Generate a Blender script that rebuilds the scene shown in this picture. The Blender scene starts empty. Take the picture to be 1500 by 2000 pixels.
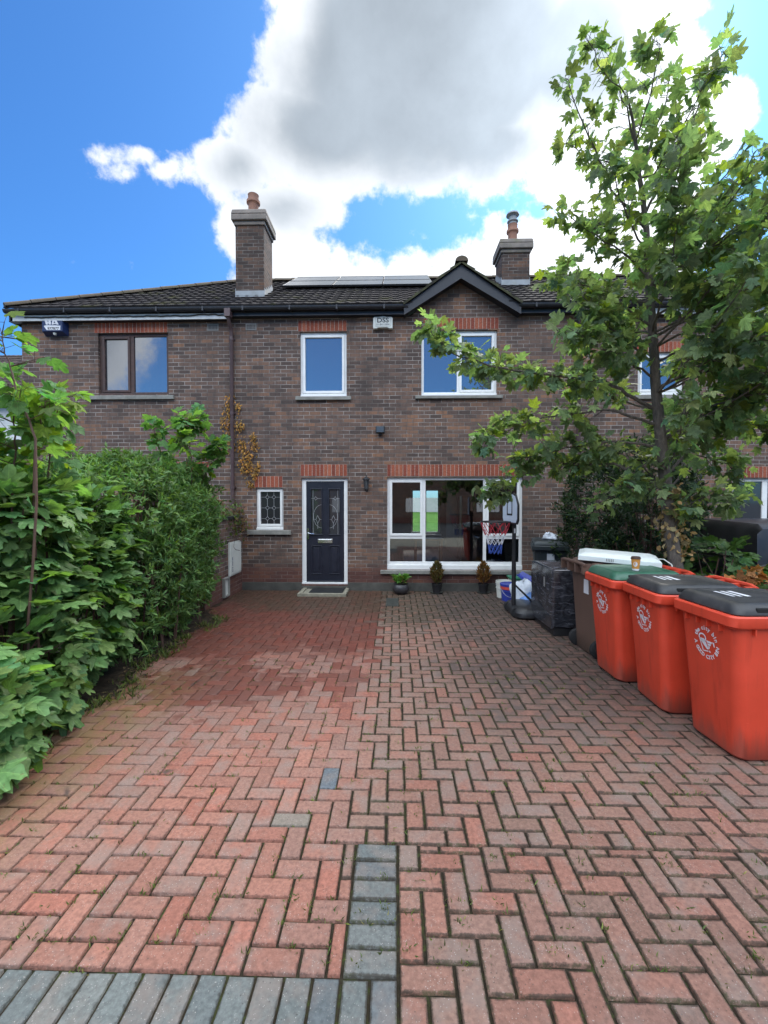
import bpy, bmesh, math, random
import numpy as np
from mathutils import Vector, Matrix, Euler

random.seed(7)
RNG = np.random.default_rng(11)
scene = bpy.context.scene
COL = scene.collection
PI = math.pi

# ------------------------------------------------------------------ camera
CAM_H = 1.74
F = 850.0                       # focal length in pixels of the 1500x2000 photograph
YAW = math.radians(1.5)         # camera turned slightly to the left
TILT = math.radians(1.3)        # and slightly down
ROLL = math.radians(0.0)
cam_data = bpy.data.cameras.new("camera")
cam = bpy.data.objects.new("camera", cam_data)
COL.objects.link(cam)
cam.location = (0, 0, CAM_H)
cam.rotation_euler = Euler((PI / 2 - TILT, ROLL, YAW), 'XYZ')
cam_data.sensor_fit = 'VERTICAL'
cam_data.sensor_height = 24.0
cam_data.lens = 24.0 * F / 2000.0
cam_data.clip_start = 0.05
cam_data.clip_end = 3000
scene.camera = cam
RM = cam.rotation_euler.to_matrix()


def ray(px, py):
    return RM @ Vector(((px - 750) / F, (1000 - py) / F, -1.0))


def at(px, py, Y):
    """the point of the photograph's pixel that lies at distance Y in front of the camera"""
    d = ray(px, py)
    t = Y / d.y
    return Vector((d.x * t, Y, CAM_H + d.z * t))


def ground(px, py, z=0.0):
    d = ray(px, py)
    t = (z - CAM_H) / d.z
    return Vector((d.x * t, d.y * t, z))


# ------------------------------------------------------------------ world: sky and clouds
SUN_AZ = math.radians(28)       # clockwise from +Y
SUN_EL = math.radians(43)
SKY_STRENGTH = 0.05
EXPOSURE = 1.75
world = bpy.data.worlds.new("World")
scene.world = world
world.use_nodes = True
wn = world.node_tree
wn.nodes.clear()


class Ex:
    """tiny expression builder for math nodes"""
    tree = None

    def __init__(s, sock):
        s.s = sock

    @staticmethod
    def put(inp, v):
        if isinstance(v, Ex):
            Ex.tree.links.new(v.s, inp)
        else:
            inp.default_value = v

    @staticmethod
    def op(kind, *a):
        n = Ex.tree.nodes.new("ShaderNodeMath")
        n.operation = kind
        for i, v in enumerate(a):
            Ex.put(n.inputs[i], v)
        return Ex(n.outputs[0])

    def __add__(s, o): return Ex.op('ADD', s, o)
    def __radd__(s, o): return Ex.op('ADD', o, s)
    def __sub__(s, o): return Ex.op('SUBTRACT', s, o)
    def __rsub__(s, o): return Ex.op('SUBTRACT', o, s)
    def __mul__(s, o): return Ex.op('MULTIPLY', s, o)
    def __rmul__(s, o): return Ex.op('MULTIPLY', o, s)
    def __truediv__(s, o): return Ex.op('DIVIDE', s, o)
    def max(s, o): return Ex.op('MAXIMUM', s, o)
    def min(s, o): return Ex.op('MINIMUM', s, o)
    def sqrt(s): return Ex.op('SQRT', s)
    def pow(s, o): return Ex.op('POWER', s, o)

    def smooth(s, a, b, lo=0.0, hi=1.0):
        n = Ex.tree.nodes.new("ShaderNodeMapRange")
        n.interpolation_type = 'SMOOTHSTEP'
        Ex.put(n.inputs[0], s)
        for i, v in enumerate((a, b, lo, hi)):
            n.inputs[1 + i].default_value = v
        return Ex(n.outputs[0])


def noise(tree, vec, scale, detail=6.0, rough=0.55, dist=0.0, dim='3D', w=None):
    n = tree.nodes.new("ShaderNodeTexNoise")
    n.noise_dimensions = dim
    n.inputs["Scale"].default_value = scale
    n.inputs["Detail"].default_value = detail
    n.inputs["Roughness"].default_value = rough
    n.inputs["Distortion"].default_value = dist
    if vec is not None:
        tree.links.new(vec, n.inputs["Vector"])
    return n


def mixcol(tree, fac, a, b, mode='MIX'):
    n = tree.nodes.new("ShaderNodeMix")
    n.data_type = 'RGBA'
    n.blend_type = mode
    n.clamp_factor = True
    for inp, v in ((n.inputs[0], fac), (n.inputs[6], a), (n.inputs[7], b)):
        if isinstance(v, Ex):
            tree.links.new(v.s, inp)
        elif isinstance(v, bpy.types.NodeSocket):
            tree.links.new(v, inp)
        elif isinstance(v, (tuple, list)):
            inp.default_value = (*v[:3], 1.0)
        else:
            inp.default_value = v
    return n.outputs[2]


def build_world():
    Ex.tree = wn
    tc = wn.nodes.new("ShaderNodeTexCoord")
    sep = wn.nodes.new("ShaderNodeSeparateXYZ")
    wn.links.new(tc.outputs["Generated"], sep.inputs[0])
    x, y, z = (Ex(sep.outputs[i]) for i in range(3))
    sky = wn.nodes.new("ShaderNodeTexSky")
    sky.sky_type = 'NISHITA'
    sky.sun_disc = False
    sky.sun_elevation = SUN_EL
    sky.sun_rotation = SUN_AZ
    sky.air_density = 1.0
    sky.dust_density = 0.6
    sky.ozone_density = 2.5
    blue = mixcol(wn, 1.0, sky.outputs[0], (0.38, 0.81, 1.26), 'MULTIPLY')

    def uv(px, py):
        d = ray(px, py)
        return d.x / d.y, d.z / d.y

    yf = y.max(0.06)
    yb = (0.0 - y).max(0.06)
    u, v = x / yf, z / yf
    ub, vb = x / yb, z / yb
    n1 = Ex(noise(wn, tc.outputs["Generated"], 4.2, 10, 0.60).outputs["Fac"])
    n2 = Ex(noise(wn, tc.outputs["Generated"], 15.0, 8, 0.62).outputs["Fac"])
    n4 = Ex(noise(wn, tc.outputs["Generated"], 38.0, 6, 0.6, 0.3).outputs["Fac"])
    n3 = Ex(noise(wn, tc.outputs["Generated"], 3.0, 5, 0.5, 0.6).outputs["Fac"])
    wob = (n1 - 0.5) * 0.32 + (n2 - 0.5) * 0.17 + (n4 - 0.5) * 0.05

    def blobs(u, v, lst):
        d = None
        for (cx, cy, rx, ry) in lst:
            du, dv = (u - cx) * (1 / rx), (v - cy) * (1 / ry)
            e = (1.0 - (du * du + dv * dv).sqrt()) * min(rx, ry)
            d = e if d is None else d.max(e)
        return d

    def pxb(lst):
        out = []
        for (px, py, rx, ry) in lst:
            c = uv(px, py)
            out.append((c[0], c[1], rx / F, ry / F))
        return out

    main = pxb([(850, 110, 375, 270), (640, 250, 235, 140), (470, 320, 118, 72), (950, 270, 330, 130),
                (1130, 120, 230, 190), (1290, 150, 150, 110), (820, -120, 400, 170), (560, 400, 110, 60)])
    side = pxb([(560, 455, 90, 62), (565, 520, 62, 40), (1340, 235, 115, 105), (1210, 330, 150, 80),
                (620, 560, 120, 56), (740, 540, 115, 66), (960, 522, 120, 78), (1100, 485, 150, 76), (1240, 430, 150, 95)])
    wisps = pxb([(285, 300, 46, 24), (330, 330, 40, 30), (262, 338, 36, 16), (225, 300, 24, 12), (258, 528, 48, 34), (145, 512, 20, 14), (300, 466, 18, 11), (350, 568, 40, 10),
                 (1345, 15, 40, 24)])
    d_main = blobs(u, v, main)
    d_f = d_main.max(blobs(u, v, side) + 0.036).max(blobs(u, v, wisps) - 0.004)
    hole = pxb([(745, 452, 135, 22), (1050, 412, 50, 18), (900, 440, 50, 18)])
    d_f = d_f.min(0.012 - blobs(u, v, hole))
    d_f = d_f + wob * 0.72
    back = [(-0.74, 0.37, 0.20, 0.13), (-0.45, 0.66, 0.22, 0.16), (1.9, 0.6, 0.6, 0.3), (-2.4, 0.5, 0.7, 0.3),
            (0.3, 1.9, 0.9, 0.5)]
    d_b = blobs(ub, vb, back) + wob * 0.5
    isf = y.smooth(-0.02, 0.02)
    d_b = d_b.max((z - 0.50) * 0.9 + wob * 0.5)  # added cloud bank high behind the camera, unseen, to light the fronts
    d = d_b + (d_f - d_b) * isf
    d = d.max((z - 0.82) * 1.2 + wob * 0.4)          # broken cloud overhead, out of view, added to whiten the light from above
    cover = d.smooth(-0.002, 0.036)
    up = z.smooth(0.0, 0.05)
    cover = cover * up
    thick = (d_main + (n3 - 0.5) * 0.30 + (n1 - 0.5) * 0.16).smooth(0.0, 0.15) * isf
    thick = thick.max((1.0 - isf) * d.smooth(0.02, 0.16))
    s = Vector((math.sin(SUN_AZ) * math.cos(SUN_EL), math.cos(SUN_AZ) * math.cos(SUN_EL), math.sin(SUN_EL)))
    dot = x * s.x + y * s.y + z * s.z
    glow = dot.max(0.0).pow(26.0)
    glow2 = dot.max(0.0).pow(5.0)
    lum = (0.62 + n3 * 0.62 + (n1 - 0.5) * 0.5 + (n2 - 0.5) * 0.22)
    fill_boost = (y.smooth(0.15, -0.30) * z.smooth(0.30, 0.52)).max(z.smooth(0.80, 0.92) * 0.45)      # unseen clouds behind and overhead, brightened as added fill for the house front
    edge = mixcol(wn, 1.0, (6.2, 6.5, 6.9), (1, 1, 1), 'MULTIPLY')
    core = (2.60, 3.00, 3.45)
    g = wn.nodes.new("ShaderNodeVectorMath")
    g.operation = 'SCALE'
    g.inputs[0].default_value = core
    wn.links.new(lum.s, g.inputs["Scale"])
    cl = mixcol(wn, thick, edge, g.outputs[0])
    g2 = wn.nodes.new("ShaderNodeVectorMath")
    g2.operation = 'SCALE'
    wn.links.new(cl, g2.inputs[0])
    Ex.put(g2.inputs["Scale"], (glow * 0.9 + 1.0 + glow2 * 0.12 + fill_boost * 6.6))
    skyc = wn.nodes.new("ShaderNodeVectorMath")
    skyc.operation = 'MULTIPLY_ADD'
    wn.links.new(blue, skyc.inputs[0])
    skyc.inputs[1].default_value = (1, 1, 1)
    gl = wn.nodes.new("ShaderNodeVectorMath")
    gl.operation = 'SCALE'
    gl.inputs[0].default_value = (1.0, 1.5, 1.7)
    Ex.put(gl.inputs["Scale"], glow2 * 0.40)
    wn.links.new(gl.outputs[0], skyc.inputs[2])
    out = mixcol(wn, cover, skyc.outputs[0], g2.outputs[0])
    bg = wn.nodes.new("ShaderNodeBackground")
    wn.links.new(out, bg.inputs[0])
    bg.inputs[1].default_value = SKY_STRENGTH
    wo = wn.nodes.new("ShaderNodeOutputWorld")
    wn.links.new(bg.outputs[0], wo.inputs[0])


build_world()
world.cycles.sampling_method = 'MANUAL'
world.cycles.sample_map_resolution = 1024

sun_data = bpy.data.lights.new("sun", 'SUN')
sun_data.energy = 1.3
sun_data.angle = math.radians(18)
sun_data.color = (1.0, 0.95, 0.87)
sun = bpy.data.objects.new("sun", sun_data)
COL.objects.link(sun)
sun.rotation_euler = (PI / 2 - SUN_EL, 0, PI - SUN_AZ)
sun.location = (4, 8, 20)

scene.view_settings.view_transform = 'Standard'
scene.view_settings.look = 'None'
scene.view_settings.gamma = 1.0
scene.view_settings.exposure = EXPOSURE
scene.render.engine = 'CYCLES'
scene.cycles.max_bounces = 8
scene.cycles.transparent_max_bounces = 12
scene.cycles.use_denoising = True


# ------------------------------------------------------------------ materials
def new_mat(name):
    m = bpy.data.materials.new(name)
    m.use_nodes = True
    t = m.node_tree
    b = t.nodes["Principled BSDF"]
    return m, t, b


def bump(t, b, height, strength=0.3, dist=0.01):
    n = t.nodes.new("ShaderNodeBump")
    n.inputs["Strength"].default_value = strength
    n.inputs["Distance"].default_value = dist
    t.links.new(height.s if isinstance(height, Ex) else height, n.inputs["Height"])
    t.links.new(n.outputs[0], b.inputs["Normal"])


def position(t):
    return t.nodes.new("ShaderNodeNewGeometry").outputs["Position"]


def objcoord(t):
    return t.nodes.new("ShaderNodeTexCoord").outputs["Object"]


def ramp(t, fac, stops):
    n = t.nodes.new("ShaderNodeValToRGB")
    el = n.color_ramp.elements
    while len(el) > 1:
        el.remove(el[-1])
    el[0].position = stops[0][0]
    el[0].color = (*stops[0][1], 1)
    for p, c in stops[1:]:
        e = el.new(p)
        e.color = (*c, 1)
    t.links.new(fac.s if isinstance(fac, Ex) else fac, n.inputs[0])
    return n.outputs[0]


def plain(name, col, rough=0.5, metal=0.0, var=0.12, scale=9.0, bmp=0.08, bscale=60.0, spec=0.5, dirt=0.0, dirtcol=(0.03, 0.03, 0.025)):
    """painted / moulded surface with slight mottling, dirt and grain"""
    m, t, b = new_mat(name)
    Ex.tree = t
    oc = objcoord(t)
    n = noise(t, oc, scale, 6, 0.6)
    lo = tuple(c * (1 - var) for c in col)
    hi = tuple(min(1, c * (1 + var)) for c in col)
    c = ramp(t, n.outputs["Fac"], [(0.3, lo), (0.7, hi)])
    if dirt > 0:
        n2 = noise(t, oc, scale * 0.45, 9, 0.7)
        c = mixcol(t, Ex(n2.outputs["Fac"]).smooth(0.48, 0.78, 0, dirt), c, dirtcol)
    t.links.new(c, b.inputs["Base Color"])
    b.inputs["Roughness"].default_value = rough
    b.inputs["Metallic"].default_value = metal
    b.inputs["Specular IOR Level"].default_value = spec
    rr = Ex(n.outputs["Fac"]).smooth(0.2, 0.8, max(0.02, rough - 0.08), min(1, rough + 0.1))
    t.links.new(rr.s, b.inputs["Roughness"])
    if bmp > 0:
        bump(t, b, noise(t, oc, bscale, 4, 0.6).outputs["Fac"], bmp, 0.004)
    return m


def bin_plastic(name, col, dirtcol):
    m = plain(name, col, 0.46, var=0.10, scale=3, bmp=0.12, bscale=110, dirt=0.35, dirtcol=dirtcol)
    t = m.node_tree
    b = t.nodes["Principled BSDF"]
    Ex.tree = t
    oc = objcoord(t)
    base = b.inputs["Base Color"].links[0].from_socket
    sep = t.nodes.new("ShaderNodeSeparateXYZ")
    t.links.new(oc, sep.inputs[0])
    mp = t.nodes.new("ShaderNodeMapping")
    mp.inputs["Scale"].default_value = (16, 16, 1.1)
    t.links.new(oc, mp.inputs[0])
    st = Ex(noise(t, mp.outputs[0], 1.0, 6, 0.65).outputs["Fac"])
    c = mixcol(t, st.smooth(0.50, 0.72, 0, 0.45), base, tuple(v * 0.55 for v in col))
    mp2 = t.nodes.new("ShaderNodeMapping")
    mp2.inputs["Scale"].default_value = (4, 9, 60)
    mp2.inputs["Rotation"].default_value = (0.35, 0.25, 0.0)
    t.links.new(oc, mp2.inputs[0])
    sc = Ex(noise(t, mp2.outputs[0], 1.0, 5, 0.7, 0.6).outputs["Fac"])
    c = mixcol(t, sc.smooth(0.68, 0.74, 0, 0.45), c, tuple(min(1, v * 1.15 + 0.10) for v in col))
    # splash-back dirt close to the ground
    low = (Ex(sep.outputs[2]) + (st - 0.5) * 0.5).smooth(0.22, 0.0, 0, 0.55)
    c = mixcol(t, low, c, (0.085, 0.060, 0.045))
    t.links.new(c, b.inputs["Base Color"])
    return m


def brick_mat(name, axis='X', dark=1.0):
    m, t, b = new_mat(name)
    Ex.tree = t
    pos = position(t)
    sep = t.nodes.new("ShaderNodeSeparateXYZ")
    t.links.new(pos, sep.inputs[0])
    comb = t.nodes.new("ShaderNodeCombineXYZ")
    t.links.new(sep.outputs[0 if axis == 'X' else 1], comb.inputs[0])
    t.links.new(sep.outputs[2], comb.inputs[1])
    # slight wander of the courses
    wn_ = noise(t, pos, 5.0, 3, 0.5)
    add = t.nodes.new("ShaderNodeVectorMath")
    add.operation = 'MULTIPLY_ADD'
    t.links.new(wn_.outputs["Color"], add.inputs[0])
    add.inputs[1].default_value = (0.006, 0.005, 0)
    t.links.new(comb.outputs[0], add.inputs[2])
    br = t.nodes.new("ShaderNodeTexBrick")
    br.offset = 0.5
    br.inputs["Color1"].default_value = (0, 0, 0, 1)
    br.inputs["Color2"].default_value = (1, 1, 1, 1)
    br.inputs["Mortar"].default_value = (0.5, 0.5, 0.5, 1)
    br.inputs["Scale"].default_value = 1.0
    br.inputs["Mortar Size"].default_value = 0.0060
    br.inputs["Mortar Smooth"].default_value = 0.25
    br.inputs["Bias"].default_value = 0.0
    br.inputs["Brick Width"].default_value = 0.225
    br.inputs["Row Height"].default_value = 0.075
    t.links.new(add.outputs[0], br.inputs["Vector"])
    big = Ex(noise(t, pos, 0.9, 4, 0.55).outputs["Fac"])
    tint = Ex(br.outputs["Color"]) + (big - 0.5) * 0.9 - 0.03
    c = ramp(t, tint, [(0.00, (0.082, 0.057, 0.048)), (0.20, (0.106, 0.071, 0.058)), (0.40, (0.138, 0.088, 0.069)),
                       (0.60, (0.160, 0.098, 0.074)), (0.82, (0.188, 0.107, 0.074)), (1.0, (0.245, 0.126, 0.076))])
    # vertical dragged texture within each brick
    mp = t.nodes.new("ShaderNodeMapping")
    mp.inputs["Scale"].default_value = (34, 34, 5)
    t.links.new(pos, mp.inputs[0])
    st = noise(t, mp.outputs[0], 1.0, 4, 0.6)
    c = mixcol(t, Ex(st.outputs["Fac"]).smooth(0.46, 0.68, 0, 0.45), c, (0.055, 0.044, 0.042))
    c = mixcol(t, Ex(noise(t, pos, 26, 5, 0.7).outputs["Fac"]).smooth(0.56, 0.74, 0, 0.35), c, (0.20, 0.15, 0.125))
    mort = mixcol(t, Ex(noise(t, pos, 3.0, 5, 0.6).outputs["Fac"]).smooth(0.35, 0.68), (0.15, 0.128, 0.112), (0.40, 0.35, 0.31))
    fac = Ex(br.outputs["Fac"])
    c = mixcol(t, fac, c, mort)
    # redder low courses, damp and grimy near the ground
    z = Ex(sep.outputs[2])
    low = (z + (big - 0.5) * 0.15).smooth(0.55, 0.35)
    c = mixcol(t, low * 0.55, c, (0.115, 0.032, 0.024))
    c = mixcol(t, Ex(noise(t, pos, 1.7, 8, 0.65).outputs["Fac"]).smooth(0.52, 0.75, 0, 0.45), c, (0.038, 0.032, 0.031))
    mp2 = t.nodes.new("ShaderNodeMapping")
    mp2.inputs["Scale"].default_value = (3.2, 3.2, 0.35)
    t.links.new(pos, mp2.inputs[0])
    c = mixcol(t, Ex(noise(t, mp2.outputs[0], 1.0, 7, 0.65).outputs["Fac"]).smooth(0.50, 0.72, 0, 0.38), c, (0.052, 0.043, 0.040))
    if dark != 1.0:
        c = mixcol(t, 1.0, c, (dark, dark, dark), 'MULTIPLY')
    t.links.new(c, b.inputs["Base Color"])
    b.inputs["Roughness"].default_value = 0.85
    b.inputs["Specular IOR Level"].default_value = 0.25
    h = (1.0 - fac) * 1.0 + Ex(st.outputs["Fac"]) * 0.35
    bump(t, b, h, 1.0, 0.009)
    return m


def tint_mat(name, rough=0.8, noise_amt=0.35, scale=35.0, spec=0.3, bmp=0.35, bdist=0.003):
    """colour comes from the per-face attribute, broken up with noise"""
    m, t, b = new_mat(name)
    Ex.tree = t
    a = t.nodes.new("ShaderNodeAttribute")
    a.attribute_name = "tint"
    pos = position(t)
    n = noise(t, pos, scale, 8, 0.68)
    lo = mixcol(t, 1.0, a.outputs["Color"], (1 - noise_amt,) * 3, 'MULTIPLY')
    hi = mixcol(t, 1.0, a.outputs["Color"], (1 + noise_amt,) * 3, 'MULTIPLY')
    c = mixcol(t, Ex(n.outputs["Fac"]).smooth(0.3, 0.7), lo, hi)
    t.links.new(c, b.inputs["Base Color"])
    b.inputs["Roughness"].default_value = rough
    b.inputs["Specular IOR Level"].default_value = spec
    bump(t, b, n.outputs["Fac"], bmp, bdist)
    return m


def leaf_mat(name, rough=0.45, trans=0.4, gain=1.0, spec=0.4, veins=1.0):
    m, t, b = new_mat(name)
    Ex.tree = t
    a = t.nodes.new("ShaderNodeAttribute")
    a.attribute_name = "tint"
    pos = position(t)
    n = noise(t, pos, 30, 4, 0.6)
    c = mixcol(t, Ex(n.outputs["Fac"]).smooth(0.3, 0.7), mixcol(t, 1.0, a.outputs["Color"], (0.78, 0.80, 0.75), 'MULTIPLY'),
               mixcol(t, 1.0, a.outputs["Color"], (1.2, 1.18, 1.15), 'MULTIPLY'))
    la = t.nodes.new("ShaderNodeAttribute")
    la.attribute_name = "leaf_uv"
    ls = t.nodes.new("ShaderNodeSeparateXYZ")
    t.links.new(la.outputs["Vector"], ls.inputs[0])
    lx, ly = Ex.op('ABSOLUTE', Ex(ls.outputs[0])), Ex(ls.outputs[1]) + 0.03
    rr_ = (lx * lx + ly * ly).sqrt()
    ang = Ex.op('ARCTAN2', lx, ly)
    dv_ = ang.min(Ex.op('ABSOLUTE', ang - 0.66)).min(Ex.op('ABSOLUTE', ang - 1.22)) * rr_
    c = mixcol(t, dv_.smooth(0.024, 0.006, 0, 0.42 * veins), c, mixcol(t, 1.0, c, (1.9, 1.7, 1.6), 'MULTIPLY'))
    blot = Ex(noise(t, pos, 55, 3, 0.5).outputs["Fac"]).smooth(0.64, 0.72, 0, 0.55)
    c = mixcol(t, blot, c, (0.14, 0.105, 0.045))
    t.links.new(c, b.inputs["Base Color"])
    b.inputs["Roughness"].default_value = rough
    b.inputs["Specular IOR Level"].default_value = spec
    bump(t, b, dv_.smooth(0.0, 0.05) * 0.6 + Ex(n.outputs["Fac"]) * 0.6, 0.35, 0.004)
    tr = t.nodes.new("ShaderNodeBsdfTranslucent")
    tc = mixcol(t, 1.0, c, (1.25 * gain, 1.35 * gain, 0.55 * gain), 'MULTIPLY')
    t.links.new(tc, tr.inputs[0])
    mx = t.nodes.new("ShaderNodeMixShader")
    mx.inputs[0].default_value = trans
    t.links.new(b.outputs[0], mx.inputs[1])
    t.links.new(tr.outputs[0], mx.inputs[2])
    t.links.new(mx.outputs[0], t.nodes["Material Output"].inputs[0])
    return m


def glass_mat(name, refl, tintc, rough=0.015, see=False, wav=0.0):
    """window glass: a mirror-like sheet over a see-through (see) or dark room side"""
    m, t, b = new_mat(name)
    Ex.tree = t
    g = t.nodes.new("ShaderNodeBsdfGlossy")
    g.inputs["Roughness"].default_value = rough
    g.inputs["Color"].default_value = (0.95, 0.97, 1, 1)
    if see:
        d = t.nodes.new("ShaderNodeBsdfTransparent")
        d.inputs[0].default_value = (*tintc, 1)
        base = d.outputs[0]
    else:
        b.inputs["Base Color"].default_value = (*tintc, 1)
        b.inputs["Roughness"].default_value = 0.4
        base = b.outputs[0]
    lw = t.nodes.new("ShaderNodeLayerWeight")
    lw.inputs[0].default_value = 0.25
    f = Ex(lw.outputs["Fresnel"]) * 0.8 + refl
    mx = t.nodes.new("ShaderNodeMixShader")
    t.links.new(f.s, mx.inputs[0])
    t.links.new(base, mx.inputs[1])
    t.links.new(g.outputs[0], mx.inputs[2])
    t.links.new(mx.outputs[0], t.nodes["Material Output"].inputs[0])
    if wav > 0:
        n = t.nodes.new("ShaderNodeBump")
        n.inputs["Strength"].default_value = wav
        n.inputs["Distance"].default_value = 0.002
        t.links.new(noise(t, position(t), 2.5, 2, 0.4).outputs["Fac"], n.inputs["Height"])
        t.links.new(n.outputs[0], g.inputs["Normal"])
    return m


def paver_mat():
    m, t, b = new_mat("block paving")
    Ex.tree = t
    a = t.nodes.new("ShaderNodeAttribute")
    a.attribute_name = "tint"
    bl = t.nodes.new("ShaderNodeAttribute")
    bl.attribute_name = "block"
    inn = t.nodes.new("ShaderNodeAttribute")
    inn.attribute_name = "inner"
    inner = Ex(inn.outputs["Fac"])
    pos = position(t)
    sep = t.nodes.new("ShaderNodeSeparateXYZ")
    t.links.new(pos, sep.inputs[0])
    sb = t.nodes.new("ShaderNodeSeparateXYZ")
    t.links.new(bl.outputs["Vector"], sb.inputs[0])
    BX, BY, BR = Ex(sb.outputs[0]), Ex(sb.outputs[1]), Ex(sb.outputs[2])
    X, Y = Ex(sep.outputs[0]), Ex(sep.outputs[1])
    n_fine = Ex(noise(t, pos, 160, 6, 0.7).outputs["Fac"])
    n_small = Ex(noise(t, pos, 48, 8, 0.7).outputs["Fac"])
    n_mid = Ex(noise(t, pos, 7.5, 6, 0.62).outputs["Fac"])
    n_big = Ex(noise(t, pos, 1.25, 5, 0.6).outputs["Fac"])
    A = lambda k: mixcol(t, 1.0, a.outputs["Color"], k, 'MULTIPLY')
    c = mixcol(t, n_small.smooth(0.3, 0.7), A((0.70, 0.70, 0.70)), A((1.18, 1.18, 1.18)))
    # grey weathering bloom over the tops
    c = mixcol(t, (n_mid + (BR - 0.5) * 0.22).smooth(0.44, 0.74, 0, 0.60), c, (0.175, 0.138, 0.118))
    # pale and dark aggregate specks
    vor = t.nodes.new("ShaderNodeTexVoronoi")
    vor.inputs["Scale"].default_value = 90
    t.links.new(pos, vor.inputs["Vector"])
    c = mixcol(t, Ex(vor.outputs["Distance"]).smooth(0.22, 0.08, 0, 0.6) * n_mid.smooth(0.35, 0.6), c, (0.40, 0.37, 0.34))
    vor2 = t.nodes.new("ShaderNodeTexVoronoi")
    vor2.inputs["Scale"].default_value = 42
    t.links.new(pos, vor2.inputs["Vector"])
    c = mixcol(t, Ex(vor2.outputs["Distance"]).smooth(0.16, 0.06, 0, 0.6), c, (0.040, 0.032, 0.028))
    left = (BX + (BR - 0.5) * 0.10).smooth(-0.20, -0.24)
    # damp patch on the left half, in front of the door: deep red and glossier
    jag = (BR - 0.5) * 0.30 + (n_small - 0.5) * 0.25
    wet = (Y * 0.5 + BY * 0.5 + (n_big - 0.5) * 3.0 + (n_mid - 0.5) * 0.7 - X * 0.12 + jag).smooth(4.75, 5.20) * left
    wet2 = (Ex.op('ABSOLUTE', BX + 1.75 + (n_big - 0.5) * 1.2) * 0.62 + Ex.op('ABSOLUTE', BY - 4.1 + (n_mid - 0.5) * 1.2) + jag).smooth(0.74, 0.52)
    wet3 = (Ex.op('ABSOLUTE', BX + 0.40 + (n_mid - 0.5) * 0.4) + Ex.op('ABSOLUTE', BY - 4.3) * 0.55 + jag * 1.5).smooth(0.36, 0.24) * left
    wet = wet.max(wet2 * 0.9).max(wet3 * 0.8)
    c = mixcol(t, wet * 0.86, c, A((0.50, 0.30, 0.27)))
    # green-brown algae in the strip below the house wall
    alg = (Y + (n_big - 0.5) * 1.8 - Ex.op('ABSOLUTE', X - 0.3) * 0.30 + jag).smooth(5.85, 6.6) * n_mid.smooth(0.26, 0.52)
    c = mixcol(t, alg * 0.72, c, (0.052, 0.043, 0.027))
    # dark grime on the right by the bins
    gr = (X + (n_big - 0.5) * 1.7 + jag).smooth(0.25, 1.05) * (Y + (n_mid - 0.5) + jag).smooth(2.7, 4.3)
    c = mixcol(t, gr * n_mid.smooth(0.30, 0.60, 0.30, 0.88), c, (0.058, 0.043, 0.038))
    # yellow-green lichen near the planting
    yl = (X + (n_big - 0.5) * 1.1).smooth(-1.7, -2.35) * Y.smooth(4.9, 3.8)
    c = mixcol(t, yl * n_mid.smooth(0.36, 0.60, 0, 0.7), c, (0.165, 0.105, 0.038))
    # isolated oily spots
    sp = Ex(noise(t, pos, 3.1, 3, 0.5, 0.8).outputs["Fac"]).smooth(0.68, 0.75, 0, 0.8)
    c = mixcol(t, sp, c, (0.045, 0.035, 0.031))
    # soil and moss creeping in from the joints
    edge = (inner + (n_small - 0.5) * 1.7 + (n_mid - 0.5) * 1.0 + left * 0.35)
    c = mixcol(t, edge.smooth(0.40, -0.15, 0, 0.78), c, mixcol(t, n_mid.smooth(0.45, 0.6), (0.030, 0.023, 0.015), (0.042, 0.046, 0.016)))
    t.links.new(c, b.inputs["Base Color"])
    rg = n_mid.smooth(0.3, 0.7, 0.74, 0.92) - wet * 0.34
    t.links.new(rg.s, b.inputs["Roughness"])
    b.inputs["Specular IOR Level"].default_value = 0.3
    bump(t, b, n_small * 0.5 + n_mid * 0.3 + n_fine * 0.35 + edge.smooth(0.0, 0.5) * 0.5, 0.75, 0.0045)
    return m


def soil_mat(name, stops, scale=14):
    m, t, b = new_mat(name)
    Ex.tree = t
    pos = position(t)
    n = noise(t, pos, scale, 9, 0.7)
    c = ramp(t, n.outputs["Fac"], stops)
    t.links.new(c, b.inputs["Base Color"])
    b.inputs["Roughness"].default_value = 0.95
    b.inputs["Specular IOR Level"].default_value = 0.15
    bump(t, b, n.outputs["Fac"], 0.8, 0.02)
    return m


def roof_mat():
    m, t, b = new_mat("concrete roof tiles")
    Ex.tree = t
    pos = position(t)
    sep = t.nodes.new("ShaderNodeSeparateXYZ")
    t.links.new(pos, sep.inputs[0])
    a = t.nodes.new("ShaderNodeAttribute")
    a.attribute_name = "tint"
    n = Ex(noise(t, pos, 6, 8, 0.7).outputs["Fac"])
    n2 = Ex(noise(t, pos, 24, 6, 0.7).outputs["Fac"])
    c = mixcol(t, n.smooth(0.3, 0.72), a.outputs["Color"], (0.024, 0.021, 0.021))
    c = mixcol(t, n2.smooth(0.62, 0.70, 0, 0.6), c, (0.19, 0.19, 0.17))
    c = mixcol(t, Ex(noise(t, pos, 1.6, 6, 0.6).outputs["Fac"]).smooth(0.55, 0.7, 0, 0.5), c, (0.070, 0.068, 0.022))
    t.links.new(c, b.inputs["Base Color"])
    b.inputs["Roughness"].default_value = 0.95
    b.inputs["Specular IOR Level"].default_value = 0.1
    bump(t, b, n2, 0.5, 0.01)
    return m


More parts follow.
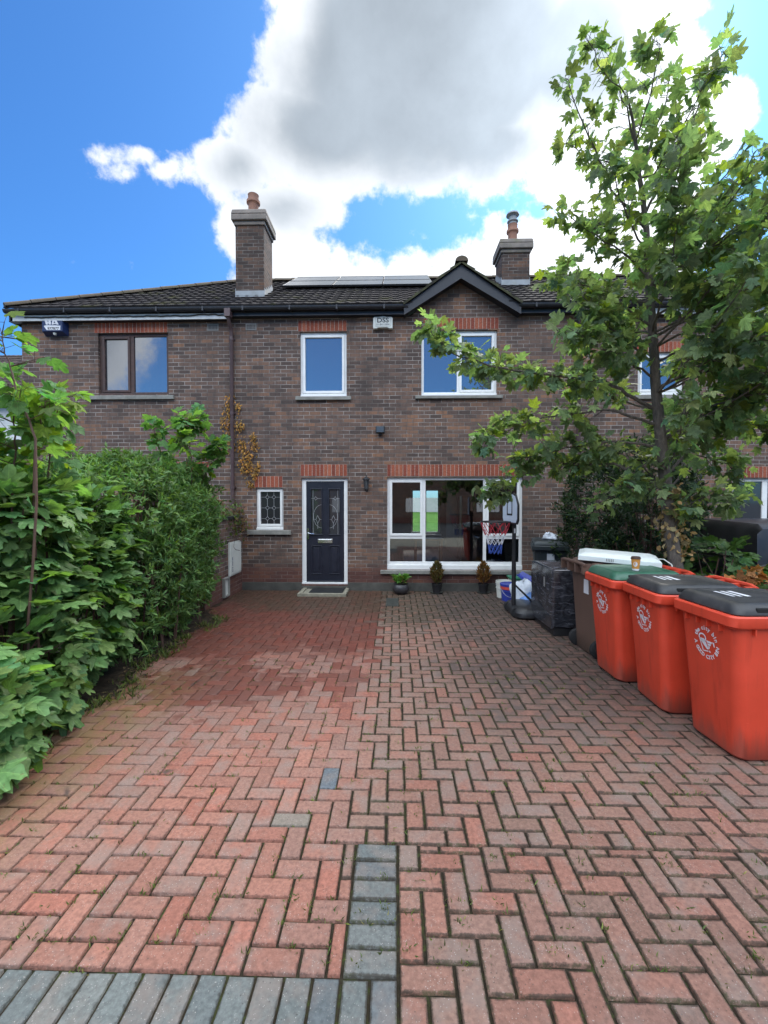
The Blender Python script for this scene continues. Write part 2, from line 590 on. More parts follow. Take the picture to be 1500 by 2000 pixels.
def film_mat():
    m, t, b = new_mat("stretch film over dark carton")
    Ex.tree = t
    oc = objcoord(t)
    mp = t.nodes.new("ShaderNodeMapping")
    mp.inputs["Scale"].default_value = (5, 5, 26)
    mp.inputs["Rotation"].default_value = (0.5, 0.4, 0)
    t.links.new(oc, mp.inputs[0])
    n = Ex(noise(t, mp.outputs[0], 1.0, 7, 0.7, 1.2).outputs["Fac"])
    n2 = Ex(noise(t, oc, 6, 5, 0.6, 2.0).outputs["Fac"])
    c = mixcol(t, n2.smooth(0.38, 0.72), (0.020, 0.021, 0.026), (0.052, 0.054, 0.064))
    c = mixcol(t, n.smooth(0.52, 0.68, 0, 0.7), c, (0.19, 0.19, 0.22))
    t.links.new(c, b.inputs["Base Color"])
    b.inputs["Roughness"].default_value = 0.16
    b.inputs["Specular IOR Level"].default_value = 0.8
    bump(t, b, n * 0.6 + n2 * 0.4, 0.22, 0.006)
    return m


def bark_mat():
    m, t, b = new_mat("sycamore bark")
    Ex.tree = t
    pos = position(t)
    mp = t.nodes.new("ShaderNodeMapping")
    mp.inputs["Scale"].default_value = (1, 1, 0.3)
    t.links.new(pos, mp.inputs[0])
    n = noise(t, mp.outputs[0], 34, 7, 0.7)
    c = ramp(t, n.outputs["Fac"], [(0.3, (0.050, 0.042, 0.035)), (0.55, (0.115, 0.095, 0.078)), (0.75, (0.19, 0.165, 0.13))])
    t.links.new(c, b.inputs["Base Color"])
    b.inputs["Roughness"].default_value = 0.9
    bump(t, b, n.outputs["Fac"], 0.7, 0.01)
    return m


M = {}
M['brick'] = brick_mat("brown wire-cut brick", 'X')
M['brick_side'] = brick_mat("brown wire-cut brick, side walls", 'Y')
M['brick_stack'] = brick_mat("sooty chimney brick", 'X', 0.62)
M['brick_stack_side'] = brick_mat("sooty chimney brick, sides", 'Y', 0.62)
M['lintel'] = tint_mat("red soldier bricks", 0.85, 0.3, 40)
M['plinth'] = plain("rendered plinth", (0.075, 0.070, 0.060), 0.9, var=0.35, scale=5, bmp=0.5, bscale=30, dirt=0.7, dirtcol=(0.028, 0.030, 0.022))
M['upvc'] = plain("white window plastic", (0.78, 0.77, 0.745), 0.35, var=0.04, bmp=0.0, dirt=0.22, dirtcol=(0.35, 0.34, 0.31))
M['timber'] = plain("weathered brown timber", (0.055, 0.026, 0.020), 0.6, var=0.4, scale=14, bmp=0.4, dirt=0.35, dirtcol=(0.14, 0.11, 0.09))
M['sill'] = plain("concrete sill", (0.22, 0.21, 0.185), 0.9, var=0.25, scale=7, bmp=0.4, dirt=0.6, dirtcol=(0.07, 0.07, 0.05))
M['fascia'] = plain("black fascia board", (0.016, 0.016, 0.020), 0.45, var=0.25, bmp=0.05, dirt=0.25, dirtcol=(0.07, 0.07, 0.075))
M['white_fascia'] = plain("faded white fascia", (0.60, 0.61, 0.60), 0.6, var=0.15, bmp=0.1, dirt=0.45, dirtcol=(0.25, 0.25, 0.24))
M['roof'] = roof_mat()
M['ridge'] = plain("mossy ridge tiles", (0.085, 0.062, 0.040), 0.9, var=0.35, scale=6, bmp=0.5, bscale=30, dirt=0.7, dirtcol=(0.085, 0.085, 0.028))
M['lead'] = plain("lead flashing", (0.27, 0.28, 0.29), 0.6, var=0.2, scale=6, bmp=0.2, dirt=0.5, dirtcol=(0.22, 0.20, 0.10))
M['cap'] = plain("chimney capping", (0.20, 0.165, 0.14), 0.9, var=0.3, scale=5, bmp=0.5, dirt=0.8, dirtcol=(0.115, 0.115, 0.045))
M['terracotta'] = plain("clay chimney pot", (0.30, 0.145, 0.095), 0.8, var=0.2, bmp=0.2, dirt=0.4, dirtcol=(0.12, 0.075, 0.055))
M['pipe'] = plain("brown plastic pipe", (0.080, 0.047, 0.047), 0.45, var=0.15, bmp=0.05, dirt=0.4, dirtcol=(0.13, 0.10, 0.095))
M['vent'] = plain("grey air brick", (0.22, 0.21, 0.20), 0.7, var=0.15)
M['black'] = plain("black plastic", (0.017, 0.017, 0.019), 0.42, var=0.2, bmp=0.1, dirt=0.25, dirtcol=(0.07, 0.065, 0.06))
M['void'] = plain("dark opening", (0.006, 0.006, 0.006), 0.9, var=0.1, bmp=0)
M['glass_sky'] = glass_mat("reflecting upper glass", 0.30, (0.012, 0.015, 0.022), wav=0.35)
M['glass_left'] = glass_mat("reflecting glass of the left house", 0.27, (0.014, 0.017, 0.022), wav=0.35)
M['glass_dark'] = glass_mat("dark hall glass", 0.06, (0.014, 0.014, 0.017), wav=0.2)
M['glass_see'] = glass_mat("living room glass", 0.13, (0.62, 0.66, 0.70), see=True, wav=0.15)
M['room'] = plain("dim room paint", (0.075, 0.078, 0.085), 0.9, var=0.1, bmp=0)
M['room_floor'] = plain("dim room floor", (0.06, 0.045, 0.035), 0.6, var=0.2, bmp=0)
M['door'] = plain("navy door paint", (0.0100, 0.0115, 0.0215), 0.42, var=0.12, bmp=0.12, bscale=25)
M['chrome'] = plain("chrome", (0.72, 0.74, 0.77), 0.18, metal=1.0, var=0.05, bmp=0)
M['lead_came'] = plain("lead came", (0.36, 0.36, 0.37), 0.5, metal=0.0, var=0.1, bmp=0)
M['navy_plastic'] = plain("navy alarm plastic", (0.012, 0.025, 0.085), 0.35, var=0.1, bmp=0)
M['white_plastic'] = plain("aged white plastic", (0.62, 0.62, 0.56), 0.45, var=0.06, bmp=0.05, dirt=0.2, dirtcol=(0.35, 0.33, 0.26))
M['dark_print'] = plain("dark print", (0.025, 0.025, 0.03), 0.6, var=0.05, bmp=0)
M['white_print'] = plain("white print", (0.66, 0.65, 0.66), 0.55, var=0.08, bmp=0)
M['lantern_glass'] = plain("smoky lantern glass", (0.07, 0.075, 0.08), 0.1, var=0.1, bmp=0)
M['panel'] = plain("solar glass", (0.010, 0.012, 0.020), 0.10, var=0.1, bmp=0, spec=1.0)
M['alu'] = plain("grey aluminium", (0.42, 0.43, 0.44), 0.4, metal=0.8, var=0.06, bmp=0)
M['orange'] = bin_plastic("orange bin plastic", (0.60, 0.055, 0.024), (0.30, 0.050, 0.030))
M['orange_lid_black'] = plain("charcoal lid plastic", (0.026, 0.025, 0.026), 0.5, var=0.15, bmp=0.15, bscale=120, dirt=0.35, dirtcol=(0.13, 0.12, 0.115))
M['green_lid'] = plain("green lid plastic", (0.030, 0.105, 0.062), 0.38, var=0.15, bmp=0.15, bscale=120, dirt=0.4, dirtcol=(0.16, 0.20, 0.17))
M['brown_bin'] = bin_plastic("brown bin plastic", (0.125, 0.074, 0.055), (0.10, 0.07, 0.06))
M['dark_bin'] = plain("dark green-grey bin plastic", (0.028, 0.036, 0.038), 0.45, var=0.15, bmp=0.1, dirt=0.2)
M['rubber'] = plain("black rubber", (0.014, 0.014, 0.015), 0.8, var=0.2, bmp=0.2)
M['foam'] = plain("off-white moulded panel", (0.66, 0.69, 0.66), 0.6, var=0.06, bmp=0.1, dirt=0.2, dirtcol=(0.40, 0.42, 0.38))
M['cup'] = plain("kraft paper cup", (0.58, 0.250, 0.048), 0.7, var=0.06, bmp=0.05)
M['cup_lid'] = plain("brown cup lid", (0.070, 0.036, 0.022), 0.5, var=0.08, bmp=0)
M['film'] = film_mat()
M['blue_plastic'] = plain("blue plastic", (0.030, 0.050, 0.30), 0.4, var=0.12, bmp=0.05, dirt=0.2)
M['bag'] = plain("white polythene bag", (0.62, 0.66, 0.72), 0.35, var=0.2, scale=14, bmp=0.5, bscale=22)
M['blue_bag'] = plain("pale blue polythene", (0.16, 0.30, 0.62), 0.35, var=0.35, scale=14, bmp=0.5, bscale=22)
M['green_plastic'] = plain("green plastic", (0.022, 0.17, 0.085), 0.45, var=0.1, bmp=0.05)
M['red_plastic'] = plain("red label", (0.55, 0.07, 0.05), 0.5, var=0.1, bmp=0)
M['net_red'] = plain("red net cord", (0.42, 0.035, 0.050), 0.8, var=0.15, bmp=0)
M['net_white'] = plain("white net cord", (0.66, 0.66, 0.68), 0.8, var=0.1, bmp=0)
M['net_blue'] = plain("blue net cord", (0.055, 0.11, 0.42), 0.8, var=0.15, bmp=0)
M['board'] = plain("pale backboard", (0.48, 0.54, 0.62), 0.4, var=0.05, bmp=0)
M['pot'] = plain("dark glazed pot", (0.035, 0.033, 0.036), 0.4, var=0.25, bmp=0.15, dirt=0.3, dirtcol=(0.09, 0.08, 0.075))
M['slab'] = plain("pale stone edging", (0.26, 0.235, 0.175), 0.9, var=0.3, scale=10, bmp=0.5, dirt=0.6, dirtcol=(0.07, 0.07, 0.05))
M['mat'] = plain("black rubber doormat", (0.010, 0.010, 0.011), 0.95, var=0.3, bmp=0.6, bscale=120)
M['iron'] = plain("drain iron", (0.040, 0.042, 0.035), 0.8, var=0.25, bmp=0.4)
M['paver'] = paver_mat()
M['joint'] = soil_mat("jointing sand and moss", [(0.30, (0.020, 0.016, 0.011)), (0.5, (0.034, 0.027, 0.018)), (0.62, (0.046, 0.058, 0.018)), (0.8, (0.070, 0.070, 0.030))], 20)
M['soil'] = soil_mat("bed soil", [(0.3, (0.018, 0.013, 0.009)), (0.55, (0.048, 0.036, 0.025)), (0.8, (0.105, 0.082, 0.055))], 18)
M['asphalt'] = soil_mat("asphalt", [(0.3, (0.038, 0.038, 0.040)), (0.7, (0.068, 0.067, 0.065))], 40)
M['lawn'] = soil_mat("rough lawn", [(0.3, (0.035, 0.11, 0.014)), (0.55, (0.07, 0.19, 0.025)), (0.7, (0.13, 0.26, 0.05))], 2.6)
M['leaf'] = leaf_mat("sycamore leaves", 0.55, 0.52, 1.35, 0.22)
M['leaf_low'] = leaf_mat("hedge leaves", 0.52, 0.34, 1.15, 0.28)
M['leaf_dry'] = leaf_mat("dry leaves", 0.8, 0.25, 0.9, 0.15)
M['bark'] = bark_mat()
M['stem'] = plain("red-brown stem", (0.085, 0.045, 0.030), 0.75, var=0.3, bmp=0.2)
M['white_render'] = plain("white rendered wall", (0.62, 0.62, 0.60), 0.9, var=0.1, bmp=0.3, dirt=0.3, dirtcol=(0.35, 0.34, 0.31))
M['wood'] = plain("varnished wood", (0.14, 0.075, 0.042), 0.5, var=0.3, scale=5, bmp=0.1)
M['car_paint'] = plain("black car paint", (0.012, 0.012, 0.014), 0.34, var=0.1, bmp=0, spec=0.7)
M['car_glass'] = glass_mat("dark car glass", 0.0, (0.010, 0.011, 0.013))
M['red_lens'] = plain("red lamp lens", (0.20, 0.012, 0.012), 0.2, var=0.1, bmp=0)


# ------------------------------------------------------------------ mesh helpers
class MB:
    def __init__(s):
        s.v, s.f, s.c = [], [], []

    def face(s, pts, col=None):
        i = len(s.v)
        s.v += [tuple(p) for p in pts]
        s.f.append(tuple(range(i, i + len(pts))))
        s.c.append(col)

    def grid_ring(s, rings, close=True, cap0=False, cap1=False, col=None):
        """loft rings of equal length"""
        base = len(s.v)
        n = len(rings[0])
        for r in rings:
            s.v += [tuple(p) for p in r]
        for k in range(len(rings) - 1):
            for j in range(n if close else n - 1):
                a = base + k * n + j
                b2 = base + k * n + (j + 1) % n
                s.f.append((a, b2, b2 + n, a + n))
                s.c.append(col)
        if cap0:
            s.f.append(tuple(base + j for j in reversed(range(n))))
            s.c.append(col)
        if cap1:
            o = base + (len(rings) - 1) * n
            s.f.append(tuple(o + j for j in range(n)))
            s.c.append(col)

    def box(s, x0, x1, y0, y1, z0, z1, col=None):
        i = len(s.v)
        s.v += [(x0, y0, z0), (x1, y0, z0), (x1, y1, z0), (x0, y1, z0), (x0, y0, z1), (x1, y0, z1), (x1, y1, z1), (x0, y1, z1)]
        for f in ((0, 3, 2, 1), (4, 5, 6, 7), (0, 1, 5, 4), (1, 2, 6, 5), (2, 3, 7, 6), (3, 0, 4, 7)):
            s.f.append(tuple(i + k for k in f))
            s.c.append(col)

    def obox(s, mat, hx, hy, hz, col=None):
        i = len(s.v)
        for p in ((-1, -1, -1), (1, -1, -1), (1, 1, -1), (-1, 1, -1), (-1, -1, 1), (1, -1, 1), (1, 1, 1), (-1, 1, 1)):
            s.v.append(tuple(mat @ Vector((p[0] * hx, p[1] * hy, p[2] * hz))))
        for f in ((0, 3, 2, 1), (4, 5, 6, 7), (0, 1, 5, 4), (1, 2, 6, 5), (2, 3, 7, 6), (3, 0, 4, 7)):
            s.f.append(tuple(i + k for k in f))
            s.c.append(col)

    def bar(s, a, b, w, h, up=(0, 0, 1), col=None):
        a, b = Vector(a), Vector(b)
        d = (b - a)
        L = d.length
        if L < 1e-6:
            return
        d.normalize()
        up = Vector(up)
        sx = d.cross(up)
        if sx.length < 1e-4:
            sx = d.cross(Vector((1, 0, 0)))
        sx.normalize()
        u = sx.cross(d)
        m = Matrix((sx, d, u)).transposed().to_4x4()
        m.translation = (a + b) / 2
        s.obox(m, w / 2, L / 2, h / 2, col)

    def tube(s, pts, rad, n=8, col=None, cap=True):
        pts = [Vector(p) for p in pts]
        if not isinstance(rad, (list, tuple)):
            rad = [rad] * len(pts)
        rings = []
        prev = None
        for i, p in enumerate(pts):
            d = (pts[min(i + 1, len(pts) - 1)] - pts[max(i - 1, 0)])
            if d.length < 1e-9:
                d = Vector((0, 0, 1))
            d.normalize()
            if prev is None:
                ref = Vector((0, 0, 1)) if abs(d.z) < 0.9 else Vector((1, 0, 0))
                a = d.cross(ref).normalized()
            else:
                a = (prev - d * prev.dot(d))
                a = a.normalized() if a.length > 1e-6 else d.orthogonal().normalized()
            prev = a
            b2 = d.cross(a)
            rings.append([p + (a * math.cos(2 * PI * k / n) + b2 * math.sin(2 * PI * k / n)) * rad[i] for k in range(n)])
        s.grid_ring(rings, True, cap, cap, col)

    def lathe(s, prof, cx=0, cy=0, cz=0, n=20, col=None, cap0=True, cap1=True):
        rings = [[(cx + r * math.cos(2 * PI * k / n), cy + r * math.sin(2 * PI * k / n), cz + z) for k in range(n)] for r, z in prof]
        s.grid_ring(rings, True, cap0, cap1, col)

    def cyl(s, a, b, r, n=14, col=None):
        s.tube([a, b], r, n, col)

    def prism(s, poly, y0, y1, col=None):
        """polygon in x,z extruded along y"""
        n = len(poly)
        i = len(s.v)
        s.v += [(p[0], y0, p[1]) for p in poly] + [(p[0], y1, p[1]) for p in poly]
        s.f.append(tuple(i + k for k in range(n)))
        s.f.append(tuple(i + n + k for k in reversed(range(n))))
        s.c += [col, col]
        for k in range(n):
            s.f.append((i + k, i + n + k, i + n + (k + 1) % n, i + (k + 1) % n))
            s.c.append(col)

    def add_text(s, body, size, mat, extrude=0.001, bold=False, align='CENTER', xscale=1.0):
        cu = bpy.data.curves.new("lettering", 'FONT')
        cu.body = body
        cu.size = size
        cu.extrude = extrude
        cu.align_x = align
        cu.align_y = 'CENTER'
        cu.resolution_u = 3
        if bold:
            cu.offset = size * 0.022
        ob = bpy.data.objects.new("lettering", cu)
        COL.objects.link(ob)
        dg = bpy.context.evaluated_depsgraph_get()
        me = ob.evaluated_get(dg).to_mesh()
        i = len(s.v)
        for vv in me.vertices:
            s.v.append(tuple(mat @ Vector((vv.co.x * xscale, vv.co.y, vv.co.z))))
        for p in me.polygons:
            s.f.append(tuple(i + k for k in p.vertices))
            s.c.append(None)
        ob.evaluated_get(dg).to_mesh_clear()
        bpy.data.objects.remove(ob)
        bpy.data.curves.remove(cu)

    def build(s, name, mat, parent=None, smooth=False, bevel=0.0, seg=2, world=True, weld=False, normals=True):
        me = bpy.data.meshes.new(name)
        off = Vector((0, 0, 0))
        if parent is not None and world:
            off = world_loc(parent)
        vs = [(p[0] - off.x, p[1] - off.y, p[2] - off.z) for p in s.v]
        me.from_pydata(vs, [], s.f)
        me.materials.append(mat)
        if any(c is not None for c in s.c):
            at_ = me.attributes.new("tint", 'FLOAT_COLOR', 'FACE')
            at_.data.foreach_set("color", np.array([(*(c or (0.5, 0.5, 0.5))[:3], 1.0) for c in s.c], dtype=np.float32).ravel())
        bm = bmesh.new()
        bm.from_mesh(me)
        if weld:
            bmesh.ops.remove_doubles(bm, verts=bm.verts, dist=1e-5)
        if normals:
            bmesh.ops.recalc_face_normals(bm, faces=bm.faces)
        bm.to_mesh(me)
        bm.free()
        if smooth:
            me.polygons.foreach_set("use_smooth", [True] * len(me.polygons))
            try:
                me.set_sharp_from_angle(angle=math.radians(38))
            except Exception:
                pass
        me.update()
        o = bpy.data.objects.new(name, me)
        COL.objects.link(o)
        if parent is not None:
            o.parent = parent
        if bevel > 0:
            b = o.modifiers.new("bevel", 'BEVEL')
            b.width = bevel
            b.segments = seg
            b.limit_method = 'ANGLE'
            b.angle_limit = math.radians(40)
        return o


def world_loc(o):
    v = Vector(o.location)
    while o.parent is not None:
        o = o.parent
        v = v + Vector(o.location)
    return v


def tag(o, label=None, category=None, group=None, kind=None):
    if label:
        o["label"] = label
    if category:
        o["category"] = category
    if group:
        o["group"] = group
    if kind:
        o["kind"] = kind
    return o


def thing(name, label, category, loc=(0, 0, 0), rz=0.0, group=None):
    o = bpy.data.objects.new(name, None)
    o.empty_display_size = 0.2
    COL.objects.link(o)
    o.location = loc
    o.rotation_euler = (0, 0, rz)
    return tag(o, label, category, group)


def copy_tree(o, parent=None):
    kids = list(o.children)
    c = o.copy()
    COL.objects.link(c)
    if parent is not None:
        c.parent = parent
    for k in kids:
        copy_tree(k, c)
    return c


def np_mesh(name, mat, V, Fc, tint, parent=None, smooth=False):
    """big meshes straight from numpy; Fc is (n,3) or (n,4)"""
    me = bpy.data.meshes.new(name)
    V = np.asarray(V, dtype=np.float64)
    if parent is not None:
        V = V - np.array(world_loc(parent))
    Fc = np.asarray(Fc, dtype=np.int32)
    nv, (nf, k) = len(V), Fc.shape
    me.vertices.add(nv)
    me.vertices.foreach_set("co", V.astype(np.float32).ravel())
    me.loops.add(nf * k)
    me.loops.foreach_set("vertex_index", Fc.ravel())
    me.polygons.add(nf)
    me.polygons.foreach_set("loop_start", np.arange(0, nf * k, k, dtype=np.int32))
    if smooth:
        me.polygons.foreach_set("use_smooth", np.ones(nf, dtype=bool))
    if tint is not None:
        a = me.attributes.new("tint", 'FLOAT_COLOR', 'FACE')
        a.data.foreach_set("color", np.concatenate([np.asarray(tint, dtype=np.float32), np.ones((nf, 1), np.float32)], 1).ravel())
    me.update(calc_edges=True)
    me.validate()
    me.materials.append(mat)
    o = bpy.data.objects.new(name, me)
    COL.objects.link(o)
    if parent is not None:
        o.parent = parent
    return o


# ------------------------------------------------------------------ ground
def structure(mb, name, mat, **k):
    o = mb.build(name, mat, None, **k)
    o["kind"] = 'structure'
    return o


g = MB()
g.face([(-900, -900, -0.06), (900, -900, -0.06), (900, 900, -0.06), (-900, 900, -0.06)])
structure(g, 'ground', M['asphalt'], normals=False)
g = MB()
g.face([(-9, 15.4, -0.02), (13, 15.4, -0.02), (13, 18, 0.05), (-9, 18, 0.05)])
g.face([(-9, 18, 0.05), (13, 18, 0.05), (13, 25.9, 1.15), (-9, 25.9, 1.15)])
structure(g, 'lawn', M['lawn'], normals=False)

D = 8.55                        # distance of the house fronts
XE = -2.62                      # left edge of the paving


def left_edge(y):
    return -2.62 - 0.42 * max(0.0, min(1.0, (y - 6.2) / 0.8)) + 0.07 * math.sin(y * 2.1) + 0.05 * math.sin(y * 5.3)


def make_paving():
    P = 0.1045                  # half-length module
    rects = []                  # x0,x1,y0,y1,tint,joint

    def clip(x0, x1, y0, y1, r):
        a, b = max(x0, r[0]), min(x1, r[1])
        c, d = max(y0, r[2]), min(y1, r[3])
        if b - a < 0.028 or d - c < 0.028:
            return None
        return a, b, c, d

    def herring(region, ox, oy, flip=False, joint=None):
        nx = int((region[1] - region[0]) / P) + 4
        ny = int((region[3] - region[2]) / P) + 4
        for i in range(-3, nx):
            for j in range(-3, ny):
                k = (i - j) % 4
                if flip:
                    k = (i + j) % 4
                    if k == 0:
                        r = (i, i + 2, j, j + 1)
                    elif k == 2:
                        r = (i, i + 1, j, j + 2)
                    else:
                        continue
                else:
                    if k == 0:
                        r = (i, i + 2, j, j + 1)
                    elif k == 3:
                        r = (i, i + 1, j, j + 2)
                    else:
                        continue
                c = clip(region[0] + ox + r[0] * P, region[0] + ox + r[1] * P, region[2] + oy + r[2] * P, region[2] + oy + r[3] * P, region)
                if c:
                    rects.append((*c, None))

    Y0, Y1, YS = 1.553, 8.50, 2.180
    SX0, SX1 = -0.197, 0.012
    up, low = (-3.3, 6.2, YS, Y1), (-3.3, SX0, Y0, Y1)
    for i in range(-3, 96):
        for j in range(-9, 64):
            k = (i - j) % 4
            if k == 0:
                r = (i, i + 2, j, j + 1)
            elif k == 3:
                r = (i, i + 1, j, j + 2)
            else:
                continue
            q = (-3.287 + r[0] * P, -3.287 + r[1] * P, YS + r[2] * P, YS + r[3] * P)
            c = clip(*q, low if q[1] <= SX0 + 0.03 or (q[2] + q[3]) / 2 < YS else up)
            if c:
                rects.append((*c, None))
    herring((SX1, 6.2, 0.2, YS), 0.0, 0.05)
    for k in range(6):
        rects.append((SX0, SX1, Y0 + k * (YS - Y0) / 6, Y0 + (k + 1) * (YS - Y0) / 6, 'blue'))
    x = SX1
    while x > -3.4:
        rects.append((x - 0.1045, x, Y0 - 0.212, Y0, 'blue'))
        rects.append((x - 0.1045, x, Y0 - 0.424, Y0 - 0.212, 'blue'))
        x -= 0.1045
    # odd slate-grey blocks let into the red ones
    odd = [ground(632, 1521), ground(431, 1580)]
    V, Fc, T, B, E = [], [], [], [], []
    rnd = random.Random(5)
    reds = [(0.258, 0.100, 0.074), (0.240, 0.103, 0.078), (0.222, 0.103, 0.080), (0.262, 0.116, 0.088), (0.230, 0.115, 0.092), (0.215, 0.115, 0.094)]
    for (x0, x1, y0, y1, kind) in rects:
        cx, cy = (x0 + x1) / 2, (y0 + y1) / 2
        if kind is None and cx < left_edge(cy) - 0.06 + rnd.uniform(-0.05, 0.05):
            continue
        left = cx < -0.24 and cy > 2.5
        wj = 0.0028 if left else 0.0052
        if cy < 2.6:
            wj = 0.0060
        if kind is None:
            c = rnd.choice(reds)
            if cx > -0.24:
                gk = rnd.uniform(0.20, 0.55)
                c = tuple(a * (1 - gk) + b * gk for a, b in zip(c, (0.165, 0.122, 0.100)))
            else:
                gk = rnd.uniform(0.0, 0.22)
                c = tuple(a * (1 - gk) + b * gk for a, b in zip(c, (0.22, 0.15, 0.13)))
            if rnd.random() < 0.002:
                c = (0.165, 0.145, 0.125)
            if min((Vector((cx, cy, 0)) - o_).length for o_ in odd[:1]) < 0.075 and y1 - y0 > 0.15:
                c = (0.090, 0.110, 0.135)
        else:
            c = rnd.choice([(0.100, 0.116, 0.122), (0.112, 0.128, 0.132), (0.090, 0.106, 0.118), (0.120, 0.132, 0.134)])
        k = rnd.uniform(0.91, 1.08)
        c = (c[0] * k * 0.95, c[1] * k * 0.91, c[2] * k * 0.84)
        a0, a1, b0, b1 = x0 + wj + rnd.uniform(0, .0015), x1 - wj - rnd.uniform(0, .0015), y0 + wj + rnd.uniform(0, .0015), y1 - wj - rnd.uniform(0, .0015)
        rot = rnd.gauss(0, 0.006)
        zt = rnd.gauss(0, 0.0012)
        sx, sy = rnd.gauss(0, 0.006), rnd.gauss(0, 0.006)
        bv = 0.0032
        n0 = len(V)

        def put(x, y, dz):
            dx, dy = x - cx, y - cy
            dx += rnd.uniform(-.0012, .0012)
            dy += rnd.uniform(-.0012, .0012)
            V.append((cx + dx - dy * rot, cy + dy + dx * rot, zt + dz + dx * sx + dy * sy))
        if rnd.random() < 0.04:
            zt -= 0.003
        for (q, dz) in ((0, -0.05), (0, -0.0030), (bv, -0.0004), (0.013, 0.0)):
            put(a0 + q, b0 + q, dz)
            put(a1 - q, b0 + q, dz)
            put(a1 - q, b1 - q, dz)
            put(a0 + q, b1 - q, dz)
        B.extend([(cx, cy, rnd.random())] * 13)
        E.extend([0.0] * 12 + [1.0] * 4)
        for lv in (0, 4, 8):
            for e in range(4):
                Fc.append((n0 + lv + e, n0 + lv + (e + 1) % 4, n0 + lv + 4 + (e + 1) % 4, n0 + lv + 4 + e))
                T.append(c)
        Fc.append((n0 + 12, n0 + 13, n0 + 14, n0 + 15))
        T.append(c)
    o = np_mesh('driveway_paving', M['paver'], V, Fc, T)
    at_ = o.data.attributes.new("block", 'FLOAT_VECTOR', 'FACE')
    at_.data.foreach_set("vector", np.array(B, dtype=np.float32).ravel())
    at_ = o.data.attributes.new("inner", 'FLOAT', 'POINT')
    at_.data.foreach_set("value", np.array(E, dtype=np.float32))
    o["kind"] = 'structure'
    # jointing bed just below the block tops
    xs = np.linspace(-3.5, 6.4, 150)
    ys = np.linspace(1.0, 8.56, 120)
    gx, gy = np.meshgrid(xs, ys)
    gz = -0.016 + 0.003 * np.sin(gx * 31 + np.sin(gy * 17)) * np.cos(gy * 27)
    VV = np.stack([gx, gy, gz], -1).reshape(-1, 3)
    nx = len(xs)
    ii = np.arange(len(ys) - 1)[:, None] * nx + np.arange(nx - 1)[None]
    FF = np.stack([ii, ii + 1, ii + nx + 1, ii + nx], -1).reshape(-1, 4)
    o = np_mesh('paving_joints', M['joint'], VV, FF, None)
    o["kind"] = 'structure'
    # behind the photographer: pavement
    p = MB()
    p.face([(-14, -4.0, -0.008), (14, -4.0, -0.008), (14, 1.0, -0.008), (-14, 1.0, -0.008)])
    structure(p, 'pavement', M['slab'], normals=False)


make_paving()


def make_soil():
    n, k = 80, 14
    V, Fc = [], []
    for i in range(n):
        y = 1.3 + (8.5 - 1.3) * i / (n - 1)
        e = left_edge(y) + 0.03 * math.sin(y * 23) + 0.02 * math.sin(y * 41)
        for j in range(k):
            t = j / (k - 1)
            x = e + 0.03 - t * 3.0
            z = -0.006 + 0.055 * min(1, t * 7) + 0.02 * math.sin(x * 19 + y * 13) * min(1, t * 7)
            V.append((x, y, z))
    for i in range(n - 1):
        for j in range(k - 1):
            a = i * k + j
            Fc.append((a, a + k, a + k + 1, a + 1))
    o = np_mesh('soil_bed', M['soil'], V, Fc, None, smooth=True)
    o["kind"] = 'structure'
    # planting strip on the right, below the tree
    V, Fc = [], []
    for i in range(n):
        y = 2.2 + (8.5 - 2.2) * i / (n - 1)
        for j in range(k):
            t = j / (k - 1)
            x = 2.95 + 0.05 * math.sin(y * 3) + t * 1.15
            V.append((x, y, 0.01 + 0.05 * math.sin(t * PI) + 0.015 * math.sin(x * 21 + y * 17)))
    for i in range(n - 1):
        for j in range(k - 1):
            a = i * k + j
            Fc.append((a, a + 1, a + k + 1, a + k))
    o = np_mesh('planting_soil', M['soil'], V, Fc, None, smooth=True)
    o["kind"] = 'structure'


make_soil()


# ------------------------------------------------------------------ houses
def fx(px):
    return at(px, 980, D).x


def fz(py, px=760):
    return at(px, py, D).z


def rect(x0, x1, y0, y1):
    """photograph box on the house front -> X0,X1,Z0,Z1"""
    xm, ym = (x0 + x1) / 2, (y0 + y1) / 2
    return (at(x0, ym, D).x, at(x1, ym, D).x, at(xm, y1, D).z, at(xm, y0, D).z)


WALL_TOP = 5.36
EAVE_Y, EAVE_Z = 8.37, 5.50
RIDGE_Y = 11.8
RIDGE_Z = at(1100, 545, RIDGE_Y).z
SLOPE = (RIDGE_Z - EAVE_Z) / (RIDGE_Y - EAVE_Y)
XL = at(10, 600, EAVE_Y).x      # left end of the eaves
XWL = at(43, 690, D).x          # left corner of the wall
XB1 = fx(454)                   # party lines
XB2 = at(1123, 760, D).x
XR = 12.5


def on_roof(px, py):
    d = ray(px, py)
    # z = EAVE_Z + SLOPE*(y-EAVE_Y)
    t = (EAVE_Z - SLOPE * EAVE_Y - CAM_H) / (d.z - SLOPE * d.y)
    return Vector((0, 0, CAM_H)) + d * t


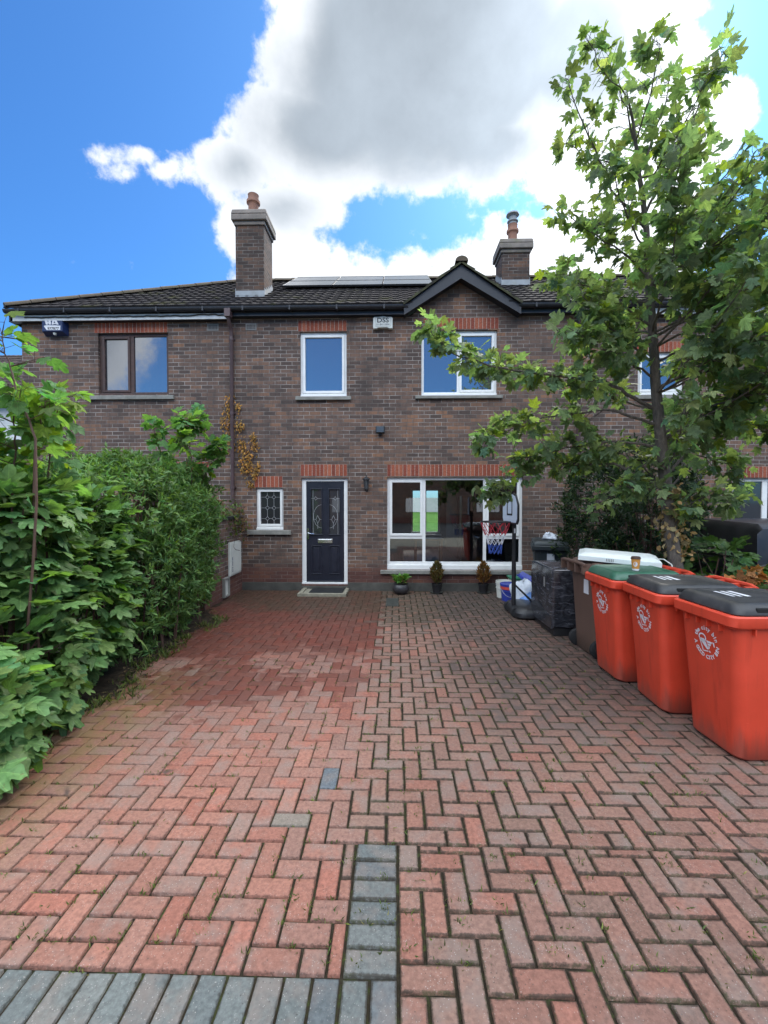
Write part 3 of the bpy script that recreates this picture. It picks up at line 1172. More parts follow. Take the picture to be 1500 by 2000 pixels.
def front_wall(x0, x1, z0, z1, holes, y=D, reveal=0.11):
    mb = MB()
    xs = sorted({x0, x1, *[h[0] for h in holes], *[h[1] for h in holes]})
    zs = sorted({z0, z1, *[h[2] for h in holes], *[h[3] for h in holes]})
    xs = [x for x in xs if x0 <= x <= x1]
    zs = [z for z in zs if z0 <= z <= z1]
    for a, b in zip(xs, xs[1:]):
        for c, d in zip(zs, zs[1:]):
            mx, mz = (a + b) / 2, (c + d) / 2
            if any(h[0] < mx < h[1] and h[2] < mz < h[3] for h in holes):
                continue
            mb.face([(a, y, c), (b, y, c), (b, y, d), (a, y, d)])
    for h in holes:
        a, b, c, d = h
        mb.face([(a, y, c), (a, y, d), (a, y + reveal, d), (a, y + reveal, c)])
        mb.face([(b, y, c), (b, y + reveal, c), (b, y + reveal, d), (b, y, d)])
        mb.face([(a, y, d), (b, y, d), (b, y + reveal, d), (a, y + reveal, d)])
        mb.face([(a, y, c), (a, y + reveal, c), (b, y + reveal, c), (b, y, c)])
    return mb


def lintel(parent, x0, x1, z0, z1, joints=True):
    mb = MB()
    n = max(1, round((x1 - x0) / 0.077))
    w = (x1 - x0) / n
    mb.box(x0, x1, D - 0.001, D + 0.06, z0, z1, (0.36, 0.27, 0.22))
    for k in range(n):
        c = random.choice([(0.26, 0.065, 0.036), (0.30, 0.085, 0.048), (0.22, 0.055, 0.034), (0.33, 0.10, 0.055), (0.27, 0.075, 0.042)])
        kk = random.uniform(0.85, 1.1)
        mb.box(x0 + k * w + 0.0055, x0 + (k + 1) * w - 0.0055, D - 0.0035, D + 0.05, z0 + 0.003, z1 - 0.003, tuple(v * kk for v in c))
    return mb.build('lintel', M['lintel'], parent, bevel=0.0015, seg=1)


def sill(parent, x0, x1, z0, z1, ends=0.0):
    mb = MB()
    poly = [(0, z0), (0, z1 - 0.012), (0.10, z1), (0.16, z1), (0.16, z0)]
    i = len(mb.v)
    n = len(poly)
    for x in (x0, x1):
        mb.v += [(x, D - 0.055 + p[0], p[1]) for p in poly]
    mb.f.append(tuple(range(n)))
    mb.f.append(tuple(reversed(range(n, 2 * n))))
    for k in range(n):
        mb.f.append((k, (k + 1) % n, n + (k + 1) % n, n + k))
    mb.c += [None] * (n + 2)
    return mb.build('sill', M['sill'], parent, bevel=0.006)


def frame_window(parent, R, mat, glass, lights, border=0.05, mull=0.045, depth=0.06, setback=0.05, sash=True, cill=0.07):
    """R opening; lights: list of (u0,u1,v0,v1,opens) as fractions of the inner frame, v from the bottom"""
    x0, x1, z0, z1 = R
    y0 = D + setback
    mb = MB()
    # outer frame
    mb.box(x0, x0 + border, y0, y0 + depth, z0, z1)
    mb.box(x1 - border, x1, y0, y0 + depth, z0, z1)
    mb.box(x0 + border, x1 - border, y0, y0 + depth, z1 - border, z1)
    mb.box(x0 + border, x1 - border, y0, y0 + depth, z0 + cill * 0.6, z0 + cill)
    mb.box(x0 - 0.0, x1 + 0.0, y0 - 0.035, y0 + depth - 0.01, z0, z0 + cill * 0.6)      # projecting cill
    ix0, ix1, iz0, iz1 = x0 + border, x1 - border, z0 + cill, z1 - border
    W, H = ix1 - ix0, iz1 - iz0
    panes = []
    for (u0, u1, v0, v1, opens) in lights:
        a, b, c, d = ix0 + u0 * W, ix0 + u1 * W, iz0 + v0 * H, iz0 + v1 * H
        h = mull / 2
        if u0 > 0:
            mb.box(a - h, a + h, y0 + 0.003, y0 + depth, c, d)
            a += h
        if u1 < 1:
            b -= h
        if v0 > 0:
            mb.box(a, b, y0 + 0.0045, y0 + depth, c - h, c + h)
            c += h
        if v1 < 1:
            d -= h
        if opens:
            s = 0.045
            yy = y0 - 0.014
            mb.box(a, a + s, yy, y0 + depth - 0.01, c, d)
            mb.box(b - s, b, yy, y0 + depth - 0.01, c, d)
            mb.box(a + s, b - s, yy + 0.0015, y0 + depth - 0.01, c, c + s)
            mb.box(a + s, b - s, yy + 0.0015, y0 + depth - 0.01, d - s, d)
            a, b, c, d = a + s, b - s, c + s, d - s
        panes.append((a, b, c, d))
    w = mb.build('window', mat, parent, bevel=0.004)
    for (a, b, c, d) in panes:
        pm = MB()
        tilt = random.uniform(-0.0016, 0.0016)
        pm.face([(a - 0.004, y0 + 0.026 - tilt, c - 0.004), (b + 0.004, y0 + 0.026 + tilt, c - 0.004), (b + 0.004, y0 + 0.026 + tilt, d + 0.004), (a - 0.004, y0 + 0.026 - tilt, d + 0.004)])
        pm.build('pane', glass, w, normals=False)
    return w, panes


def tiled_slope(mb, x_of_s0, x_of_s1, s_end, org, slope_dir, up_n, gauge=0.30, roll=0.205, xdir=Vector((1, 0, 0)), step=0.034, stagger=0.0, skip=None):
    """courses of rolled tiles; s runs up the slope, x across"""
    k = 0
    rnd = random.Random(3)
    while k * gauge < s_end - 0.02:
        s0, s1 = k * gauge, min(s_end, (k + 1) * gauge + 0.02)
        xa, xb = x_of_s0(s0), x_of_s1(s0)
        nx = max(2, int((xb - xa) / step))
        rings = [[], [], []]
        for i in range(nx + 1):
            x = xa + (xb - xa) * i / nx
            ph = ((x + stagger * k) / roll) % 1.0
            wv = 0.010 * max(0.0, math.cos((ph - 0.5) * 2 * PI)) ** 1.3
            jitter = 0.004 * math.sin(math.floor((x + stagger * k) / roll) * 12.9 + k * 4.1)
            base = org + xdir * x
            p_low = base + slope_dir * (s0 - 0.004) + up_n * (0.004)
            p_edge = base + slope_dir * (s0 + jitter) + up_n * (0.030 + wv)
            p_top = base + slope_dir * s1 + up_n * (0.004 + wv)
            rings[0].append(p_low)
            rings[1].append(p_edge)
            rings[2].append(p_top)
        b0 = len(mb.v)
        for r in rings:
            mb.v += [tuple(p) for p in r]
        n = nx + 1
        for j in range(nx):
            xx = xa + (xb - xa) * (j + .5) / nx
            if skip is not None and skip(xx, s0):
                continue
            tid = math.floor((xx + stagger * k) / (roll * 2)) * 31 + k * 17
            rr = random.Random(tid)
            sh = rr.uniform(0.7, 1.35)
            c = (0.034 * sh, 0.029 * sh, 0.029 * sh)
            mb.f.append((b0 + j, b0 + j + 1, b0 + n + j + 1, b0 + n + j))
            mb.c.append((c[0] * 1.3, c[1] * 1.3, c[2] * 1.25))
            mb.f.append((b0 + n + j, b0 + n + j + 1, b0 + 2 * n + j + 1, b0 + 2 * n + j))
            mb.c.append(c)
        k += 1


def ridge_run(mb, a, b, r=0.11, piece=0.42):
    a, b = Vector(a), Vector(b)
    L = (b - a).length
    d = (b - a).normalized()
    side = d.cross(Vector((0, 0, 1))).normalized()
    upv = side.cross(d)
    n = max(1, int(L / piece))
    for k in range(n):
        p0, p1 = a + d * (L * k / n), a + d * (L * (k + 1) / n - 0.012)
        r0, r1 = r * 1.05, r * 0.97
        rings = []
        for p, rr in ((p0, r0), (p1, r1)):
            ring = []
            for q in range(9):
                t = PI * q / 8
                ring.append(p + side * rr * math.cos(t) + upv * (rr * math.sin(t) * 0.8 + random.uniform(-.003, .003)))
            rings.append(ring)
        mb.grid_ring(rings, False)
        mb.face(rings[0])
        mb.face(rings[1])


slope_dir = Vector((0, 1, SLOPE)).normalized()
roof_n = Vector((0, -SLOPE, 1)).normalized()
S_LEN = math.hypot(RIDGE_Y - EAVE_Y, RIDGE_Z - EAVE_Z)
PLAN = 1 / math.hypot(1, SLOPE)


def make_roof(parent, x0, x1, hip=False, skip=None):
    mb = MB()
    xs0 = (lambda s: x0 + s * PLAN) if hip else (lambda s: x0)
    tiled_slope(mb, xs0, lambda s: x1, S_LEN, Vector((0, EAVE_Y - 0.03, EAVE_Z)), slope_dir, roof_n, skip=skip)
    # back slope and underside
    by, bz = 2 * RIDGE_Y - EAVE_Y, EAVE_Z
    hx = x0 + (RIDGE_Y - EAVE_Y) if hip else x0
    c = (0.04, 0.035, 0.033)
    mb.face([(hx, RIDGE_Y, RIDGE_Z), (x1, RIDGE_Y, RIDGE_Z), (x1, by, bz), (x0, by, bz)], c)
    if hip:
        mb.face([(x0, EAVE_Y, EAVE_Z), (hx, RIDGE_Y, RIDGE_Z), (x0, by, bz)], c)
    rf = mb.build('roof', M['roof'], parent, normals=False)
    rm = MB()
    ridge_run(rm, (hx, RIDGE_Y, RIDGE_Z + 0.02), (x1, RIDGE_Y, RIDGE_Z + 0.02))
    if hip:
        ridge_run(rm, (x0 + 0.02, EAVE_Y - 0.02, EAVE_Z + 0.03), (hx, RIDGE_Y, RIDGE_Z + 0.03), 0.10)
    rm.build('ridge_tile', M['ridge'], rf, smooth=True)
    return rf


def make_eaves(parent, x0, x1, white=False, end=False, zb=5.285):
    """fascia on the wall head, narrow soffit behind it and a half-round gutter in front"""
    yf = EAVE_Y + 0.05
    zm = 5.395
    mb = MB()
    mb.box(x0, x1, yf, yf + 0.025, zm if white else zb, EAVE_Z - 0.01)
    mb.box(x0, x1, yf + 0.027, D - 0.002, zb + 0.001, zb + 0.016)
    if end:
        mb.box(x0 + 0.002, x0 + 0.03, yf + 0.027, 15.0, zb - 0.001, EAVE_Z - 0.012)
    mb.build('fascia', M['fascia'], parent)
    g_ = MB()
    prof = [(-0.058 * math.cos(PI * q / 8), -0.058 * math.sin(PI * q / 8)) for q in range(9)]
    prof += [(0.052 * math.cos(PI * q / 8), -0.052 * math.sin(PI * q / 8)) for q in range(9)]
    gy = EAVE_Y - 0.012
    ring = lambda x: [(x, gy + p[0], EAVE_Z - 0.022 + p[1] * 1.25) for p in prof]
    g_.grid_ring([ring(x0), ring(x1)], True, True, True)
    x = x0 + 0.3
    while x < x1:
        g_.box(x, x + 0.03, gy - 0.061, yf - 0.001, EAVE_Z - 0.10, EAVE_Z - 0.018)
        x += 0.9
    g_.build('gutter', M['fascia'], parent)
    if white:
        w = MB()
        w.box(x0 + 0.10, x1, yf - 0.002, yf + 0.022, zb + 0.002, zm - 0.001)
        w.build('white_fascia', M['white_fascia'], parent)


def downpipe(parent, px_top, py_top, px_bot, py_bot, z_bot):
    a = at(px_top, py_top, D)
    x = a.x
    mb = MB()
    xb = at(px_bot, py_bot, D).x
    x = (x + xb) / 2
    y = D - 0.055
    mb.tube([(x, EAVE_Y - 0.03, EAVE_Z - 0.09), (x, EAVE_Y - 0.03, 5.30), (x, EAVE_Y + 0.0, 5.22), (x, y - 0.03, 5.12), (x, y, 5.06), (x, y, z_bot)], 0.036, 12)
    z = 4.9
    while z > z_bot + 0.2:
        mb.tube([(x, y, z), (x, y, z + 0.07)], 0.044, 12)
        mb.box(x - 0.06, x + 0.06, y + 0.02, D - 0.002, z + 0.02, z + 0.05)
        z -= 1.45
    mb.box(x - 0.055, x + 0.055, EAVE_Y - 0.095, EAVE_Y + 0.046, EAVE_Z - 0.22, EAVE_Z - 0.07)
    return mb.build('downpipe', M['pipe'], parent, smooth=True)


def air_vent(parent, px0, px1, py0, py1):
    x0, x1, z0, z1 = rect(px0, px1, py0, py1)
    mb = MB()
    mb.box(x0, x1, D - 0.008, D + 0.02, z0, z0 + 0.015)
    mb.box(x0, x1, D - 0.008, D + 0.02, z1 - 0.015, z1)
    mb.box(x0, x0 + 0.015, D - 0.008, D + 0.02, z0 + 0.015, z1 - 0.015)
    mb.box(x1 - 0.015, x1, D - 0.008, D + 0.02, z0 + 0.015, z1 - 0.015)
    for k in range(1, 5):
        z = z0 + (z1 - z0) * k / 5
        mb.box(x0 + 0.015, x1 - 0.015, D - 0.006, D + 0.012, z - 0.004, z + 0.004)
    for k in range(1, 8):
        x = x0 + (x1 - x0) * k / 8
        mb.box(x - 0.0035, x + 0.0035, D - 0.0065, D + 0.012, z0 + 0.015, z1 - 0.015)
    v = mb.build('air_vent', M['vent'], parent)
    d_ = MB()
    d_.face([(x0 + 0.004, D - 0.003, z0 + 0.004), (x1 - 0.004, D - 0.003, z0 + 0.004), (x1 - 0.004, D - 0.003, z1 - 0.004), (x0 + 0.004, D - 0.003, z1 - 0.004)])
    d_.build('vent_backing', M['void'], v, normals=False)


def chimney(parent, px0, px1, py_base, py_cap, Yf, depth, pot_px, pot_top, pot_r, cowl=False):
    a = at(px0, py_base, Yf)
    b = at(px1, py_base, Yf)
    x0, x1 = a.x, b.x
    ztop = at((px0 + px1) / 2, py_cap, Yf).z
    zb = EAVE_Z + SLOPE * (Yf - EAVE_Y)
    mb = MB()
    # stack: front/back faces and side faces
    mb.box(x0, x1, Yf, Yf + depth, zb - 0.5, ztop - 0.34)
    c = mb.build('chimney', M['brick_stack'], parent)
    # side faces want the other brick direction: skin a hair proud
    for x in (x0 - 0.002, x1 + 0.002):
        sd = MB()
        sd.face([(x, Yf, zb - 0.5), (x, Yf + depth, zb - 0.5), (x, Yf + depth, ztop - 0.34), (x, Yf, ztop - 0.34)])
        sd.build('chimney_side', M['brick_stack_side'], c)
    k = MB()
    k.box(x0 - 0.03, x1 + 0.03, Yf - 0.03, Yf + depth + 0.03, ztop - 0.339, ztop - 0.255)
    k.box(x0 - 0.075, x1 + 0.075, Yf - 0.075, Yf + depth + 0.075, ztop - 0.254, ztop - 0.13)
    xm, ym = (x0 + x1) / 2, Yf + depth / 2
    r0 = [(x0 - 0.078, Yf - 0.078, ztop - 0.129), (x1 + 0.078, Yf - 0.078, ztop - 0.129), (x1 + 0.078, Yf + depth + 0.078, ztop - 0.129), (x0 - 0.078, Yf + depth + 0.078, ztop - 0.129)]
    r1 = [(x0 - 0.06, Yf - 0.06, ztop - 0.03), (x1 + 0.06, Yf - 0.06, ztop - 0.03), (x1 + 0.06, Yf + depth + 0.06, ztop - 0.03), (x0 - 0.06, Yf + depth + 0.06, ztop - 0.03)]
    r2 = [(x0 + 0.12, Yf + 0.12, ztop + 0.04), (x1 - 0.12, Yf + 0.12, ztop + 0.04), (x1 - 0.12, Yf + depth - 0.12, ztop + 0.04), (x0 + 0.12, Yf + depth - 0.12, ztop + 0.04)]
    k.grid_ring([r0, r1, r2], True, True, True)
    k.build('capping', M['cap'], c, bevel=0.018)
    # lead flashing stepped up the sides
    f = MB()
    fz0 = zb - 0.09
    f.box(x0 - 0.012, x1 + 0.012, Yf - 0.012, Yf - 0.003, fz0, fz0 + 0.24)
    f.box(x0 - 0.05, x1 + 0.05, Yf - 0.14, Yf - 0.0125, fz0 + 0.02, fz0 + 0.035)
    ns = 5
    for i in range(ns):
        ya, yb_ = Yf + depth * i / ns, Yf + depth * (i + 1) / ns
        zz = zb + SLOPE * (yb_ - Yf)
        for x in (x0 - 0.012, x1 + 0.004):
            f.box(x, x + 0.008, ya + 0.001, yb_ - 0.001, zz - 0.35, zz + 0.13)
    f.build('flashing', M['lead'], c)
    px = at(pot_px, py_cap, ym).x
    zt = at(pot_px, pot_top, ym).z
    H = zt - ztop - 0.0
    p = MB()
    r = pot_r
    prof = [(r * 1.05, 0.02), (r * 1.05, 0.06), (r * 0.88, 0.08), (r * 0.85, H * 0.55), (r * 0.95, H * 0.60), (r * 1.16, H * 0.64), (r * 1.16, H * 0.74), (r * 0.92, H * 0.78), (r * 0.90, H * 0.97), (r * 0.96, H), (r * 0.72, H), (r * 0.70, H * 0.7)]
    p.lathe(prof, px, ym, ztop, 20)
    pot = p.build('chimney_pot', M['terracotta'], c, smooth=True)
    if cowl:
        q = MB()
        z0_ = ztop + H
        q.lathe([(r * 0.8, 0.0), (r * 0.8, 0.05), (r * 1.05, 0.07), (r * 1.05, 0.09), (r * 0.75, 0.10), (r * 0.75, 0.2), (r * 1.25, 0.23), (r * 1.15, 0.27), (r * 0.3, 0.31)], px, ym, z0_, 18)
        q.build('cowl', M['lead'], c, smooth=True)
    return c


def house_shell(parent, x0, x1, holes, left_side=False, right_side=False, extra=None):
    mb = front_wall(x0, x1, 0.0, WALL_TOP, holes)
    if extra:
        extra(mb)
    mb.build('front_wall', M['brick'], parent, normals=False)
    sb = MB()
    if left_side:
        sb.face([(x0, D, 0), (x0, 15.0, 0), (x0, 15.0, WALL_TOP), (x0, D, WALL_TOP)])
    if right_side:
        sb.face([(x1, D, 0), (x1, 15.0, 0), (x1, 15.0, WALL_TOP), (x1, D, WALL_TOP)])
    if sb.v:
        sb.build('side_wall', M['brick_side'], parent, normals=False)


def plinth(parent, x0, x1, z1):
    mb = MB()
    mb.box(x0, x1, D - 0.022, D + 0.02, -0.03, z1)
    mb.build('plinth', M['plinth'], parent, bevel=0.006)


# ---- our house (middle of the terrace)
house = thing('brick_house', 'middle brown brick house with navy front door, small gable and solar panels', 'house', ((XB1 + XB2) / 2, D, 0))
R_up_l = rect(586, 677, 648, 774)
R_up_r = rect(823, 971, 645, 772)
R_hall = rect(500, 553.5, 953, 1035)
R_door = rect(589, 679, 934, 1141)
R_big = rect(756, 1021, 932, 1113)

xa = at(901, 520, D).x
gab_base_l, gab_base_r = at(803, 610, D).x, at(1002, 610, D).x
GA = at(901, 530, D).z


def gable_extra(mb):
    mb.face([(gab_base_l, D, WALL_TOP), (gab_base_r, D, WALL_TOP), (xa, D, GA)])


house_shell(house, XB1, XB2, [R_up_l, R_up_r, R_hall, R_door, R_big], extra=gable_extra)
plinth(house, XB1 + 0.005, R_door[0] - 0.002, fz(1138))
plinth(house, R_door[1] + 0.002, XB2 - 0.005, fz(1138))
lintel(house, *rect(582, 677, 626, 647))
lintel(house, *rect(826, 974, 621, 643))
lintel(house, *rect(497, 552, 930, 952))
lintel(house, *rect(587, 678, 907, 930))
lintel(house, *rect(756, 1021, 907, 930))
sill(house, *rect(578, 686, 774, 782))
sill(house, *rect(811, 981, 772, 779))
sill(house, *rect(484, 569, 1035, 1044))
sill(house, *rect(743, 1036, 1113, 1121))
frame_window(house, R_up_l, M['upvc'], M['glass_sky'], [(0, 1, 0, 1, True)])
frame_window(house, R_up_r, M['upvc'], M['glass_sky'], [(0, 0.49, 0, 1, False), (0.49, 1, 0, 1, True)])
hall, hp = frame_window(house, R_hall, M['upvc'], M['glass_dark'], [(0, 1, 0, 1, True)], border=0.03, mull=0.03)
big, bp = frame_window(house, R_big, M['upvc'], M['glass_see'],
                       [(0, 0.265, 0.30, 1, True), (0, 0.265, 0, 0.30, False), (0.265, 0.735, 0, 1, False), (0.735, 1, 0.30, 1, True), (0.735, 1, 0, 0.30, False)], border=0.055, mull=0.06, cill=0.15)

# leaded pattern of the hall window
a, b, c, d = hp[0]
mb = MB()
yy = D + 0.05 + 0.022


def came(mb, pts, w=0.006):
    for p, q in zip(pts, pts[1:]):
        mb.bar((p[0], yy, p[1]), (q[0], yy, q[1]), 0.006, w, up=(0, 1, 0))


def lead_pattern(mb, a, b, c, d, cols, rows, y):
    W, H = b - a, d - c
    dx, dz = W / cols, H / rows
    for i in range(1, cols):
        x = a + i * dx
        for j in range(rows + 1):
            z = c + H * (j + 0.0) / rows
        zprev = c
        for j in range(rows):
            zc = c + H * (j + 0.5) / rows
            r = min(dx, dz) * 0.30
            for p, q in (((x, zprev), (x, zc - r)),):
                mb.bar((p[0], y, p[1]), (q[0], y, q[1]), 0.005, 0.006, up=(0, 1, 0))
            for p, q in (((x, zc - r), (x + r, zc)), ((x + r, zc), (x, zc + r)), ((x, zc + r), (x - r, zc)), ((x - r, zc), (x, zc - r))):
                mb.bar((p[0], y, p[1]), (q[0], y, q[1]), 0.005, 0.006, up=(0, 1, 0))
            xe0 = a + (i - 1) * dx + (r if i > 1 else 0)
            mb.bar((xe0, y, zc), (x - r, y, zc), 0.005, 0.006, up=(0, 1, 0))
            if i == cols - 1:
                mb.bar((x + r, y, zc), (b, y, zc), 0.005, 0.006, up=(0, 1, 0))
            zprev = zc + r
        mb.bar((x, y, zprev), (x, y, d), 0.005, 0.006, up=(0, 1, 0))


lead_pattern(mb, a, b, c, d, 3, 3, D + 0.050 + 0.020)
mb.build('leading', M['lead_came'], hall)


# ---- the front door
def make_door():
    x0, x1, z0, z1 = R_door
    y0 = D + 0.045
    fr = MB()
    t = 0.085
    fr.box(x0, x0 + t, y0, y0 + 0.07, z0, z1)
    fr.box(x1 - t + 0.01, x1, y0, y0 + 0.07, z0, z1)
    fr.box(x0 + t, x1 - t + 0.01, y0, y0 + 0.07, z1 - 0.06, z1)
    fr.box(x0 - 0.0, x1 + 0.0, y0 - 0.03, y0 + 0.069, z0 - 0.03, z0 + 0.035)
    fr.build('door_frame', M['upvc'], house, bevel=0.005)
    a, b, c, d = x0 + t, x1 - t + 0.01, z0 + 0.037, z1 - 0.06
    W, H = b - a, d - c
    yd = y0 + 0.012
    # leaf with real openings for the two glazed strips and four raised panels
    gl = [(a + 0.125 * W, a + 0.405 * W, c + 0.475 * H, c + 0.92 * H), (a + 0.61 * W, a + 0.88 * W, c + 0.475 * H, c + 0.92 * H)]
    leaf = MB()
    xs = sorted({a, b, *[q for g_ in gl for q in g_[:2]]})
    zs = sorted({c, d, *[q for g_ in gl for q in g_[2:]]})
    for p, q in zip(xs, xs[1:]):
        for r, s_ in zip(zs, zs[1:]):
            if any(g_[0] < (p + q) / 2 < g_[1] and g_[2] < (r + s_) / 2 < g_[3] for g_ in gl):
                continue
            leaf.face([(p, yd, r), (q, yd, r), (q, yd, s_), (p, yd, s_)])
    leaf.face([(a, yd + 0.045, c), (b, yd + 0.045, c), (b, yd + 0.045, d), (a, yd + 0.045, d)])
    for g_ in gl:       # mouldings round the glass
        m_ = 0.022
        leaf.box(g_[0] - m_, g_[1] + m_, yd - 0.012, yd + 0.01, g_[3], g_[3] + m_)
        leaf.box(g_[0] - m_, g_[1] + m_, yd - 0.012, yd + 0.01, g_[2] - m_, g_[2])
        leaf.box(g_[0] - m_, g_[0], yd - 0.0115, yd + 0.01, g_[2], g_[3])
        leaf.box(g_[1], g_[1] + m_, yd - 0.0115, yd + 0.01, g_[2], g_[3])
    for (u0, u1) in ((0.13, 0.41), (0.60, 0.88)):
        p, q, r, s_ = a + u0 * W, a + u1 * W, c + 0.075 * H, c + 0.365 * H
        m_ = 0.018
        leaf.box(p, q, yd - 0.011, yd + 0.004, s_ - m_, s_)
        leaf.box(p, q, yd - 0.011, yd + 0.004, r, r + m_)
        leaf.box(p, p + m_, yd - 0.0105, yd + 0.004, r + m_, s_ - m_)
        leaf.box(q - m_, q, yd - 0.0105, yd + 0.004, r + m_, s_ - m_)
        leaf.box(p + 0.05, q - 0.05, yd - 0.007, yd + 0.004, r + 0.05, s_ - 0.05)
    leaf.box(a + 0.01, b - 0.01, yd - 0.02, yd + 0.004, c + 0.005, c + 0.03)
    dr = leaf.build('door', M['door'], house, bevel=0.004)
    for gi, g_ in enumerate(gl):
        pm = MB()
        pm.face([(g_[0], yd + 0.02, g_[2]), (g_[1], yd + 0.02, g_[2]), (g_[1], yd + 0.02, g_[3]), (g_[0], yd + 0.02, g_[3])])
        pm.build('door_glass', M['glass_dark'], dr, normals=False)
        lc = MB()
        y = yd + 0.014
        w, h = g_[1] - g_[0], g_[3] - g_[2]
        X = lambda u: g_[0] + u * w
        Z = lambda v: g_[2] + v * h
        sgn = 1 if gi == 0 else -1
        U = (lambda u: u) if gi == 0 else (lambda u: 1 - u)
        lines = [[(0.18, 0.0), (0.18, 1.0)], [(0.0, 0.80), (0.3, 0.80), (0.42, 0.84), (0.6, 0.80), (0.42, 0.76), (0.3, 0.80)], [(0.6, 0.80), (1, 0.80)],
                 [(0.18, 0.33), (0.45, 0.33), (0.6, 0.42), (0.8, 0.33), (1, 0.33)], [(0.45, 0.33), (0.62, 0.24), (0.8, 0.33)], [(0.62, 0.24), (0.62, 0.12)]]
        arc = [(1 - 0.78 * math.cos(t_), 0.40 + 0.26 * math.sin(t_)) for t_ in [PI * (-0.5) + PI * k / 16 for k in range(17)]]
        lines.append(arc)
        for ln in lines:
            for p, q in zip(ln, ln[1:]):
                lc.bar((X(U(p[0])), y, Z(p[1])), (X(U(q[0])), y, Z(q[1])), 0.005, 0.005, up=(0, 1, 0))
        lc.build('leading', M['lead_came'], dr)
    hd = MB()
    hx = a + 0.035
    zc = c + 0.485 * H
    hd.box(hx - 0.014, hx + 0.014, yd - 0.012, yd - 0.002, zc - 0.12, zc + 0.10)
    hd.tube([(hx, yd - 0.012, zc), (hx, yd - 0.05, zc), (hx + 0.03, yd - 0.055, zc), (hx + 0.125, yd - 0.05, zc - 0.012)], 0.0095, 8)
    hd.build('door_handle', M['chrome'], dr, smooth=True)
    lp = MB()
    x_a, x_b, z_a, z_b = a + 0.305 * W, a + 0.69 * W, c + 0.387 * H, c + 0.428 * H
    lp.box(x_a, x_b, yd - 0.012, yd - 0.001, z_a, z_b)
    lp.box(x_a + 0.02, x_b - 0.02, yd - 0.019, yd - 0.0125, z_a + 0.010, z_b - 0.010)
    lp.build('letter_plate', M['chrome'], dr, bevel=0.003)
    st = MB()
    st.box(x0 - 0.02, x1 + 0.02, D - 0.03, D + 0.10, -0.02, z0 - 0.032)
    st.build('doorstep', M['plinth'], house, bevel=0.008)


make_door()

# ---- roof, eaves, gable, chimneys of our house
YG = 8.33
APEX = at(901, 516, YG)
GSL = (APEX.z - at(790, 597, YG).z) / (APEX.x - at(790, 597, YG).x)


def under_gable(x, s_):
    return abs(x - APEX.x) < (APEX.z - (EAVE_Z + SLOPE * s_ * PLAN)) / GSL - 0.10


make_roof(house, XB1, XB2, skip=under_gable)
glx = at(797, 600, EAVE_Y).x
grx = at(1013, 600, EAVE_Y).x
make_eaves(house, XB1, glx, zb=5.335)
make_eaves(house, grx, XB2, zb=5.335)
YG = 8.33
apex = at(901, 516, YG)
bl = at(789, 597, YG)
br_ = at(1018, 595, YG)
mb = MB()
for (p, side) in ((bl, 1), (br_, -1)):
    dvec = (apex - p)
    q = Vector((apex.x, YG, apex.z))
    drop = Vector((0, 0, -0.26))
    pts = [p, q, q + drop, p + drop * 0.66]
    if side < 0:
        pts = [q, p, p + drop * 0.66, q + drop]
    i = len(mb.v)
    f0 = [Vector(v) for v in pts]
    off = Vector((0, 0.035, 0))
    mb.v += [tuple(v) for v in f0] + [tuple(v + off) for v in f0]
    n = 4
    mb.f.append((i, i + 1, i + 2, i + 3))
    mb.f.append((i + 7, i + 6, i + 5, i + 4))
    for k in range(4):
        mb.f.append((i + k, i + n + k, i + n + (k + 1) % 4, i + (k + 1) % 4))
    mb.c += [None] * 6
    # soffit between board and wall
    i = len(mb.v)
    s0, s1 = p + drop * 0.6, q + drop * 0.9
    mb.face([s0 + off, s1 + off, Vector((s1.x, D + 0.01, s1.z)), Vector((s0.x, D + 0.01, s0.z))])
mb.build('bargeboard', M['fascia'], house, normals=False)
gm = MB()
for side in (1, -1):
    p = bl if side == 1 else br_
    run = (apex - Vector((p.x, YG, p.z)))
    L = run.length
    up_dir = run.normalized()
    nrm = Vector((-up_dir.z, 0, up_dir.x)) if side == 1 else Vector((up_dir.z, 0, -up_dir.x))
    if nrm.z < 0:
        nrm = -nrm
    tiled_slope(gm, lambda s: 0.0, lambda s: 2.6, L, Vector((p.x, YG - 0.05, p.z + 0.01)), up_dir, nrm, gauge=0.27, xdir=Vector((0, 1, 0)))
    # verge edge under the tiles
    for k in range(int(L / 0.27) + 1):
        s0 = k * 0.27
        s1 = min(L, s0 + 0.268)
        a0 = Vector((p.x, 0, p.z)) + up_dir * s0
        a1 = Vector((p.x, 0, p.z)) + up_dir * s1
        gm.face([Vector((a0.x, YG - 0.052, a0.z)), Vector((a1.x, YG - 0.052, a1.z)), Vector((a1.x, YG - 0.052, a1.z)) + nrm * 0.03, Vector((a0.x, YG - 0.052, a0.z)) + nrm * 0.052], (0.085, 0.085, 0.045))
gr_ = gm.build('gable_roof', M['roof'], house, normals=False)
rm = MB()
ridge_run(rm, (apex.x, YG - 0.07, apex.z + 0.03), (apex.x, 10.6, apex.z + 0.03), 0.115)
rm.build('ridge_tile', M['ridge'], gr_, smooth=True)
chimney(house, 461, 516, 573, 409, 9.35, 0.62, 495, 382, 0.125)
chimney(house, 980, 1034, 555, 466, 10.6, 0.62, 1001, 440, 0.125, cowl=True)
downpipe(house, 451, 640, 459, 950, at(459, 1000, D).z)
air_vent(house, 480, 501, 632, 645)


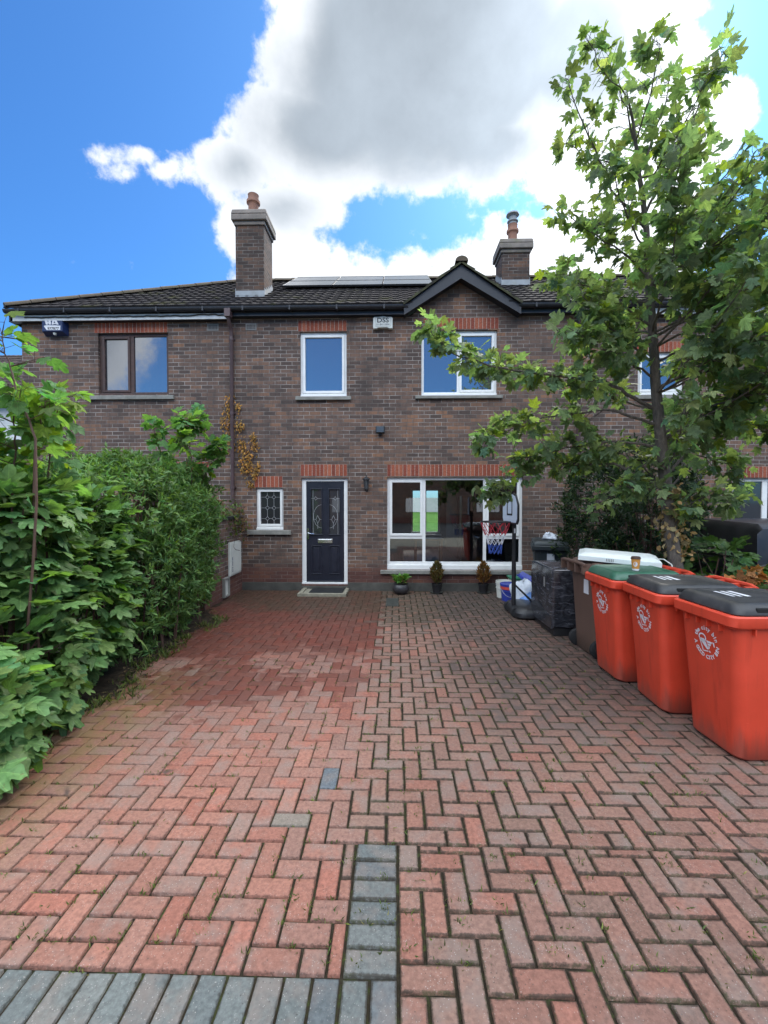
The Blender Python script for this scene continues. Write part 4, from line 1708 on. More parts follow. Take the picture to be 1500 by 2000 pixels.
# ---- the living room behind the large window
def make_room():
    X0, X1, Y0, Y1, Z0, Z1 = -0.35, XB2 - 0.1, D + 0.14, 14.85, 0.16, 2.52
    bw = (at(803, 980, Y1).x, at(859, 980, Y1).x, at(800, 1042, Y1).z, at(800, 955, Y1).z)
    mb = MB()
    mb.face([(X0, Y0, Z0), (X0, Y1, Z0), (X0, Y1, Z1), (X0, Y0, Z1)])
    mb.face([(X1, Y0, Z0), (X1, Y1, Z0), (X1, Y1, Z1), (X1, Y0, Z1)])
    mb.face([(X0, Y0, Z1), (X1, Y0, Z1), (X1, Y1, Z1), (X0, Y1, Z1)])
    a, b, c, d = bw
    mb.face([(X0, Y1, Z0), (a, Y1, Z0), (a, Y1, Z1), (X0, Y1, Z1)])
    mb.face([(b, Y1, Z0), (X1, Y1, Z0), (X1, Y1, Z1), (b, Y1, Z1)])
    mb.face([(a, Y1, Z0), (b, Y1, Z0), (b, Y1, c), (a, Y1, c)])
    mb.face([(a, Y1, d), (b, Y1, d), (b, Y1, Z1), (a, Y1, Z1)])
    # room side of the front wall
    for (p, q, r, s_) in ((X0, R_big[0], Z0, Z1), (R_big[1], X1, Z0, Z1), (R_big[0], R_big[1], Z0, R_big[2]), (R_big[0], R_big[1], R_big[3], Z1)):
        mb.face([(p, Y0, r), (q, Y0, r), (q, Y0, s_), (p, Y0, s_)])
    # chimney breast and inner partition
    mb.box(X0 + 0.001, X0 + 0.55, 10.8, 12.0, Z0 + 0.001, Z1 - 0.001)
    mb.box(1.72, 1.82, 12.2, Y1 - 0.001, Z0 + 0.001, Z1 - 0.001)
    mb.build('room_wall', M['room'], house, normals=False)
    fl = MB()
    fl.face([(X0, Y0, Z0), (X1, Y0, Z0), (X1, Y1, Z0), (X0, Y1, Z0)])
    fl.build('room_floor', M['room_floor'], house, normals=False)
    fr = MB()
    t = 0.06
    for (p, q, r, s_) in ((a, a + t, c, d), (b - t, b, c, d), (a + t, b - t, c, c + t), (a + t, b - t, d - t, d), ((a + b) / 2 - 0.03, (a + b) / 2 + 0.03, c + t, d - t)):
        fr.box(p, q, Y1 + 0.02, Y1 + 0.08, r, s_)
    fr.box(a - 0.05, b + 0.05, Y1 - 0.15, Y1 - 0.002, c - 0.06, c - 0.02)
    fr.build('back_window', M['upvc'], house)
    bk = MB()
    y = 15.0
    for (p, q, r, s_) in ((XB1, a, 0, WALL_TOP), (b, XB2, 0, WALL_TOP), (a, b, 0, c), (a, b, d, WALL_TOP)):
        bk.face([(p, y, r), (q, y, r), (q, y, s_), (p, y, s_)])
    bk.build('back_wall', M['brick'], house, normals=False)
    # table and cabinet inside
    t_ = thing('side_table', 'small wooden table inside the room, seen through the large window', 'table', (0.78, 10.4, Z0))
    m1 = MB()
    m1.box(-0.35, 0.35, -0.25, 0.25, 0.68, 0.72)
    m1.build('tabletop', M['wood'], t_, bevel=0.006, world=False)
    for sx in (-1, 1):
        for sy in (-1, 1):
            m1 = MB()
            m1.box(sx * 0.30 - 0.025, sx * 0.30 + 0.025, sy * 0.2 - 0.025, sy * 0.2 + 0.025, 0, 0.679)
            m1.build('leg', M['wood'], t_, world=False)
    cb = thing('wooden_cabinet', 'tall reddish wooden cabinet standing deep inside the room behind the glass', 'cabinet', (2.05, 11.9, Z0))
    m1 = MB()
    m1.box(-0.28, 0.28, -0.2, 0.2, 0, 1.75)
    m1.build('carcass', M['wood'], cb, bevel=0.01, world=False)
    for s_ in (-1, 1):
        m1 = MB()
        m1.box(min(s_ * 0.01, s_ * 0.265), max(s_ * 0.01, s_ * 0.265), -0.218, -0.201, 0.08, 1.68)
        m1.build('cabinet_door', M['wood'], cb, bevel=0.005, world=False)


make_room()

# ---- left neighbour (end of the terrace)
lh = thing('brick_house', 'left end-of-terrace brick house with brown timber window and hipped roof', 'house', ((XWL + XB1) / 2, D, 0))
R_l1 = rect(192, 329, 650, 771)
R_l2 = rect(292, 404, 924, 1085)
house_shell(lh, XWL, XB1, [R_l1, R_l2], left_side=True)
plinth(lh, XWL, XB1 - 0.005, fz(1138))
lintel(lh, *rect(184, 327, 630, 650))
lintel(lh, *rect(288, 408, 902, 923))
sill(lh, *rect(172, 341, 772, 781))
sill(lh, *rect(282, 412, 1085, 1093))
frame_window(lh, R_l1, M['timber'], M['glass_left'], [(0, 0.46, 0, 1, True), (0.46, 1, 0, 1, False)], border=0.06, mull=0.075, cill=0.06)
frame_window(lh, R_l2, M['timber'], M['glass_dark'], [(0, 0.5, 0, 1, True), (0.5, 1, 0, 1, False)], border=0.06, mull=0.075, cill=0.06)
make_roof(lh, XL, XB1, hip=True)
make_eaves(lh, XL, XB1, white=True, end=True)
air_vent(lh, 405, 427, 633, 646)

# cable clipped along the white board
mb = MB()
pts = []
for k in range(60):
    x = XL + 0.35 + (XB1 - XL - 0.4) * k / 59
    pts.append((x, EAVE_Y + 0.036, 5.348 + 0.004 * math.sin(k * 0.9) + 0.004 * math.sin(k * 2.3) + (0.02 if 50 < k < 57 else 0)))
mb.tube(pts, 0.011, 6)
mb.build('wall_cable', M['black'], lh, smooth=True)

# ---- right neighbour
rh = thing('brick_house', 'right-hand brick house half hidden behind the tall sycamore tree', 'house', ((XB2 + XR) / 2, D, 0))
R_r1 = rect(1246, 1336, 688, 771)
R_r2 = rect(1429, 1590, 934, 1085)
R_r3 = rect(1500, 1640, 650, 771)
house_shell(rh, XB2, XR, [R_r1, R_r2, R_r3], right_side=True)
plinth(rh, XB2 + 0.005, XR, fz(1138))
lintel(rh, *rect(1243, 1338, 667, 687))
lintel(rh, *rect(1427, 1592, 911, 933))
lintel(rh, *rect(1498, 1642, 628, 649))
sill(rh, *rect(1238, 1345, 772, 780))
sill(rh, *rect(1420, 1600, 1085, 1093))
sill(rh, *rect(1490, 1650, 772, 780))
frame_window(rh, R_r1, M['upvc'], M['glass_sky'], [(0, 1, 0, 1, True)])
frame_window(rh, R_r2, M['upvc'], M['glass_dark'], [(0, 0.42, 0, 1, False), (0.42, 1, 0, 1, False)], border=0.06, mull=0.10)
frame_window(rh, R_r3, M['upvc'], M['glass_sky'], [(0, 0.5, 0, 1, True), (0.5, 1, 0, 1, True)])
make_roof(rh, XB2, XR)
make_eaves(rh, XB2, XR, white=True)
downpipe(rh, 1128, 640, 1128, 900, 0.05)
mb = MB()
vx = at(1355, 992, D)
mb.lathe([(0.075, 0), (0.075, 0.03), (0.055, 0.03), (0.05, 0.005)], 0, 0, 0, 18)
o = mb.build('wall_flue', M['black'], rh, smooth=True, world=False)
o.location = Vector((vx.x, D - 0.001, vx.z)) - Vector(rh.location)
o.rotation_euler = (PI / 2, 0, 0)


# ---- distant house at far left and the cable to it
def far_house():
    p0 = at(45, 702, 15.5)
    e0 = at(45, 790, 15.0)
    r = thing('neighbouring_house', 'white rendered house with ribbed brown roof beyond the far left corner', 'house', (-16.5, 17, 0))
    Yf = 15.0
    ze = at(20, 772, Yf).z
    zr = at(20, 694, 19.0).z
    mb = MB()
    mb.box(-24, -12.4, Yf + 0.4, 23, -0.05, ze)
    mb.build('wall', M['white_render'], r)
    rf = MB()
    sd = Vector((0, 4.0, zr - ze)).normalized()
    nn = Vector((0, -(zr - ze), 4.0)).normalized()
    L = math.hypot(4.0, zr - ze)
    tiled_slope(rf, lambda s: -24.5, lambda s: -12.0, L, Vector((0, Yf, ze)), sd, nn, gauge=0.33, step=0.07)
    rf.face([(-24.5, 19.0, zr), (-12, 19.0, zr), (-12, 23, ze), (-24.5, 23, ze)], (0.06, 0.05, 0.045))
    rf.face([(-12, Yf, ze), (-12, 19, zr), (-12, 23, ze)], (0.06, 0.05, 0.045))
    for i in range(len(rf.c)):
        c = rf.c[i]
        rf.c[i] = (c[0] * 2.6, c[1] * 2.2, c[2] * 2.0)
    rf.build('roof', M['roof'], r, normals=False)
    g_ = MB()
    g_.box(-24.4, -12.0, Yf - 0.06, Yf + 0.05, ze - 0.14, ze - 0.01)
    g_.build('gutter', M['fascia'], r)
    for xw in (-15.6, -18.5):
        w = MB()
        for (p, q, u, v) in ((0, 0.07, 0, 1.2), (1.13, 1.2, 0, 1.2), (0.07, 1.13, 0, 0.07), (0.07, 1.13, 1.13, 1.2), (0.57, 0.63, 0.07, 1.13)):
            w.box(xw + p, xw + q, Yf + 0.33, Yf + 0.41, 3.0 + u, 3.0 + v)
        wo = w.build('window', M['upvc'], r)
        pn = MB()
        pn.box(xw + 0.05, xw + 1.15, Yf + 0.37, Yf + 0.398, 3.05, 4.15)
        pn.build('pane', M['glass_dark'], wo)


far_house()
mb = MB()
a = at(44, 663, 8.75)
b = at(-140, 622, 11.0)
mb.tube([a + (b - a) * (k / 10) + Vector((0, 0, -0.08 * math.sin(PI * k / 10))) for k in range(11)], 0.016, 6)
o = mb.build('overhead_cable', M['black'], smooth=True)
tag(o, 'thin black overhead cable meeting the left house corner below the eaves', 'cable')

# ---- terrace across the street (seen only in the window reflections)
opp = thing('opposite_terrace', 'brick terrace on the other side of the street, mirrored in the glass', 'house', (0, -20, 0))
mb = MB()
mb.box(-26, 26, -27, -20, -0.05, 4.9)
mb.build('wall', M['brick'], opp)
mb = MB()
mb.face([(-26.4, -19.6, 4.85), (26.4, -19.6, 4.85), (26.4, -23.5, 7.3), (-26.4, -23.5, 7.3)], (0.05, 0.045, 0.042))
mb.face([(-26.4, -27.4, 4.85), (26.4, -27.4, 4.85), (26.4, -23.5, 7.3), (-26.4, -23.5, 7.3)], (0.05, 0.045, 0.042))
mb.build('roof', M['roof'], opp)
for k in range(8):
    for z in (0.9, 3.4):
        w = MB()
        w.box(-24 + k * 6.2, -22.4 + k * 6.2, -20.0, -19.96, z, z + 1.2)
        w.build('window', M['upvc'], opp)

# garden behind, seen through the room
mb = MB()
mb.box(-9, 13, 26, 26.25, -0.05, 2.0)
o = mb.build('garden_wall', M['white_render'])
tag(o, 'pale garden wall glimpsed through the back window of the room', 'wall')


# ------------------------------------------------------------------ solar panels
def solar():
    p00 = on_roof(552, 569)
    p01 = on_roof(592, 546)
    lift = roof_n * 0.12
    s0 = (p00.y - EAVE_Y) / PLAN
    # columns (portrait, two rows)
    xs0 = p00.x
    y0 = p00.y
    top_z = RIDGE_Z + 0.02
    total = (RIDGE_Y - y0) / PLAN + 0.10
    rows = 2
    h = total / rows - 0.02
    wdt = on_roof(649, 567).x - p00.x
    names = [['lower', 'upper'], ['lower', 'upper'], ['lower', 'upper']]
    words = ['beside the left chimney', 'in the middle of the roof', 'beside the small gable']
    for c in range(3):
        for r in range(rows):
            o_ = Vector((xs0 + c * (wdt + 0.015), y0, EAVE_Z + SLOPE * (y0 - EAVE_Y))) + slope_dir * (r * (h + 0.02)) + lift
            t = thing('solar_panel', '%s glossy dark solar panel %s' % (['lower', 'upper'][r], words[c]), 'solar panel', o_, 0, 'solar panels on the middle roof')
            W = wdt
            fm = MB()
            X = Vector((1, 0, 0))
            base = Vector((0, 0, 0))

            def quadbox(u0, u1, v0, v1, n0, n1):
                P = []
                for n_ in (n0, n1):
                    for (u_, v_) in ((u0, v0), (u1, v0), (u1, v1), (u0, v1)):
                        P.append(X * u_ + slope_dir * v_ + roof_n * n_)
                i = len(fm.v)
                fm.v += [tuple(p) for p in P]
                for f in ((0, 3, 2, 1), (4, 5, 6, 7), (0, 1, 5, 4), (1, 2, 6, 5), (2, 3, 7, 6), (3, 0, 4, 7)):
                    fm.f.append(tuple(i + k for k in f))
                    fm.c.append(None)
            e = 0.014
            quadbox(0, W, 0, e, -0.035, 0.004)
            quadbox(0, W, h - e, h, -0.035, 0.004)
            quadbox(0, e, e, h - e, -0.035, 0.004)
            quadbox(W - e, W, e, h - e, -0.035, 0.004)
            fm.build('frame', M['fascia'], t, world=False)
            fm = MB()
            quadbox(e, W - e, e, h - e, -0.03, 0.0)
            fm.build('glass', M['panel'], t, world=False)


solar()


# ------------------------------------------------------------------ fittings on the front
def facing(x, y, z):
    """text plane facing the camera side (-Y)"""
    m = Matrix.Rotation(PI / 2, 4, 'X')
    m.translation = (x, y, z)
    return m


def alarm_white():
    x0, x1, z0, z1 = rect(729, 767, 622, 645)
    t = thing('security_alarm', 'white alarm box lettered DSS high on the middle house wall', 'alarm box', ((x0 + x1) / 2, D, z0))
    w, h = (x1 - x0) / 2, z1 - z0
    cx = (x0 + x1) / 2
    mb = MB()
    poly = []
    for (px, pz) in ((-1, 0.0), (-0.62, 0.0), (-0.5, 0.09), (0.5, 0.09), (0.62, 0.0), (1, 0.0), (1.0, 0.9), (0.86, 1.0), (0.4, 1.0), (0, 1.06), (-0.4, 1.0), (-0.86, 1.0), (-1.0, 0.9)):
        poly.append((cx + px * w, z0 + pz * h))
    mb.prism(poly, D - 0.085, D - 0.002)
    mb.build('casing', M['white_plastic'], t, bevel=0.012, seg=3)
    pr = MB()
    pr.add_text('DSS', h * 0.55, facing(cx, D - 0.0865, z0 + h * 0.68), 0.001, True, xscale=1.12)
    pr.add_text('01-8411004', h * 0.20, facing(cx, D - 0.0865, z0 + h * 0.34), 0.0008, False, xscale=1.15)
    yy_ = D - 0.0868
    for (a, b) in (((-0.76, 0.2), (0.76, 0.2)), ((-0.76, 0.92), (0.76, 0.92)), ((-0.76, 0.2), (-0.76, 0.92)), ((0.76, 0.2), (0.76, 0.92))):
        pr.bar((cx + a[0] * w, yy_, z0 + a[1] * h), (cx + b[0] * w, yy_, z0 + b[1] * h), 0.002, 0.003, up=(0, 1, 0))
    pr.build('lettering', M['dark_print'], t, normals=False)


alarm_white()


def alarm_blue():
    x0, x1, z0, z1 = rect(92, 137, 629, 655)
    t = thing('security_alarm', 'navy blue alarm box with white emblem under the left eaves', 'alarm box', ((x0 + x1) / 2, D, z0))
    cx, w, h = (x0 + x1) / 2 - 0.03, (x1 - x0) / 2 - 0.03, z1 - z0
    mb = MB()
    f0 = [(cx - w, D - 0.13, z0 + 0.03), (cx + w, D - 0.13, z0 + 0.03), (cx + w, D - 0.13, z1), (cx - w, D - 0.13, z1)]
    f1 = [(cx - w * 1.1, D - 0.002, z0 - 0.03), (cx + w * 1.2, D - 0.002, z0 - 0.03), (cx + w * 1.2, D - 0.002, z1 + 0.02), (cx - w * 1.1, D - 0.002, z1 + 0.02)]
    mb.grid_ring([f0, f1], True, True, True)
    mb.build('casing', M['navy_plastic'], t, bevel=0.012, seg=3)
    y = D - 0.1325
    e = MB()
    X = lambda u: cx + (u - 0.5) * 2 * w
    Z = lambda v: z0 + 0.03 + v * (h - 0.03)
    # boat-shaped band
    e.prism([(X(0.10), Z(0.46)), (X(0.25), Z(0.52)), (X(0.92), Z(0.46)), (X(0.90), Z(0.10)), (X(0.24), Z(0.10))], y, y + 0.002)
    # N
    e.prism([(X(0.14), Z(0.96)), (X(0.24), Z(0.96)), (X(0.33), Z(0.74)), (X(0.34), Z(0.96)), (X(0.44), Z(0.96)), (X(0.46), Z(0.56)), (X(0.36), Z(0.56)), (X(0.30), Z(0.74)), (X(0.30), Z(0.56)), (X(0.21), Z(0.56))], y, y + 0.002)
    # A
    e.prism([(X(0.49), Z(0.56)), (X(0.53), Z(0.97)), (X(0.71), Z(0.97)), (X(0.84), Z(0.56)), (X(0.74), Z(0.54)), (X(0.61), Z(0.86)), (X(0.57), Z(0.56))], y, y + 0.002)
    e.prism([(X(0.57), Z(0.68)), (X(0.57), Z(0.60)), (X(0.72), Z(0.60)), (X(0.69), Z(0.68))], y - 0.001, y + 0.002)
    e.build('emblem', M['white_print'], t)
    n = MB()
    n.add_text('977877', h * 0.26, facing(X(0.56), y - 0.0012, Z(0.22)), 0.0008, True, xscale=1.12)
    n.build('lettering', M['dark_print'], t, normals=False)
    lm = MB()
    lm.lathe([(0.0, -0.045), (0.02, -0.04), (0.032, -0.02), (0.034, 0.0)], cx + 0.02, D - 0.08, z0 + 0.012, 14)
    lm.build('strobe_lamp', M['white_plastic'], t, smooth=True)


alarm_blue()


def wall_lantern():
    c = at(716, 945, D)
    t = thing('wall_lantern', 'small black lantern on the brick between door and large window', 'lamp', (c.x, D, c.z - 0.15))
    x, y = c.x, D - 0.11
    zb, zt = at(716, 958, D).z, at(716, 932, D).z
    mb = MB()
    mb.box(x - 0.03, x + 0.03, D - 0.015, D - 0.001, zb - 0.01, zb + 0.12)
    mb.tube([(x, D - 0.014, zb + 0.03), (x, D - 0.06, zb - 0.005), (x, y, zb + 0.005)], 0.009, 8)
    mb.build('bracket', M['black'], t)
    mb = MB()
    mb.lathe([(0.0, 0.305), (0.012, 0.295), (0.008, 0.275), (0.03, 0.255), (0.075, 0.222), (0.078, 0.21), (0.05, 0.212)], x, y, zb, 6)
    for k in range(6):
        t_ = 2 * PI * k / 6
        mb.bar((x + 0.034 * math.cos(t_), y + 0.034 * math.sin(t_), zb + 0.02), (x + 0.055 * math.cos(t_), y + 0.055 * math.sin(t_), zb + 0.213), 0.007, 0.007)
    mb.lathe([(0.012, -0.02), (0.028, 0.0), (0.04, 0.02), (0.028, 0.024)], x, y, zb, 6)
    mb.build('cage', M['black'], t)
    mb = MB()
    mb.lathe([(0.030, 0.024), (0.048, 0.208)], x, y, zb, 6)
    mb.build('lantern_glass', M['lantern_glass'], t)


wall_lantern()


def floodlight():
    c = at(743, 842, D)
    t = thing('floodlight', 'square dark floodlight fixed to the wall above the lantern', 'lamp', (c.x, D, c.z - 0.09))
    x, z = c.x, c.z
    mb = MB()
    mb.box(x - 0.09, x + 0.09, D - 0.13, D - 0.05, z - 0.06, z + 0.085)
    mb.build('housing', M['black'], t, bevel=0.018, seg=3)
    mb = MB()
    mb.box(x - 0.07, x + 0.07, D - 0.136, D - 0.1295, z - 0.042, z + 0.066)
    mb.build('lens', M['lantern_glass'], t, bevel=0.005)
    mb = MB()
    mb.box(x - 0.03, x + 0.03, D - 0.06, D - 0.002, z - 0.09, z - 0.05)
    mb.tube([(x, D - 0.05, z - 0.09), (x, D - 0.05, z - 0.065)], 0.03, 12)
    mb.build('bracket', M['black'], t)


floodlight()


# ---- low boundary wall with the two meter boxes
def boundary_wall():
    xw = ground(470, 1156).x - 0.04
    mb = MB()
    y0 = 6.85
    zt = 1.42
    o = thing('boundary_wall', 'low brick boundary wall running out beside the hedge', 'wall', (xw - 0.11, (y0 + D) / 2, 0))
    mb.box(xw - 0.22, xw, y0, D - 0.003, -0.03, zt)
    mb.build('brickwork', M['brick_side'], o)
    cp = MB()
    cp.box(xw - 0.25, xw + 0.03, y0 - 0.03, D - 0.004, zt + 0.001, zt + 0.06)
    cp.build('coping', M['iron'], o, bevel=0.01)
    # meter cabinet
    ya = 850 * abs(xw + 0.05) / (772 - 446.5) * 1.0
    yb_ = 850 * abs(xw + 0.05) / (772 - 467.5)
    za, zb_ = at(468, 1117, yb_).z, at(468, 1055, yb_).z
    t = thing('meter_box', 'large white meter cabinet on the boundary wall beside the small window', 'meter box', (xw, (ya + yb_) / 2, za))
    m = MB()
    m.box(xw + 0.001, xw + 0.045, ya, yb_, za, zb_)
    m.build('cabinet', M['white_plastic'], t, bevel=0.008)
    m = MB()
    m.box(xw + 0.046, xw + 0.058, ya + 0.03, yb_ - 0.02, za + 0.03, zb_ - 0.03)
    m.build('cabinet_door', M['white_plastic'], t, bevel=0.004)
    m = MB()
    mm = Matrix.Rotation(PI / 2, 4, 'Z') @ Matrix.Rotation(PI / 2, 4, 'X') @ Matrix.Rotation(PI / 2, 4, 'Z')
    mm.translation = (xw + 0.0588, ya + 0.075, (za * 0.66 + zb_ * 0.34))
    m.add_text('GAS METER', 0.055, mm, 0.0006, True)
    # (kept faint: worn blue print)
    m.build('lettering', M['navy_plastic'], t, normals=False)
    ya2, yb2 = ya - 0.28, ya - 0.03
    t2 = thing('service_box', 'small pale open service hatch low on the boundary wall', 'meter box', (xw, (ya2 + yb2) / 2, 0.06))
    m = MB()
    for (p, q, r, s_) in ((ya2, ya2 + 0.035, 0.05, 0.40), (yb2 - 0.035, yb2, 0.05, 0.40), (ya2 + 0.035, yb2 - 0.035, 0.05, 0.085), (ya2 + 0.035, yb2 - 0.035, 0.36, 0.40)):
        m.box(xw + 0.001, xw + 0.05, p, q, r, s_)
    m.build('frame', M['sill'], t2, bevel=0.006)
    m = MB()
    m.box(xw + 0.001, xw + 0.022, ya2 + 0.036, yb2 - 0.036, 0.086, 0.359)
    m.build('cover', M['white_plastic'], t2)
    return xw, zt


WX, WZ = boundary_wall()


# ------------------------------------------------------------------ door mat, drain, pots
def door_mat():
    a, b = ground(580, 1165), ground(676, 1165)
    t = thing('doormat_surround', 'pale stone slab edging round the doormat in front of the navy door', 'step', ((a.x + b.x) / 2, (a.y + D) / 2, 0))
    x0, x1, y0, y1 = a.x, b.x, a.y, D - 0.035
    m = MB()
    m.box(x0, x1, y0, y0 + 0.07, -0.01, 0.055)
    m.box(x0, x0 + 0.07, y0 + 0.071, y1, -0.01, 0.054)
    m.box(x1 - 0.07, x1, y0 + 0.071, y1, -0.01, 0.053)
    m.box(x0 + 0.071, x1 - 0.071, y0 + 0.071, y1, -0.01, 0.03)
    m.build('edging', M['slab'], t, bevel=0.008)
    mm = MB()
    mm.box(x0 + 0.19, x1 - 0.085, y0 + 0.085, y1 - 0.02, 0.0312, 0.05)
    o = mm.build('doormat', M['mat'], bevel=0.004)
    tag(o, 'black rubber doormat lying in the stone surround below the navy door', 'doormat')
    q = ground(766, 1176)
    m = MB()
    m.box(q.x - 0.11, q.x + 0.11, q.y - 0.30, q.y + 0.30, -0.03, 0.006)
    for k in range(9):
        m.box(q.x - 0.09, q.x + 0.09, q.y - 0.27 + k * 0.06, q.y - 0.25 + k * 0.06, 0.0062, 0.010)
    o = m.build('drain_cover', M['iron'], bevel=0.003)
    tag(o, 'dark iron drain cover set in the paving near the round plant pot', 'drain cover')


door_mat()


# ------------------------------------------------------------------ leaves
def palmate():
    """sycamore leaf, unit length, in the x,y plane with the midrib along +y; slightly folded"""
    half = [(0.0, 0.02), (0.18, -0.08), (0.37, -0.01), (0.52, 0.14), (0.48, 0.26), (0.37, 0.34), (0.50, 0.44), (0.57, 0.63), (0.49, 0.70), (0.37, 0.70), (0.25, 0.63), (0.25, 0.77), (0.13, 0.91), (0.0, 1.0)]
    pts = half + [(-x, y) for x, y in reversed(half[1:-1])]
    V = [(0, 0.36, 0.0)]
    for x, y in pts:
        z = 0.16 * abs(x) - 0.22 * (y - 0.36) ** 2 - 0.18 * x * x * 2
        V.append((x, y, z))
    n = len(pts)
    Fc = [(0, 1 + i, 1 + (i + 1) % n) for i in range(n)]
    return np.array(V), np.array(Fc)


def pointed_palm():
    """sycamore leaf with sharper lobes"""
    half = [(0.0, 0.02), (0.17, -0.07), (0.36, 0.01), (0.53, 0.13), (0.44, 0.25), (0.33, 0.33), (0.47, 0.43), (0.60, 0.69), (0.46, 0.69), (0.34, 0.70), (0.21, 0.62), (0.23, 0.75), (0.11, 0.90), (0.0, 1.04)]
    pts = half + [(-x, y) for x, y in reversed(half[1:-1])]
    V = [(0, 0.36, 0.0)]
    for x, y in pts:
        V.append((x, y, 0.16 * abs(x) - 0.22 * (y - 0.36) ** 2 - 0.36 * x * x))
    n = len(pts)
    return np.array(V), np.array([(0, 1 + i, 1 + (i + 1) % n) for i in range(n)])


def simple_palm():
    """fewer corners for far or tiny leaves"""
    half = [(0.0, 0.0), (0.46, 0.12), (0.31, 0.34), (0.55, 0.68), (0.19, 0.64), (0.0, 1.0)]
    pts = half + [(-x, y) for x, y in reversed(half[1:-1])]
    V = [(0, 0.36, 0.0)] + [(x, y, 0.16 * abs(x) - 0.22 * (y - 0.36) ** 2) for x, y in pts]
    n = len(pts)
    return np.array(V), np.array([(0, 1 + i, 1 + (i + 1) % n) for i in range(n)])


def lance(w=0.13):
    V = [(0, 0, 0), (w * 0.8, 0.3, 0.035), (w, 0.55, 0.03), (0, 1.0, -0.10), (-w, 0.55, 0.03), (-w * 0.8, 0.3, 0.035), (0, 0.5, 0.0)]
    Fc = [(0, 1, 6), (1, 2, 6), (2, 3, 6), (3, 4, 6), (4, 5, 6), (5, 0, 6)]
    return np.array(V), np.array(Fc)


def oval():
    V = [(0, 0, 0), (0.25, 0.3, 0.05), (0.27, 0.6, 0.04), (0, 1.0, -0.08), (-0.27, 0.6, 0.04), (-0.25, 0.3, 0.05), (0, 0.5, 0)]
    Fc = [(0, 1, 6), (1, 2, 6), (2, 3, 6), (3, 4, 6), (4, 5, 6), (5, 0, 6)]
    return np.array(V), np.array(Fc)


def unit(a):
    return a / np.maximum(np.linalg.norm(a, axis=-1, keepdims=True), 1e-9)


def leaves(name, mat, parent, tmpl, pos, direc, normal, size, tint, curl=None):
    """one mesh of many leaves: pos at the leaf base, direc along the midrib, normal of the blade"""
    V0, F0 = tmpl
    nv_ = 8
    J = RNG.normal(1.0, 0.085, (nv_, len(V0), 1)) * RNG.normal(1.0, 0.05, (nv_, 1, 3))
    VV0 = V0[None] * np.concatenate([J[:, :, :1] if J.shape[2] == 1 else J[:, :, :1], J[:, :, 1:2] if J.shape[2] > 1 else J[:, :, :1], J[:, :, 2:3] if J.shape[2] > 2 else J[:, :, :1]], 2)
    pos, direc, normal = np.asarray(pos, float), unit(np.asarray(direc, float)), np.asarray(normal, float)
    N = len(pos)
    side = unit(np.cross(direc, normal))
    nrm = np.cross(side, direc)
    size = np.asarray(size, float).reshape(N, 1, 1)
    VS = VV0[RNG.integers(0, nv_, N)]
    cz = VS[:, :, 2:3] * (RNG.uniform(0.1, 3.0, (N, 1, 1)))
    asp = RNG.uniform(0.85, 1.15, (N, 1, 1))
    P = pos[:, None] + size * (VS[:, :, 0:1] * asp * side[:, None] + VS[:, :, 1:2] * direc[:, None] + cz * nrm[:, None])
    Fc = (F0[None] + (np.arange(N) * len(V0))[:, None, None]).reshape(-1, F0.shape[1])
    T = np.repeat(np.asarray(tint, float), len(F0), axis=0)
    o = np_mesh(name, mat, P.reshape(-1, 3), Fc, T, parent)
    lu = o.data.attributes.new("leaf_uv", 'FLOAT_VECTOR', 'POINT')
    lu.data.foreach_set("vector", np.tile(V0.astype(np.float32), (N, 1)).ravel())
    return o


def greens(N, base, spread=0.25, yellow=0.06, ycol=(0.20, 0.22, 0.03)):
    base = np.array(base)
    k = RNG.normal(1.0, spread, (N, 1)).clip(0.45, 1.7)
    hue = RNG.normal(0, 0.10, (N, 1))
    t = base[None] * k * np.concatenate([1 + hue, np.ones((N, 1)), 1 - hue * 0.6], 1)
    m = RNG.random(N) < yellow
    t[m] = np.array(ycol) * RNG.uniform(0.6, 1.2, (m.sum(), 1))
    return t


def rand_dirs(N):
    return unit(RNG.normal(size=(N, 3)))


def shoot_leaves(tips, per=7, size=(0.09, 0.15), petiole=0.09, up=0.55):
    """whorls of palmate leaves round twig points; tips: list of (pos, dir)"""
    P, Dr, Nm, S, pet = [], [], [], [], []
    for (p, d) in tips:
        p, d = np.array(p), unit(np.array(d, float))
        n = max(2, int(per + RNG.normal(0, per * 0.25)))
        az0 = RNG.uniform(0, 2 * PI)
        a = unit(np.cross(d, [0.3, 0.2, 1.0]) + 1e-6)
        b = np.cross(d, a)
        for k in range(n):
            az = az0 + k * 2.4
            out = a * math.cos(az) + b * math.sin(az)
            q = p - d * RNG.uniform(0, 0.12)
            dirv = unit(out * 1.0 + d * RNG.uniform(0.0, 0.7) + np.array([0, 0, RNG.uniform(-0.25, 0.35)]))
            e = q + dirv * petiole * RNG.uniform(0.6, 1.3)
            blade = unit(dirv + np.array([0, 0, -RNG.uniform(0.1, 0.9)]) + RNG.normal(0, 0.22, 3))
            nm = unit(np.array([0, 0, 1.0]) * up + out * 0.15 + RNG.normal(0, 0.38, 3))
            P.append(e)
            Dr.append(blade)
            Nm.append(nm)
            S.append(RNG.uniform(*size))
            pet.append((q, e))
    return np.array(P), np.array(Dr), np.array(Nm), np.array(S), pet


def petioles(mb, pet, r=0.0016):
    for q, e in pet:
        mb.tube([q, e], r, 3, cap=False)


